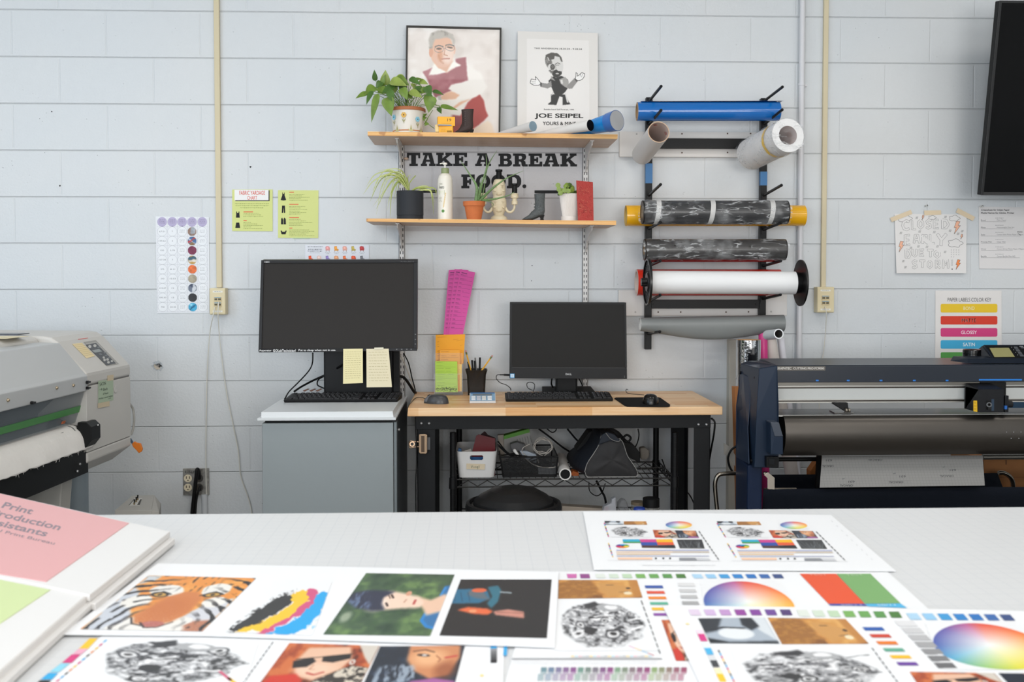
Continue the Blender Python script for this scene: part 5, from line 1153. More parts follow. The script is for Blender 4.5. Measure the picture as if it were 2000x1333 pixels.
# ================================================================ workbench with butcher-block top
DBF = .59; zB = P(1000, 796.8, DBF).z; xl, xr = P(795.5, 800, DBF).x, P(1411.5, 800, DBF).x
wb = T('workbench', 'black steel workbench with a light butcher-block wooden top', 'workbench', ((xl+xr)/2, -.3, 0))
MB(BUTCHER).box(xl, xr, -DBF, -.03, zB-.033, zB).build('tabletop', wb, bevel=.003)
BK = mat('#17181a', .42); zr = zB-.033; rz = P(1000, 838, .55).z
m = MB(BK); a, b = P(812, 815, .555), P(1388, 838, .555); m.box(a.x, b.x, -.555, -.545, rz, zr-.001)
m.build('front_rail', wb, bevel=.001)
MB(BK).box(a.x, b.x, -.09, -.08, rz, zr-.001).build('back_rail', wb)
for nm, u0, u1, dd in (('l', 815, 850, .55), ('r', 1355, 1387, .55)):
    p0, p1 = P(u0, 900, dd), P(u1, 900, dd); w_ = p1.x-p0.x
    m = MB(BK); m.box(p0.x, p1.x, -dd, -dd+.004, 0.0, zr-.001); m.box(p0.x, p0.x+.004, -dd, -dd+.05, 0, zr-.001) if nm == 'l' else m.box(p1.x-.004, p1.x, -dd, -dd+.05, 0, zr-.001); m.build('leg', wb, bevel=.001)
    m = MB(BK); m.box(p0.x, p0.x+.004, -.13, -.07, 0, zr-.001) if nm == 'l' else m.box(p1.x-.004, p1.x, -.13, -.07, 0, zr-.001); m.box(p0.x, p1.x, -.075, -.07, 0, zr-.001); m.build('leg', wb)
    x0, x1 = (p0.x, p0.x+.004) if nm == 'l' else (p1.x-.004, p1.x)
    m = MB(BK); m.box(x0, x1, -.53, -.1, rz, zr-.001); m.box(x0-.0, x1+.0, -.53, -.1, .12, .2); m.build('side_rail', wb)
m = MB(BK); p0 = P(1336, 980, .5); m.box(xl+.05, xr-.06, -.50, -.42, P(1300, 962, .2).z-.3, P(1300, 962, .2).z-.28)
for u in (823, 838, 1364.5, 1380): 
    c = P(u, 827.5 if u < 900 else 829.5, .5555); MB(mat('#a5a5a5', .3, .9)).lathe([(.0052, 0), (.0052, .002), (.003, .0035), (0, .0036)], c, 10, (0, -1, 0)).build('bolt', wb, smooth=40)
# ---- wall mounted things beneath: the wire rack
WB = mat('#141415', .4); wr = T('wire_shelf', 'black wire shelving rack under the workbench carrying a bin, tray and bag', 'shelving', (P(1100, 940, .35).x, -.3, 0))
dfr, dbk = .50, .14; zs = P(1100, 936, dfr).z
posts = [(885, dfr), (1318, dfr), (897, dbk), (1281, dbk)]
XP = []
for u, dd in posts:
    x = P(u, 900, dd).x; XP.append(x); zt = P(u, 845, dfr).z if dd == dfr else zB-.045; m = MB(WB); m.cyl((x, -dd, 0), (x, -dd, zt), .0127, n=20)
    if dd == dfr:
        z = .05
        while z < zt-.01: m.cyl((x, -dd, z), (x, -dd, z+.0015), .0133, n=20); z += .0254
    m.cyl((x, -dd, zs-.035), (x, -dd, zs+.008), .017, .0155, n=20); m.build('post', wr, smooth=40)
xa, xb = XP[0], XP[1]; WM = mat('#2b2a29', .3, .6)
m = MB(WM); 
for z in (zs, zs-.03):
    for y in (-dfr, -dbk): m.cyl((xa, y, z), (xb, y, z), .0032, n=8)
    for x in (xa, xb): m.cyl((x, -dfr, z), (x, -dbk, z), .0032, n=8)
m.build('rim_wires', wr, smooth=60)
for y in (-dfr, -dbk):
    m = MB(WM); n = 22; pts = [(xa+.02+(xb-xa-.04)*i/n, y, zs-.004 if i % 2 else zs-.027) for i in range(n+1)]; m.tube(pts, .0022, 6, spline=False); m.build('zigzag_wire', wr, smooth=60)
for x in (xa, xb):
    m = MB(WM); n = 14; m.tube([(x, -dfr+(dfr-dbk)*i/n, zs-.004 if i % 2 else zs-.027) for i in range(n+1)], .0022, 6, spline=False); m.build('zigzag_wire', wr, smooth=60)
m = MB(WM); k = int((xb-xa)/.0254)
for i in range(1, k): x = xa+(xb-xa)*i/k; m.cyl((x, -dfr, zs+.001), (x, -dbk, zs+.001), .0016, n=6)
for q in (.33, .66): y = -dfr+(dfr-dbk)*q; m.cyl((xa, y, zs-.003), (xb, y, zs-.003), .003, n=6)
m.build('deck_wires', wr, smooth=60)
# bottom tier carries the low jars
zs2 = .45-.115; zs2 = P(1200, 1020, .4).z
m = MB(WM); 
for y in (-dfr, -dbk): m.cyl((xa, y, zs2), (xb, y, zs2), .0032, n=8)
for i in range(1, k): x = xa+(xb-xa)*i/k; m.cyl((x, -dfr, zs2+.001), (x, -dbk, zs2+.001), .0016, n=6)
m.build('lower_deck', wr, smooth=60)
ZW = zs+.0035
# white bin
t = T('storage_bin', 'white plastic bin taped with a Vinyl label on the wire shelf', 'bin', P(930, 934, .38)); d0 = .49
u0, u1, v0, v1 = 890.5, 971, 883, 933; a, b = P(u0, v0, d0), P(u1, v1, d0); zt = a.z; zb = ZW; xc = (a.x+b.x)/2; W0 = (b.x-a.x)/2; W1 = W0*.87; DD = .25; WT = mat('#d6d4d2', .35)
def rr_ring(w_, d_, r, z, y0): # rounded rectangle ring
    pts = []
    for cx, cy, a0 in ((w_-r, -y0+0, 0), (-(w_-r), -y0, 1), (-(w_-r), -y0, 2), (w_-r, -y0, 3)):
        for k in range(6): an = (a0+k/5)*math.pi/2; yy = (d_-r) if a0 < 2 else -(d_-r); pts.append(Vector((xc+cx+r*math.cos(an), -y0+yy+r*math.sin(an), z)))
    return pts
yc = d0-DD/2; m = MB(WT); n = 24
def lip(z, k): return rr_ring(W1+(W0-W1)*k, (DD/2)*(.9+.1*k), .022, z, yc)
R0, R1 = lip(zb, 0), lip(zt, 1); Ri = rr_ring(W0-.003, DD/2-.003, .02, zt, yc); Rb = rr_ring(W1-.003, DD/2*.9-.003, .02, zb+.003, yc)
ff = [(j, (j+1) % n, n+(j+1) % n, n+j) for j in range(n)]
# front wall has the hand hole: leave those faces out and rebuild them around the slot
fr = [j for j in range(n) if R1[j].y < -yc-DD/2+.004 and R1[(j+1) % n].y < -yc-DD/2+.004 and (R1[j]-R1[(j+1) % n]).length > .05]
m.add(R0+R1, [f for j, f in enumerate(ff) if j not in fr]); m.add(Rb+Ri, [f[::-1] for j, f in enumerate(ff) if j not in fr]); m.add(R1+Ri, ff); m.add(R0, [list(range(n))]); m.add(Rb, [list(range(n))])
for ring0, ring1, off in ((R0, R1, 0), (Rb, Ri, .003)):
    if not fr: break
    j = fr[0]; A, B, C_, D_ = ring0[j], ring0[(j+1) % n], ring1[(j+1) % n], ring1[j]
    q = lambda s, r, A=A, B=B, C_=C_, D_=D_: (A*(1-s)+B*s)*(1-r)+(D_*(1-s)+C_*s)*r
    s0, s1, r0, r1 = .27, .73, .66, .86; hole = [q(x_, y_) for x_, y_ in ((s0+.04, r0), (s1-.04, r0), (s1, r0+.05), (s1, r1-.05), (s1-.04, r1), (s0+.04, r1), (s0, r1-.05), (s0, r0+.05))]
    m.add([q(0,0), q(1,0), q(1,1), q(0,1)]+hole, [(0,1,5,4), (1,6,5), (1,2,7,6), (2,8,7), (2,3,9,8), (3,10,9), (3,0,11,10), (0,4,11)])
m.build('bin', t, smooth=50)
fn = onwall(d0-.006+.0035)
fbin = lambda u, v, l=0: P(u, v, d0-.0125*(v-v0)/(v1-v0)+.003+l)
m = MB(mat('#d6c6aa', .6)); m.slab([fbin(*p) for p in ((911,906),(947.5,907),(946.5,918),(911,917))], (0, .0005, 0)); m.build('masking_tape', t)
m = MB('#4b6b5c'); 
for pts in ([(920,910),(921.5,914.5),(923.5,909.5)], [(925,911.5),(925.3,914.5)], [(927,914.5),(927.5,911.5),(929,912),(929.5,914.5)], [(933,911.5),(931,912),(931,914),(933,914),(933.3,911.5),(933,917)], [(935.5,909.5),(936,914.5)]): m.pline(lambda u, v, l=0: fbin(u, v, l+.0006), pts, .55, .0004)
m.build('handwriting', t)
m = MB(mat('#1f5f9e', .5)); m.slab([P(913, 893.5, .44), P(946, 893.5, .44), P(946, 902, .44), P(913, 902, .44)], (0, .01, 0)); m.build('blue_vinyl_scrap', label='blue vinyl scrap seen through the hand slot of the white bin', cat='vinyl sheet')
DR = mat('#64121a', .35)
m = MB(DR); m.slab([P(*p, .42) for p in ((922,930),(922,884),(930,852),(935,849),(967,857),(967,884),(967,930))], (0, .004, 0)); m.build('vinyl_sheet', label='large dark red vinyl sheet standing in the white bin', cat='vinyl sheet')
m = MB(mat('#2a0d0f', .4)); m.slab([P(*p, .36) for p in ((930,930),(936,852),(946,843),(949,845),(953,850),(968,856),(965,930))], (0, .004, 0)); m.build('vinyl_sheet', label='darker maroon sheet poking up behind the red one in the white bin', cat='vinyl sheet')
m = MB(mat('#b9b2ab', .5)); m.slab([P(*p, .40) for p in ((903,882),(920,877),(924,892),(903,892))], (0, .01, 0)); m.build('paper_scrap', label='pale folded paper in the white bin left of the red sheet', cat='paper')
m = MB(mat('#3a5f8a', .5)); m.slab([P(*p, .44) for p in ((893,884),(896,876),(901,878),(902,886))], (0, .02, 0)); m.build('blue_card', label='small blue card in the left corner of the white bin', cat='card')
# mesh tray with cables
t = T('mesh_tray', 'black mesh desk tray full of cables and chargers on the wire shelf', 'tray', P(1030, 930, .4)); a, b = P(975, 893, .48), P(1091, 930, .48)
def meshmat():
    N = NT('wire_mesh'); N.base('#0e0e0f'); X = N.xyz(); s = .0035
    g = N.math('MAXIMUM', N.math('GREATER_THAN', N.math('PINGPONG', N.math('ADD', X[0], X[1]), s/2), s*.34), N.math('GREATER_THAN', N.math('PINGPONG', X[2], s/2), s*.34)); N.l(N.math('ADD', N.math('MULTIPLY', g, .75), .22), N.b.inputs['Alpha']); return N.m
MM = meshmat(); zt = a.z; zb = ZW; x0, x1 = a.x+.004, b.x-.004; m = MB(MM)
m.add([(x0+.012, -.48, zb), (x1-.006, -.48, zb), (x1, -.485, zt), (x0, -.485, zt)], [(0, 1, 2, 3)]); m.add([(x0+.012, -.2, zb), (x1-.006, -.2, zb), (x1, -.195, zt), (x0, -.195, zt)], [(0, 1, 2, 3)])
m.add([(x0+.012, -.48, zb), (x0+.012, -.2, zb), (x0, -.195, zt), (x0, -.485, zt)], [(0, 1, 2, 3)]); m.add([(x1-.006, -.48, zb), (x1-.006, -.2, zb), (x1, -.195, zt), (x1, -.485, zt)], [(0, 1, 2, 3)]); m.add([(x0+.012, -.48, zb), (x1-.006, -.48, zb), (x1-.006, -.2, zb), (x0+.012, -.2, zb)], [(0, 1, 2, 3)])
m.build('mesh_panels', t)
m = MB(mat('#101011', .4)); rim = [(x0, -.485, zt), (x1, -.485, zt), (x1, -.195, zt), (x0, -.195, zt), (x0, -.485, zt)]
for p, q in zip(rim[:-1], rim[1:]): m.cyl(p, q, .003, n=8)
lo = [(x0+.012, -.48, zb+.003), (x1-.006, -.48, zb+.003), (x1-.006, -.2, zb+.003), (x0+.012, -.2, zb+.003), (x0+.012, -.48, zb+.003)]
for p, q in zip(lo[:-1], lo[1:]): m.cyl(p, q, .003, n=8)
for p, q in zip(rim[:4], lo[:4]): m.cyl(p, q, .003, n=8)
m.build('rim', t, smooth=50)
# contents of the tray
def quadbox(name, lab, cat, pts, d, th, c, **k): m = MB(mat(c, k.pop('rough', .5))); m.slab([P(*p, d) for p in pts], (0, th, 0)); return m, m.build(name, label=lab, cat=cat, bevel=k.pop('bevel', .001)) if not k else m
t = T('product_box', 'white carton with a green band tilted in the mesh tray', 'box', P(1010, 895, .36)); m = MB(mat('#8f8c88', .5)); m.slab([P(*p, .36) for p in ((984,858),(1035,841),(1045,895),(986,905))], (0, .05, 0)); m.build('carton', t, bevel=.001)
m = MB(mat('#4e8a24', .5)); m.slab([P(*p, .361) for p in ((984,852),(1033,838),(1035,845),(984,859))], (0, .05, 0)); m.build('green_band', t)
m = MB('#4b4a4a'); fn = onwall(.362)
for k in range(6): m.pline(fn, [(1010+k*5, 858-k*1.4), (1013+k*5, 872-k*1.4)], .6)
m.build('printing', t)
m = MB(mat('#9a8f84', .6)); m.slab([P(*p, .35) for p in ((972,851),(984,850),(985,880),(1000,900),(975,900))], (0, .03, 0)); m.build('cardboard_flap', label='tan cardboard flap beside the green banded carton in the mesh tray', cat='cardboard')
m = MB(mat('#4c4b4c', .45)); m.slab([P(*p, .42) for p in ((996,868),(1010,864),(1026,869),(1024,884),(999,884))], (0, .04, 0)); m.build('power_adapter', bevel=.004, label='dark grey power adapter lying on the cables in the mesh tray', cat='charger')
m = MB(mat('#8d959f', .4)); m.slab([P(*p, .45) for p in ((1014,881),(1030,882),(1048,889),(1048,905),(1032,902),(1020,890))], (0, .03, 0)); m.build('white_charger', bevel=.004, label='pale blue-grey charger block hanging over the rim of the mesh tray', cat='charger')
m = MB(mat('#cfccc8', .4)); m.slab([P(*p, .455) for p in ((1003,878),(1007,878),(1014,889),(1012,894),(1002,882))], (0, .015, 0)); m.build('white_plug', bevel=.003, label='small white plug on the left of the pale charger in the mesh tray', cat='plug')
m = MB(mat('#a9abae', .5, bump=.8, bscale=700)); m.slab([P(*p, .465) for p in ((1051,915),(1087,915),(1087,927),(1052,927))], (0, .03, 0)); m.build('small_white_box', bevel=.001, label='small white patterned box in the front right corner of the mesh tray', cat='box')
m = MB(mat('#b3aca4', .5))
loopc = P(1058, 872, .42); rr = random.Random(4)
for L_ in range(5):
    pts = []; rx, rz = rr.uniform(.03, .042), rr.uniform(.024, .036); ph = rr.uniform(0, 6)
    for k in range(13): a_ = ph+k*6.2832/12; pts.append(loopc+Vector((rx*math.cos(a_)+rr.uniform(-.003, .003)+.006, rr.uniform(-.012, .012), rz*math.sin(a_)+rr.uniform(-.003, .003))))
    m.tube(pts, .0017, 6, k=4)
m.tube([P(1035,868,.44), P(1022,875,.45), P(1020,884,.45), P(1030,893,.46)], .0017, 6); m.tube([P(1025,895,.47), P(1042,908,.48), P(1065,914,.48), P(1087,912,.48), P(1090,905,.47)], .0022, 6); m.tube([P(1050,893,.44),P(1052,905,.45)], .0022, 6)
m.build('coiled_cable', smooth=60, label='coiled off-white cable heaped on top of the mesh tray', cat='cable')
m = MB(mat('#111112', .5)); 
for k in range(16):
    c = P(rr.uniform(984, 1070), rr.uniform(893, 922), rr.uniform(.36, .45)); m.tube([c+Vector((rr.uniform(-.05, .05), rr.uniform(-.02, .02), rr.uniform(-.016, .016))) for _ in range(5)], .0025, 6, k=4)
for pts in (((972,868),(985,880),(1003,892),(1022,898)), ((974,872),(990,886),(1008,896),(1030,905)), ((972,862),(992,885),(1012,890),(1030,892))): m.tube([P(*p, .46) for p in pts], .003, 6)
m.build('tangled_cables', smooth=60, label='tangle of black cables filling the mesh tray', cat='cables', kind='stuff')
# white tube poking out
d = .55; a = P(1104, 921, d); b = P(1094, 880, .2); r = 12/pm(d); a.z = ZW+r+.001; b.z = ZW+r+.001; m = MB(mat('#cfccc8', .45)); m.pipe(a, b, r, r*.8, 32, mat('#cfccc8', .45), mat('#141415', .6)); m.cyl(a+(b-a)*.04, a+(b-a)*.05, r*.8, n=24, m='#121213'); m.build('paper_roll', smooth=50, label='white paper roll poking out of the wire shelf beside the black duffel bag', cat='roll')
m = MB(mat('#a8551c', .6)); m.slab([P(*p, .44) for p in ((1115,925),(1119,921),(1130,924),(1131,930),(1117,930))], (0, .05, 0)); m.build('orange_scrap', label='small orange packet on the wire shelf between the tube and the duffel bag', cat='packet')
# duffel bag
t = T('duffel_bag', 'black duffel bag with grey piping slumped on the wire shelf', 'bag', P(1185, 935, .42)); BG = mat('#2b2a2b', .55, bump=.5, bscale=28, sheen=.2); BG2 = mat('#242830', .5, bump=.5, bscale=24)
FP = [(1142,921),(1147,905),(1160,885),(1170,868),(1174,852),(1183,850),(1200,854),(1213,860),(1219,872),(1225,890),(1235,905),(1244,920),(1245,930),(1238,937),(1220,940),(1190,940),(1160,937),(1147,932)]
front = [P(u, v, .50) for u, v in FP]
for p in front: p.z = max(p.z, ZW+.004)
bc = sum(front, Vector())/len(front)
def bagring(s):
    out = []
    for (u, v) in FP:
        cu, cv = 1185, 905; k = 1+.16*math.sin(math.pi*min(1, s*1.15)); uu = cu+(u-cu)*k+(-10 if s > .5 else -18*s)+( -14*s if u < 1160 else 8*s); vv = cv+(v-cv)*(1+.08*math.sin(math.pi*s)); 
        p = P(uu, min(vv, 941), .50-.02); q = P(uu, min(vv, 941), .50); out.append(Vector((q.x, -.50+.30*s, max(q.z, ZW+.004))))
    return out
m = MB(BG); rings = [bagring(s) for s in (0, .08, .25, .5, .75, .92, 1)]; n = len(FP); vs = [v for r_ in rings for v in r_]
m.add(vs, [(i*n+j, i*n+(j+1) % n, (i+1)*n+(j+1) % n, (i+1)*n+j) for i in range(6) for j in range(n)], BG2); 
# end panel with soft folds
c0 = bc+Vector((0, -.010, 0)); inner = [p.lerp(c0, .55)+Vector((0, -.006+.004*math.sin(k*1.7), 0)) for k, p in enumerate(front)]
m.add(front+inner+[c0], [(j, (j+1) % n, n+(j+1) % n, n+j) for j in range(n)]+[(n+j, n+(j+1) % n, 2*n) for j in range(n)], BG); m.add(rings[-1], [list(range(n))], BG2)
m.build('body', t, smooth=80, sub=2)
m = MB(mat('#8f8d8a', .5)); m.tube([p+Vector((0, -.004, 0)) for p in front]+[front[0]+Vector((0, -.004, 0))], .0017, 6, k=4); m.build('piping', t, smooth=60)
m = MB(BG2); fl = [(1168,870),(1176,850),(1185,844),(1200,849),(1212,861),(1205,864),(1192,862)]; m.slab([P(u, v, .515) for u, v in fl], (0, .16, 0)); m.build('top_flap', t, bevel=.004)
m = MB(mat('#8f8d8a', .5)); m.tube([P(*p, .518) for p in ((1183,846),(1192,857),(1202,862),(1210,862),(1211,856))], .0014, 6); m.build('flap_piping', t, smooth=60)
m = MB(mat('#131314', .5)); m.slab([P(u, v, .32) for u, v in ((1125,880),(1150,845),(1165,838),(1195,838),(1215,850),(1228,865),(1240,872),(1250,885),(1250,905),(1200,880),(1150,885))], (0, .1, 0)); m.tube([P(*p, .38) for p in ((1215,858),(1224,850),(1232,856),(1226,864),(1218,860))], .005, 8); m.build('carry_straps', t, bevel=.003)
m = MB(mat('#8a837a', .7, bump=.6, bscale=60)); m.slab([P(u, v, .22) for u, v in ((1250,876),(1260,874),(1267,880),(1269,888),(1265,898),(1252,899))], (0, .04, 0)); m.build('crumpled_paper', bevel=.006, label='crumpled beige paper lump on the wire shelf right of the duffel bag', cat='paper')
# loose cables under and behind the bench
CBK = mat('#0f0f10', .45)
def cab(pts, r, lab, name='black_cable', c=None): return MB(c or CBK).tube([P(*p) for p in pts], r, 8).build(name, smooth=60, label=lab, cat='cable')
cab([(1052,838,.1),(1075,855,.1),(1100,875,.1),(1125,890,.14)], .004, 'black cable sagging across behind the duffel bag under the bench')
cab([(1108,838,.1),(1122,855,.1),(1135,870,.1),(1140,890,.12)], .004, 'black cable dropping behind the left shoulder of the duffel bag')
cab([(1068,838,.1),(1078,845,.1),(1085,842,.1),(1087,836,.1)], .0025, 'short black cable loop hanging just under the bench rail')
cab([(1246,838,.1),(1248,850,.1),(1245,865,.1),(1240,875,.12)], .0025, 'thin black cable hanging behind the right side of the duffel bag')
cab([(1150,942,.12),(1152,960,.1),(1165,969,.1),(1176,962,.1),(1182,945,.12)], .0022, 'thin black cable loop hanging below the wire shelf')
cab([(1165,940,.12),(1175,960,.1),(1182,975,.1),(1186,1010,.1)], .005, 'thick black cable running down below the duffel bag')
cab([(1293,898,.2),(1302,920,.12),(1318,940,.08),(1345,965,.06),(1358,990,.06)], .0028, 'dark cable curving down behind the right bench leg')
cab([(1390,818,.50),(1396,826,.3),(1394,850,.15),(1390,872,.12),(1385,900,.1)], .0042, 'black cable hanging off the right end of the workbench')
cab([(811,815,.62),(813,860,.615),(814,900,.612),(812,950,.61),(813,1040,.6)], .0022, 'thin cable hanging down the left leg of the workbench')
# trash can with a domed black lid
d = .78; c = P(1003, 1000, d); zc = P(1003, 983, d).z; r = 94/pm(d)
t = T('trash_can', 'round black trash can with a domed swing lid in front of the wire shelf', 'trash can', (c.x, -d, 0)); BKP = mat('#1c1c1d', .42, bump=.15, bscale=90); o = Vector((c.x, -d, 0))
m = MB(BKP); m.lathe([(r*.82, 0), (r*.97, zc-.06), (r*.97, zc-.01)], o, 56); m.build('bin', t, smooth=40)
m = MB(BKP); m.lathe([(r, zc-.045), (r*1.01, zc-.012), (r*.99, zc+.003), (r*.93, zc+.006), (r*.90, zc-.006), (r*.84, zc-.004)], o, 56); m.build('lid_rim', t, smooth=40)
m = MB(BKP); zl_ = P(1003, 949, d+.0).z; h = .062; m.lathe([(r*.845, zc-.003), (r*.83, zc+.010), (r*.72, zc+h*.45), (r*.5, zc+h*.8), (r*.25, zc+h*.97), (0, zc+h)], o, 56); m.build('domed_lid', t, smooth=60)
# low items right
t = T('black_canister', 'clear jar with a black screw lid low under the right side of the bench', 'jar', P(1270, 1010, .42)); o = P(1271.5, 1010, .42); s = 1/pm(.42)
z0 = zs2+.003; o = Vector((o.x, -.42, z0)); zz1 = P(1270, 990, .42).z-z0; zz2 = P(1270, 973, .42).z-z0
MB(mat('#9a9894', .2, alpha=.45)).lathe([(16*s, 0), (17*s, .004), (17*s, zz1)], o, 32).build('jar', t, smooth=50); MB(mat('#161617', .5)).lathe([(16.5*s, zz1), (16.5*s, zz2-.002), (15.5*s, zz2), (0, zz2)], o, 32).build('lid', t, smooth=40)
t = T('glass_jar', 'glass jar with a tan rim low under the bench beside the black lidded jar', 'jar', P(1245, 1010, .3)); o = P(1246, 1010, .30); o = Vector((o.x, -.30, z0)); zz = P(1246, 980, .3).z-z0
MB(mat('#b8b5ae', .1, alpha=.35)).lathe([(13*s, 0), (14*s, .004), (14*s, zz-.01)], o, 32).build('glass', t, smooth=50); MB(mat('#8f7f68', .4)).lathe([(14.3*s, zz-.012), (14.3*s, zz), (12*s, zz)], o, 32).build('rim', t, smooth=50)
o = P(1251, 1010, .52); o = Vector((o.x, -.49, z0)); zz = P(1251, 992, .49).z-z0; MB(mat('#1f3f9a', .4)).lathe([(11*s, 0), (11.5*s, zz-.006), (10*s, zz), (0, zz)], o, 28).build('blue_lid_tub', smooth=40, label='small tub with a bright blue lid low under the bench', cat='tub')
m = MB(mat('#c5c7ce', .25, alpha=.6)); m.slab([P(u, v, .42) for u, v in ((1176,1005),(1180,990),(1194,984),(1195,976),(1203,972),(1204,1005))], (0, .04, 0)); m.build('plastic_pouch', bevel=.004, label='clear and red plastic pouch low under the bench below the duffel bag', cat='pouch')
m = MB(mat('#9a2433', .4)); m.slab([P(u, v, .40) for u, v in ((1178,1005),(1182,992),(1190,990),(1188,1005))], (0, .02, 0)); m.build('red_packet', bevel=.003, label='red packet inside the clear plastic pouch under the bench', cat='packet')
m = MB(mat('#8f9093', .3, alpha=.4)); m.slab([P(u, v, .38) for u, v in ((1206,1006),(1208,985),(1216,976),(1224,980),(1232,1006))], (0, .05, 0)); m.build('plastic_bag', bevel=.008, label='clear plastic bag between the red pouch and the jars under the bench', cat='bag')
m = MB(mat('#b3a698', .6)); q = [P(1098, 989, .3), P(1180, 994, .3), P(1180, 1030, .3), P(1098, 1030, .3)]; m.slab(q, (0, .05, 0)); m.build('cardboard_sheet', label='beige cardboard box edge low under the bench right of the trash can', cat='box')
# bulldog clip on the left bench leg
t = T('bulldog_clip', 'brass coloured bulldog clip clamped on the left leg of the workbench', 'clip', P(826, 868, .56)); CL = mat('#b59a80', .25, 1.0)
m = MB(CL); m.slab([P(*p, .585) for p in ((818,849),(832,848.5),(834.5,851),(834.5,885),(832,887.5),(820,887),(817.5,884),(817.5,852))], (0, .006, 0)); m.build('jaw', t, bevel=.002)
m = MB(mat('#5d4f44', .3, 1.0)); m.slab([P(*p, .5865) for p in ((822.5,852),(829,852),(829,884),(822.5,884))], (0, .003, 0)); m.build('jaw_slot', t)
m = MB(CL); m.tube([P(*p, .585) for p in ((818,864),(808,863),(801,862),(799,868),(801,875),(808,874),(818,873))], .0025, 8); m.pipe(P(805,868,.592), P(805,868,.575), .0105, .006, 20); m.build('handle', t, smooth=50)
m = MB(mat('#5f6063', .5)); m.slab([P(*p, .556) for p in ((834,855),(840,855),(840,879),(834,879))], (0, .002, 0)); m.build('grey_tag', label='small grey tag behind the bulldog clip on the bench leg', cat='tag')

# ================================================================ grey cabinet with the white moulded top
dC = .70; a, b = P(511.5, 826, dC), P(768, 826, dC); zc_ = P(640, 826, dC).z
cb = T('side_cabinet', 'grey metal cabinet with a white stepped moulded top left of the workbench', 'cabinet', ((a.x+b.x)/2, -.4, 0))
GM = mat('#8f9698', .32, .35, bump=.02); cabx0, cabx1 = a.x, b.x
MB(mat('#3b3e40', .4)).box(cabx0+.004, cabx1+.010, -dC+.025, -.06, .03, zc_+.0).build('body', cb)
MB(GM).box(cabx0, cabx1, -dC, -dC+.022, .05, zc_-.001).build('door', cb, bevel=.002)
MB(mat('#747b7e', .35, .3)).box(cabx1+.002, cabx1+.012, -dC+.006, -dC+.05, .05, zc_-.001).build('side_trim', cb)
m = MB(mat('#a5a5a5', .3, .9)); c = Vector((cabx1+.012, -dC+.1, P(778, 840, .6).z)); m.cyl(c, c+Vector((.006, 0, 0)), .006, n=12); m.build('lock', cb)
a, b = P(502, 818, dC+.02), P(773, 818, dC+.02); zf0, zf1 = P(640, 822, dC+.02).z, P(640, 817, dC+.02).z; c0, c1 = P(510, 810, dC-.0), P(767, 810, dC-.0); zt = P(640, 804.5, dC).z
MT = mat('#d3d6d8', .35); m = MB(MT); m.box(a.x, b.x, -dC-.02, -.04, zf0, zf1); m.build('top_flange', cb, bevel=.0015)
m = MB(MT)
m.add([(c0.x, -dC, zt), (c1.x, -dC, zt), (c1.x, -.07, zt), (c0.x, -.07, zt), (c0.x-.0, -dC-.004, zf1), (c1.x+.004, -dC-.004, zf1), (c1.x+.004, -.066, zf1), (c0.x, -.066, zf1)], [(0,1,2,3), (4,5,1,0), (5,6,2,1), (6,7,3,2), (7,4,0,3)]); m.build('top_plate', cb, bevel=.002)
ZCAB = zt
m = MB(mat('#1c1d1e', .6)); m.box(cabx0+.01, cabx1-.005, -dC+.01, -.1, zc_, zf0); m.build('shadow_gap', cb)

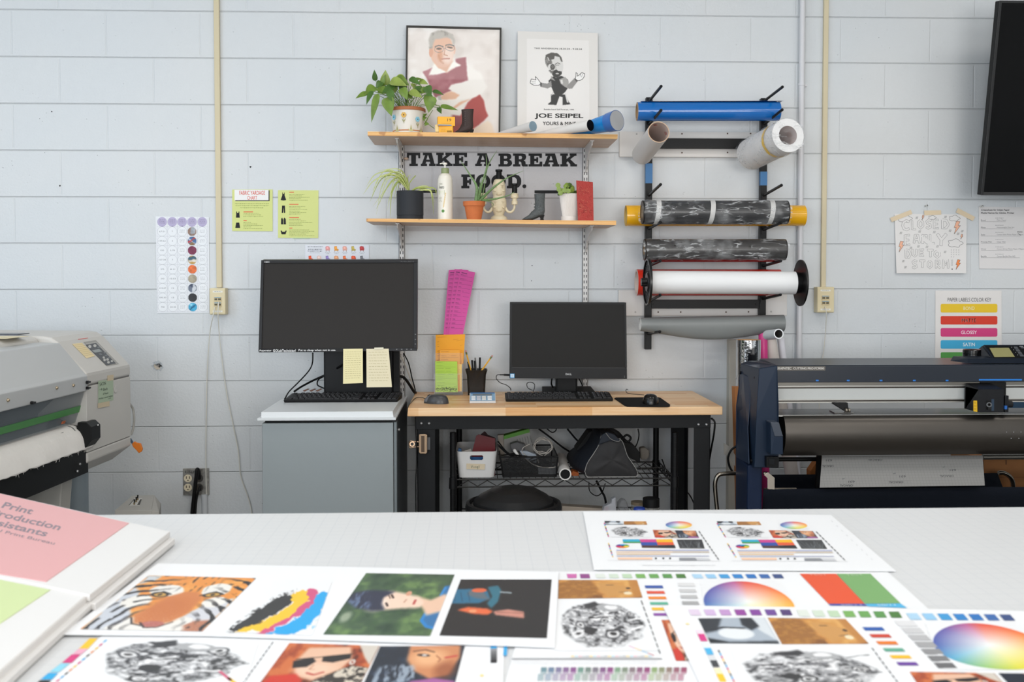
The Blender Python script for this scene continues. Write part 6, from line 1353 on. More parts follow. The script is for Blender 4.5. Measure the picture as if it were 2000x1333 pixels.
# ================================================================ monitors, keyboards, mice
def oriented(q, back): return q, back
def keyboard(x0, x1, y_front, depth, z, lab, shear=0.0):
    t = T('keyboard', lab, 'keyboard', ((x0+x1)/2, y_front+depth/2, z), 'black computer keyboards')
    KM = mat('#1d1d1e', .45); W_ = x1-x0; hf, hb = .011, .024
    def K(s, r, h=0.0): return Vector((x0+s*W_+shear*r, y_front+r*depth, z+hf+(hb-hf)*r+h))
    m = MB(KM); m.add([Vector((x0+.002, y_front+.004, z)), Vector((x1-.002, y_front+.004, z)), Vector((x1-.002+shear, y_front+depth, z)), Vector((x0+.002+shear, y_front+depth, z)), K(0, 0), K(1, 0), K(1, 1), K(0, 1)], [(3,2,1,0), (4,5,6,7), (0,1,5,4), (1,2,6,5), (2,3,7,6), (3,0,4,7)]); m.build('case', t, bevel=.002)
    KC = mat('#28282a', .5); KT = '#8a8c90'; leg = MB(KT)
    def key(mm, s0, s1, r0, r1, t_=True):
        g = .0016; a_, b_ = s0+g/W_*.9, s1-g/W_*.9; c_, d_ = r0+g/depth, r1-g/depth; e = .0012
        mm.add([K(a_, c_), K(b_, c_), K(b_, d_), K(a_, d_), K(a_+e/W_, c_+e/depth, .0042), K(b_-e/W_, c_+e/depth, .0042), K(b_-e/W_, d_-e/depth, .0042), K(a_+e/W_, d_-e/depth, .0042)], [(4,5,6,7), (0,1,5,4), (1,2,6,5), (2,3,7,6), (3,0,4,7)], KC)
        if t_: leg.add([K(a_+.006, (c_+d_)/2, .0045), K(a_+.011, (c_+d_)/2, .0045), K(a_+.011, (c_+d_)/2+.05, .0045), K(a_+.006, (c_+d_)/2+.05, .0045)], [(0,1,2,3)])
    u = .0430; 
    rows = [(.05, [1.25, 1.25, 1.25, 6, 1.25, 1.25, 1.25, 1.5]), (.20, [2.25]+[1]*10+[2.75]), (.35, [1.75]+[1]*11+[2.25]), (.50, [1.5]+[1]*12+[1.5]), (.65, [1]*13+[2]), (.83, [1, .6, 1, 1, 1, 1, .4, 1, 1, 1, 1, .4, 1, 1, 1, 1, .6])]
    n_ = 0; keys = MB(KC)
    for r0, ks in rows:
        tot = sum(ks); s = .018; wk = .645
        for i, k_ in enumerate(ks):
            w_ = wk*k_/tot
            if not (r0 == .83 and k_ < 1): key(keys, s, s+w_, r0, r0+(.14 if r0 < .8 else .12))
            s += w_
    keys.build('main_keys', t, kind='stuff')
    keys = MB(KC)
    for r0 in (.65, .5): [key(keys, .685+i*.037, .722+i*.037, r0, r0+.14) for i in range(3)]
    key(keys, .722, .759, .20, .34); [key(keys, .685+i*.037, .722+i*.037, .05, .19) for i in range(3)]
    [key(keys, .685+i*.037, .722+i*.037, .83, .95) for i in range(3)]
    keys.build('navigation_keys', t)
    keys = MB(KC)
    for r0 in (.65, .5, .35, .20): [key(keys, .82+i*.041, .861+i*.041, r0, r0+.14) for i in range(3)]
    for i in range(4): key(keys, .82+i*.041, .861+i*.041, .83, .95, False)
    key(keys, .82, .902, .05, .19); key(keys, .902, .943, .05, .19); key(keys, .943, .984, .05, .34, False); key(keys, .943, .984, .35, .64, False); key(keys, .943, .984, .65, .79)
    keys.build('number_keys', t); leg.build('key_legends', t)
    return t
# right computer keyboard, on the bench
za = zB+.0005; a = Zp(987.5, 785.5, za); b = Zp(1199, 785.5, za); dep = .126
keyboard(a.x, b.x, a.y, dep, za, 'black keyboard on the wooden bench in front of the right computer')
a2 = Zp(553.5, 787, ZCAB+.0005); b2 = Zp(776, 786.5, ZCAB+.0005)
keyboard(a2.x, b2.x, a2.y, dep, ZCAB+.0005, 'black keyboard on the white cabinet top in front of the left monitor', shear=.012)
# ---- left monitor (grey-black, tilted back)
zc0 = ZCAB
TL, TR, BR, BL_ = P(510.6, 508.8, .36), P(815.4, 508.2, .36), P(814.6, 686, .40), P(505.2, 687.6, .40)
BR.x = BR.x; q = [TL, TR, BR, BL_]
t = T('monitor', 'large black monitor with a taped reminder along its lower bezel, on the white cabinet', 'monitor', ((TL.x+TR.x)/2, -.3, zc0))
CS = mat('#232325', .42, bump=.05, bscale=300)
nb = Vector((0, .045, .005))
m = MB(CS); m.slab([bil(q, *s_) for s_ in ((0,0),(1,0),(1,1),(0,1))], nb); m.build('casing', t, bevel=.002)
m = MB(CS); F0 = lambda u, v, l=0.0: bil(q, u, v, l); bx, bt, bb = .025, .032, .032
for a4 in ([(0,0),(1,0),(1,bt),(0,bt)], [(0,1-bb),(1,1-bb),(1,1),(0,1)], [(0,bt),(bx*.7,bt),(bx*.8,1-bb),(0,1-bb)], [(1-bx*.9,bt),(1,bt),(1,1-bb),(1-bx*.9,1-bb)]): m.slab([F0(s_, r_, .006) for s_, r_ in a4], (0, .006, 0))
m.build('bezel', t, bevel=.0008)
MB(mat('#2b2826', .42, spec=.3)).slab([F0(*s_, .0008) for s_ in ((bx*.7,bt),(1-bx*.9,bt),(1-bx*.9,1-bb),(bx*.8,1-bb))], (0, .0006, 0)).build('screen', t)
m = MB('#d9d9d9'); mp = lambda u, v, l=0.0: F0(*((u-510.6+(v-509)*.0302)/(304.8+(v-509)*.026), (v-508.5)/178.5), l)
mpx = mp
m.ptext(mp, 'NEC', 517.5, 510.8, 527, 513.6, .0066, '#c9c9c9', .02); m.ptext(mp, 'MultiSync EA271Q', 783, 510.8, 808.5, 513.2, .0066, '#9a9a9a', .005); m.build('logo', t)
m = MB(mat('#1a1a1b', .5)); m.slab([mp(*p, .0072) for p in ((506.5,681.5),(669,681.3),(669,688),(506.5,688.3))], (0, .0006, 0)); 
for s_, x0_, x1_ in (('Aoperator', 507, 531), ('GOLabTechnician!', 533.8, 578), ('Put to sleep when not in use.', 583.5, 656)): m.ptext(mp, s_, x0_, 682.6, x1_, 687.4, .0078, '#ececec', .012)
m.build('label_tape', t, label='black label tape with white lettering')
m = MB('#8f8f8f'); 
for x in (773.5, 783.5, 793.5, 802): m.prect(mp, x, 683.2, x+2.6, 684.2, .0066)
for y in (654, 664, 673): m.prect(mp, 810.5, y, 812.5, y+1, .0066)
m.build('buttons', t)
m = MB(mat('#121315', .4)); st0, st1 = P(634, 700, .22), P(768, 700, .22); m.box(st0.x, st1.x, -.25, -.19, zc0+.010, P(700, 600, .22).z); m.box(P(700,700,.22).x-.09, P(700,700,.22).x+.09, -.36, -.19, P(700,640,.22).z, P(700,570,.22).z); m.build('stand_column', t, bevel=.006)
m = MB(mat('#151617', .45)); m.box(st0.x-.02, st1.x+.03, -.36, -.12, zc0, zc0+.012); m.build('stand_base', t, bevel=.006)
m = MB(mat('#1b1c1e', .5)); e0, e1 = P(768, 700, .22), P(781, 765, .22); m.box(e0.x, e1.x, -.24, -.19, zc0+.02, e0.z+.03); m.build('column_side', t, bevel=.003)
# sticky notes on the lower bezel
def note(q4, c, lab, lines, d0=.409, d1=.415, nlines=9, y0=.08):
    tt = T('sticky_note', lab, 'sticky note', (P(*q4[0], d0)+P(*q4[1], d0))/2, 'pale yellow notes on the left monitor')
    qq = [P(*q4[0], d0), P(*q4[1], d0), P(*q4[2], d1), P(*q4[3], d1)]; m = MB(mat(c, .65)); m.slab(qq, (0, .0006, 0)); m.build('paper', tt)
    m = MB('#b3a77c'); rr = random.Random(lines)
    for k in range(nlines):
        y = y0+k*(.9-y0)/nlines; x = .1
        while x < .86: e = x+rr.uniform(.04, .14); m.ppoly(lambda u, v, l=0.0: bil(qq, u, v, l), [(x, y), (min(e, .9), y+.004), (min(e, .9), y+.014), (x, y+.012)], .0005); x = e+.03
    m.build('handwriting', tt)
note([(670.5,682),(708.5,681.5),(708.8,748.5),(670,750)], '#e2d8a8', 'narrower pale yellow note stack hanging from the left monitor bezel', 3, nlines=13)
note([(715.5,682),(759,681.5),(765.5,756.5),(716,757)], '#ddd3b4', 'wider cream note with a curled corner hanging from the left monitor bezel', 5, nlines=11)
m = MB(mat('#dfd9c2', .5)); m.slab([P(*p, .412) for p in ((731,679.5),(749,679),(749,683),(731,683))], (0, .0008, 0)); m.build('clear_tape', label='strip of clear tape holding the cream note to the monitor', cat='tape')
# cables of the left monitor
cab([(611,690,.38),(610,710,.3),(603,725,.25),(585,745,.3),(565,765,.42),(556,780,.50)], .0028, 'black cable curving from the left monitor down to its keyboard')
cab([(670,712,.3),(645,728,.2),(615,742,.2),(590,755,.25),(575,765,.32)], .0045, 'thicker black cable sweeping left from behind the left monitor stand')
cab([(634,735,.2),(622,742,.18),(620,752,.18),(628,757,.18),(636,760,.18)], .003, 'small black cable loop beside the left monitor stand')
cab([(762,733,.24),(785,736,.2),(795,745,.18),(808,765,.12),(812,772,.08),(814,830,.06)], .0062, 'thick black power lead arching right from behind the left monitor')
cab([(788,690,.12),(798,710,.1),(805,740,.08),(812,770,.05),(815,830,.04)], .0026, 'thin black cable hanging behind the right edge of the left monitor')
cab([(780,690,.12),(792,715,.1),(803,745,.08),(810,772,.05),(811,830,.04)], .0024, 'thin beige cable hanging behind the right edge of the left monitor', 'beige_cable', mat('#bfb8ad', .5))
for k, u in enumerate((591, 604, 616)):
    m = MB(mat('#6e4b3c', .6)); p0 = Zp(u, 768, ZCAB+.002); m.X = None; m.slab([P(u, 764, .30), P(u+8, 761, .30), P(u+12, 761.5, .30), P(u+4, 765.5, .30)], (0, .03, 0)); m.build('wooden_peg', label=('left small brown block behind the left keyboard', 'middle small brown block behind the left keyboard', 'right small brown block behind the left keyboard')[k], cat='block', group='small brown blocks behind the keyboard')
# ---- right all-in-one computer
q = [P(996.3, 590.6, .21), P(1222.8, 591.2, .21), P(1224.6, 740.6, .215), P(995.4, 739.6, .215)]; F1 = lambda u, v, l=0.0: bil(q, (u-996)/228, (v-590.8)/149.3, l)
t = T('desktop_computer', 'black all-in-one computer on the wooden bench with keyboard and mouse', 'computer', ((q[0].x+q[1].x)/2, -.18, zB))
DC = mat('#222223', .45); m = MB(DC); m.slab(q, (0, .045, 0)); m.build('casing', t, bevel=.003)
m = MB(DC); 
for a4 in ([(996,590.8),(1224,590.8),(1224,594.5),(996,594.5)], [(996,594.5),(1000,594.5),(1000,718),(996,718)], [(1220,594.5),(1224,594.5),(1224,718),(1220,718)]): m.slab([F1(*p, .003) for p in a4], (0, .003, 0))
m.build('bezel', t); m = MB(mat('#262627', .5)); m.slab([F1(*p, .003) for p in ((996,719),(1224,719),(1224,740.1),(996,740.1))], (0, .003, 0)); m.build('chin', t, bevel=.001)
MB(mat('#3a3a3a', .4)).slab([F1(*p, .0034) for p in ((1000,718),(1220,718),(1220,719.2),(1000,719.2))], (0, .003, 0)).build('chin_line', t)
MB(mat('#242322', .45, spec=.3)).slab([F1(*p, .0006) for p in ((1000,594.5),(1220,594.5),(1220,718),(1000,718))], (0, .0005, 0)).build('screen', t)
m = MB('#cfcfcf'); m.ptext(F1, 'D', 1104.5, 729.3, 1107.2, 733, .0036, '#cfcfcf', .03); m.ptext(F1, 'E', 1107.8, 729.3, 1110.2, 733, .0036, '#cfcfcf', .03, quad=[(1107.8,730.6),(1109.8,729.3),(1110.8,732),(1108.6,733.3)]); m.ptext(F1, 'LL', 1111.6, 729.3, 1116, 733, .0036, '#cfcfcf', .03); m.build('logo', t)
m = MB(mat('#3b8fc4', .4)); m.prect(F1, 996.8, 730.5, 1005.3, 739.2, .0037); m.prect(F1, 997.8, 731.5, 1004.3, 738, .004, '#cfe0ea'); m.ptext(F1, 'intel', 998.8, 732.6, 1003.2, 734.4, .0043, '#3b7fb8', .01); m.ptext(F1, 'CORE i5', 998.8, 735.4, 1003.2, 736.8, .0043, '#5a8fb8', .01); m.build('processor_sticker', t)
m = MB('#9a9a9a'); m.pcirc(F1, 1219, 736.5, .6, .0036, n=8); m.pline(F1, [(1219,733.5),(1219,735)], .4, .0036); m.build('power_mark', t)
s0, s1 = P(1086, 750, .17), P(1128, 750, .17); m = MB(mat('#121213', .45)); m.box(s0.x, s1.x, -.17, -.12, zB+.008, P(1100, 700, .17).z); m.build('stand_column', t, bevel=.008)
a, b = Zp(1054, 768, zB), Zp(1161, 768, zB); m = MB(mat('#1a1a1b', .4)); 
zt_ = zB+.014; m.add([(a.x, -.27, zB), (b.x, -.27, zB), (b.x-.012, -.06, zB), (a.x+.012, -.06, zB), (a.x, -.27, zB+.006), (b.x, -.27, zB+.006), (b.x-.012, -.06, zt_+.012), (a.x+.012, -.06, zt_+.012)], [(3,2,1,0), (4,5,6,7), (0,1,5,4), (1,2,6,5), (2,3,7,6), (3,0,4,7)]); m.build('stand_base', t, bevel=.002)
cab([(1078,740,.16),(1077,750,.15),(1080,757,.13)], .0035, 'short black cable behind the left of the right computer stand')
cab([(1130,738,.14),(1135,748,.13),(1138,754,.12)], .0025, 'short black cable behind the right of the right computer stand')
m = MB(mat('#202021', .5)); m.cyl(P(996, 733, .2), P(984, 732.5, .2), .0045, n=10); m.cyl(P(984, 732.5, .2), P(976, 732.5, .2), .0028, n=10)
m.tube([P(978,732.5,.2), P(971,733,.2), P(969.5,740,.2), P(977,748,.2), P(988,752,.2), P(996,758,.18), P(998,763,.17)], .0018, 6); m.build('usb_cable', smooth=60, label='black cable plugged into the left edge of the right computer', cat='cable')
cab([(1040,763,.12),(1031,758,.11),(1029,750,.1),(1035,747,.1),(1043,750,.1),(1044,757,.11),(1041,766,.13)], .0016, 'thin black cable loop standing on the bench behind the right keyboard')
# mice
def mouse(u0, v0, u1, v1, z, rot, lab, c1, c2, l=.105, w_=.062, h=.036):
    c = Zp((u0+u1)/2, v1-4, z); t = T('computer_mouse', lab, 'mouse', (c.x, c.y, z), 'computer mice')
    M = Matrix.Translation((c.x, c.y, z)) @ Matrix.Rotation(rot, 4, 'Z'); m = MB(c1); m.X = M
    def S(p, q_):
        a_ = p*2*math.pi; e = q_*math.pi/2; x = math.cos(a_); y = math.sin(a_); rx = l/2*math.cos(e)**.6; ry = w_/2*math.cos(e)**.6*(1-.12*x); return Vector((rx*x, ry*y, h*math.sin(e)*(1-.22*x*math.cos(e))))
    m.grid(S, 32, 12); m.add([S(i/32, 0) for i in range(32)], [list(range(32))[::-1]]); m.build('shell', t, smooth=70)
    m = MB(c2); m.X = M; m.grid(lambda p, q_: S(.36+.28*p-.5 if False else (p-.5)*.30, .12+.72*q_)+Vector((.0006, 0, .0008)), 12, 8); m.build('buttons', t, smooth=70)
    m = MB('#0c0c0d'); m.X = M; m.cyl((l*.28, -.004, h*.72), (l*.28, .004, h*.72), .008, n=16); m.build('scroll_wheel', t, smooth=40); return t
mouse(831, 768, 873, 792, zB+.0005, math.radians(-18)+math.pi, 'grey and black mouse on the left of the wooden bench', mat('#3c3d3f', .3), mat('#6e6f73', .3))
q4 = [Zp(u, v, zB+.0005) for u, v in ((1200,779.5),(1203,778),(1285,777.3),(1290,778.5),(1309,792),(1308,795),(1303,795.8),(1226,795.3),(1220,793.5))]
MB(mat('#121213', .85)).slab([p+Vector((0,0,.0025)) for p in q4], (0, 0, -.0025)).build('mouse_pad', label='small black mouse pad with rounded corners on the right of the bench', cat='mouse pad')
mouse(1253, 769, 1288, 792, zB+.0032, math.radians(82)+math.pi*0, 'black glossy mouse on the black mouse pad', mat('#0f0f10', .22), mat('#151516', .2), .1, .064, .038)
MB(CBK).tube([Zp(1258, 772, zB+.006), Zp(1240, 770.5, zB+.004), Zp(1226, 768.5, zB+.004), P(1222.5, 764, .12), P(1224, 760.5, .12), P(1227, 762.5, .12)], .0014, 6).build('mouse_cable', smooth=60, label='thin black cable leaving the black mouse and curling at the bench back', cat='cable')
MB(CBK).tube([Zp(834, 781, zB+.01), Zp(824, 777, zB+.006), Zp(812, 778, zB+.004), Zp(802, 788, zB+.004), P(797, 796, .6), P(795, 810, .62)], .0014, 6).build('mouse_cable', smooth=60, label='thin black cable of the grey mouse running off the bench left edge', cat='cable')
# calculator
t = T('calculator', 'small white and blue desk calculator with a tilted display on the bench', 'calculator', Zp(943, 782, zB)); zz = zB+.0005
a, b = Zp(917, 788.5, zz), Zp(968.5, 788.5, zz); y0, y1 = a.y, a.y+.085; 
CW = mat('#c9cacb', .4); q = [Vector((a.x, y1, zz+.034)), Vector((b.x, y1, zz+.034)), Vector((b.x, y0, zz+.008)), Vector((a.x, y0, zz+.008))]
m = MB(CW); m.add(q+[Vector((a.x, y1, zz)), Vector((b.x, y1, zz)), Vector((b.x, y0, zz)), Vector((a.x, y0, zz))], [(3,2,1,0), (4,5,6,7), (0,1,5,4), (1,2,6,5), (2,3,7,6), (3,0,4,7)]); m.build('body', t, bevel=.002)
g = lambda u, v, l=0.0: (q[0]*(1-u)+q[1]*u)*(1-v)+(q[3]*(1-u)+q[2]*u)*v+Vector((0, -l*.3, l))
m = MB(mat('#3f78ad', .3)); m.prect(g, .03, .02, .97, .92, .0006, '#7fa3bf'); m.prect(g, .03, .02, .97, .12, .0012, '#2f6aa3'); m.build('face_plate', t)
m = MB(mat('#5d6a73', .2)); m.prect(g, .12, .16, .86, .36, .0016); m.build('display', t)
for cx, c in ((.14, '#d6dadd'), (.34, '#b9bcc4'), (.54, '#d0d0cb'), (.76, '#dcdedf')):
    for r_ in range(3):
        m = MB(mat(c, .4)); m.slab([g(cx-.07, .45+r_*.15, .003), g(cx+.09, .45+r_*.15, .003), g(cx+.09, .56+r_*.15, .003), g(cx-.07, .56+r_*.15, .003)], (0, 0, -.003)); m.build('key', t)
# pen cup
d = .14; o = P(930.5, 766.5, d); o = Vector((o.x, -d, zB+.001)); s = 1/pm(d); t = T('pen_cup', 'black mesh pen cup with pens and pencils on the bench', 'pen cup', o)
def pmesh():
    N = NT('perforated_metal'); N.base('#2b2724'); N.rough(.4); N.b.inputs['Metallic'].default_value = .4; N.b.inputs['Alpha'].default_value = .8; return N.m
PMs = pmesh(); m = MB(PMs)
def sqr(w_, z, n=6):
    out = []; r = w_*.3
    for cx, cy, a0 in ((1,1,0),(-1,1,1),(-1,-1,2),(1,-1,3)):
        for k in range(n): an = (a0+k/(n-1))*math.pi/2; out.append(o+Vector((cx*(w_-r)+r*math.cos(an), cy*(w_-r)+r*math.sin(an), z)))
    return out
H0 = 49*s; rings = [sqr(16.5*s, 0), sqr(17.3*s, H0*.3), sqr(18.6*s, H0*.8), sqr(21.5*s, H0), sqr(20.5*s, H0+.0008), sqr(17.8*s, H0*.8), sqr(16.5*s, H0*.3), sqr(15.7*s, .002)]; n = 24
m.add([v for r_ in rings for v in r_], [(i*n+j, i*n+(j+1) % n, (i+1)*n+(j+1) % n, (i+1)*n+j) for i in range(7) for j in range(n)]+[list(range(n))]); m.build('cup', t, smooth=40)
def pencil(ua, va, ub, vb, c, lab, name='pencil', r=.0036, da=d, db=d, er=True):
    a, b = P(ua, va, da), P(ub, vb, db); a.z = max(a.z, zB+.004); ax = (b-a).normalized(); L = (b-a).length; tt = T(name, lab, name.replace('_', ' '), a)
    m = MB(mat(c, .4)); m.cyl(a, a+ax*(L-.018 if er else L), r, n=6 if er else 14); m.build('barrel', tt, smooth=30)
    if er:
        m = MB(mat('#8f8f4e', .35, .6)); m.cyl(a+ax*(L-.018), a+ax*(L-.007), r*1.03, n=14); 
        for k in (.0165, .0125, .009): m.cyl(a+ax*(L-k), a+ax*(L-k+.0014), r*1.1, n=14, m='#2c3a2c')
        m.build('ferrule', tt, smooth=30); m = MB(mat('#c98a84', .7)); m.cyl(a+ax*(L-.007), a+ax*L, r*.95, n=14); m.build('eraser', tt, smooth=30)
    return tt
pencil(925, 745, 909.5, 685, '#e0a530', 'yellow pencil leaning left in the pen cup', da=.13, db=.15); pencil(915, 760, 962, 694.5, '#e0a530', 'yellow pencil leaning right across the pen cup', da=.155, db=.16)
for ua, va, ub, vb, r, l, c in ((922,755,914,707,.004,'leftmost black pen in the pen cup','#101011'), (926,755,922,704,.0045,'second black pen from the left in the pen cup','#121213'), (930,757,927.5,705,.005,'thick black marker in the middle of the pen cup','#161617'), (933,757,928,699,.0035,'grey pen standing behind the black pens in the cup','#6d6c6b'), (936,757,937.5,698.5,.0042,'tallest black pen in the pen cup','#0f0f10')):
    pencil(ua, va, ub, vb, c, l, 'pen', r, .14, .14, False)
# acrylic form holder with slips
d0 = .16; t = T('form_holder', 'clear acrylic tiered holder of order slips at the back of the bench', 'holder', (P(877, 766, d0).x, -.12, zB)); AC = mat('#e8ecee', .05, alpha=.07, spec=.8)
a, b = P(848, 767, d0), P(904, 767, d0); zq = zB+.0005
for nm, dd, v in (('front_panel', .175, 730), ('middle_panel', .135, 690), ('back_panel', .095, 655)):
    m = MB(AC); z1 = P(870, v, dd).z; m.box(a.x, b.x, -dd, -dd+.0025, zq, z1); m.build(nm, t)
m = MB(AC); m.box(a.x, a.x+.0025, -.175, -.095, zq, P(870, 700, .13).z); m.box(b.x-.0025, b.x, -.175, -.095, zq, P(870, 700, .13).z); m.box(a.x, b.x, -.175, -.095, zq, zq+.002); m.build('sides', t)
def slips(name, quad, d0_, d1_, c, lab, lines, title=None, th=.008, ink='#7a6a30', seed=0, curl=0.0):
    qq = [P(*quad[0], d1_), P(*quad[1], d1_), P(*quad[2], d0_), P(*quad[3], d0_)]; qq[2].z = max(qq[2].z, zB+.003); qq[3].z = max(qq[3].z, zB+.003); tt = T(name, lab, 'paper slips', (qq[2]+qq[3])/2)
    m = MB(mat(c, .6)); m.slab(qq, (0, th, 0)); m.build('paper', tt); m = MB(ink); g_ = lambda u, v, l=0.0: bil(qq, u, v, l); rr = random.Random(seed)
    for k in range(lines):
        y = .04+k*.93/lines; m.ppoly(g_, [(.06, y), (rr.uniform(.15, .5), y), (.4, y+.008), (.06, y+.008)], .0005); m.ppoly(g_, [(.06, y+.045), (.94, y+.045), (.94, y+.050), (.06, y+.050)], .0005) if k % 2 else None
        if rr.random() < .5: x = rr.uniform(.45, .6); m.ppoly(g_, [(x, y), (x+.25, y), (x+.25, y+.008), (x, y+.008)], .0005)
    m.build('printing', tt); return tt
slips('order_slips', [(851,654.5),(908.5,653.5),(905,710),(850,766)], .11, .10, '#f2a51c', 'tall orange order slips at the back of the acrylic holder', 11, ink='#b8741a', seed=1)
slips('order_slips', [(859,684),(898,684),(898,765),(859,765)], .145, .125, '#f0a631', 'smaller orange slips in the middle of the acrylic holder', 10, ink='#b0701f', seed=2, th=.004)
slips('order_slips', [(850,706),(893,706.5),(894,766.5),(850.5,766.5)], .172, .155, '#a9cc45', 'yellow green order slips at the front of the acrylic holder', 10, ink='#6f8c34', seed=3, th=.005)
slips('order_slips', [(890,712),(902,712),(902,765),(890,765)], .140, .135, '#eec779', 'narrow cream slips at the right side of the acrylic holder', 6, ink='#c9a86a', seed=4, th=.003)
m = MB('#33341f'); rr = random.Random(8)
for k in range(160): x, y = rr.uniform(851, 892), rr.gauss(760, 2.2); m.prect(onwall(.1725), x, y, x+rr.uniform(.4, 1.6), y+rr.uniform(.4, 1.2), .0004)
m.build('black_smudge', label='speckled black smudge along the foot of the yellow green slips', cat='smudge', kind='stuff')
for k, (q4, l) in enumerate((([(876.5,528),(903,526),(893,655),(866,655)], 'leftmost of the three fanned pink slips on the wall'), ([(888,526),(915,528),(897,655),(872,655)], 'middle of the three fanned pink slips on the wall'), ([(899,526.5),(928,532.5),(904,655),(875,655)], 'rightmost of the three fanned pink slips on the wall'))):
    qq = [P(*p, .085+.003*k-.055*(i < 2)) for i, p in enumerate(q4)]; tt = T('pink_slip', l, 'paper slip', (qq[2]+qq[3])/2, 'pink order slips fanned on the wall'); m = MB(mat('#cf4b9a', .6)); m.slab(qq, (0, .0012, 0)); m.build('paper', tt)
    m = MB('#7f2a68'); g_ = lambda u, v, l=0.0: bil(qq, u, v, l); rr = random.Random(k)
    m.ppoly(g_, [(.12, .035), (.5, .04), (.5, .055), (.12, .05)], .0005)
    for j in range(14): y = .09+j*.062; m.ppoly(g_, [(.1, y), (.9, y), (.9, y+.0035), (.1, y+.0035)], .0005); m.ppoly(g_, [(.1, y-.02), (rr.uniform(.2, .6), y-.02), (.3, y-.012), (.1, y-.012)], .0005)
    m.build('printing', tt)
# ================================================================ wide-format printer on the left, its long side running away from the camera
AN = 0.077; DIR = Vector((-math.sin(AN), -math.cos(AN), 0)); LAT = Vector((math.cos(AN), -math.sin(AN), 0))   # DIR: towards the camera; LAT: out of its front
O_ = P(255, 780, .45); O_.z = 0; 
def S(t, a, z): return O_+DIR*t+LAT*a+Vector((0, 0, z))
pr = T('wide_format_printer', 'large pale grey wide-format printer along the left with white fabric hanging from it', 'printer', S(1.2, -.4, 0))
PG = mat('#c8c5c0', .45, bump=.03, bscale=500); PG2 = mat('#b8babb', .4, bump=.02, bscale=500); PD = mat('#1a1b1c', .45)
TC_ = .385     # where the end housing meets the middle
def ext(m, prof, t0, t1, mt): 
    m.slab([S(t0, a, z) for a, z in prof], S(t1, 0, 0)-S(t0, 0, 0), mt)
capup = [(-.85, .985), (-.85, 1.150), (-.62, 1.165), (-.16, 1.163), (-.13, 1.158), (-.105, 1.142), (0, 1.028), (.002, 1.018), (.002, .984), (-.01, .984)]
m = MB(PG); ext(m, capup, 0, TC_, PG); m.build('end_lid', pr, bevel=.010, seg=3)
cap = [(-.85, .62), (-.85, .982), (0, .982), (.0, .745), (-.004, .744)]; m = MB(PG); ext(m, [(-.85, .66), (-.85, .980), (-.002, .980), (.0, .978), (.0, .742), (-.85, .742)], 0, TC_, PG); m.build('end_housing', pr, bevel=.006)
m = MB(PG); ext(m, [(-.85, .740), (.0, .740), (.0, .705), (-.075, .648), (-.85, .648)], 0, TC_-.002, PG); m.build('bottom_shell', pr, bevel=.006)
m = MB(mat('#6f6d6a', .6)); ext(m, [(-.84, .975), (-.84, .99), (-.003, .99), (-.003, .975)], .004, TC_-.006, None); ext(m, [(-.84, .735), (-.84, .75), (-.004, .75), (-.004, .735)], .004, TC_-.006, None); m.build('seam', pr)
# raised round hollow and the middle of the printer
m = MB(PG); 
c = S(.14, .001, .945); m.lathe([(.016, 0), (.016, .0012), (.013, .0022), (0, .0010)], c, 20, LAT); m.build('round_cap', pr, smooth=50)
TE = 1.65
m = MB(PG2); ext(m, [(-.85, 1.12), (-.62, 1.145), (-.20, 1.143), (-.095, 1.138), (-.004, 1.030), (.006, 1.020), (.006, .966), (-.002, .966), (-.002, 1.0), (-.12, 1.11), (-.85, 1.09)], TC_, TE, PG2); m.build('front_cover', pr, bevel=.004)
m = MB(PG); ext(m, [(-.85, 1.09), (-.85, 1.158), (-.60, 1.168), (-.20, 1.166), (-.17, 1.150), (-.165, 1.09)], TC_+.004, TE, PG); m.build('top_cover', pr, bevel=.008)
ext(MB(PG), [(-.85, .5), (-.85, 1.1), (-.3, 1.1), (-.3, .5)], TC_, TE, PG)
m = MB(PG); ext(m, [(-.85, .66), (-.85, 1.1), (-.32, 1.1), (-.32, .66)], TC_, TE, PG); m.build('rear_body', pr)
m = MB(mat('#2c2f33', .5)); ext(m, [(-.32, .84), (-.32, 1.09), (-.12, 1.09), (-.05, 1.0), (-.18, .88), (-.18, .84)], TC_, TE, None); m.build('interior', pr)
m = MB(mat('#8f9aa2', .06, alpha=.28, spec=.8)); m.slab([S(TC_, -.008, .968), S(TE, -.008, .968), S(TE, -.045, .850), S(TC_, -.045, .850)], LAT*.003); m.build('clear_window', pr)
m = MB(mat('#4d8a4f', .5)); m.slab([S(TC_+.002, -.024, .912), S(TE, -.024, .912), S(TE, -.031, .888), S(TC_+.002, -.031, .888)], LAT*.0042); m.build('green_tape', pr, label='green masking tape strip along the clear window')
m = MB(mat('#b5623f', .5)); m.slab([S(TC_+.105, -.030, .872), S(TC_+.125, -.030, .872), S(TC_+.125, -.034, .862), S(TC_+.105, -.034, .862)], LAT*.004); m.build('orange_dot', pr)
# screws and clips on the cover lip
for tt, z in ((.50, .998), (.62, 1.002), (.93, .998)):
    m = MB(mat('#b7a78f', .35, .8)); m.ell(S(tt, .0075, z), .006, .006, .006, 10); m.build('screw', pr, smooth=60)
for tt, z in ((TC_+.012, .998), (TC_+.012, .977), (.79, .972)):
    m = MB(mat('#131313', .4)); m.cyl(S(tt, .006, z), S(tt, .014, z), .0055, n=10); m.box(*[v for pair in zip(S(tt, .014, z)-Vector((.004, .012, .003)), S(tt, .014, z)+Vector((.004, .012, .003))) for v in pair]); m.build('cover_clip', pr)
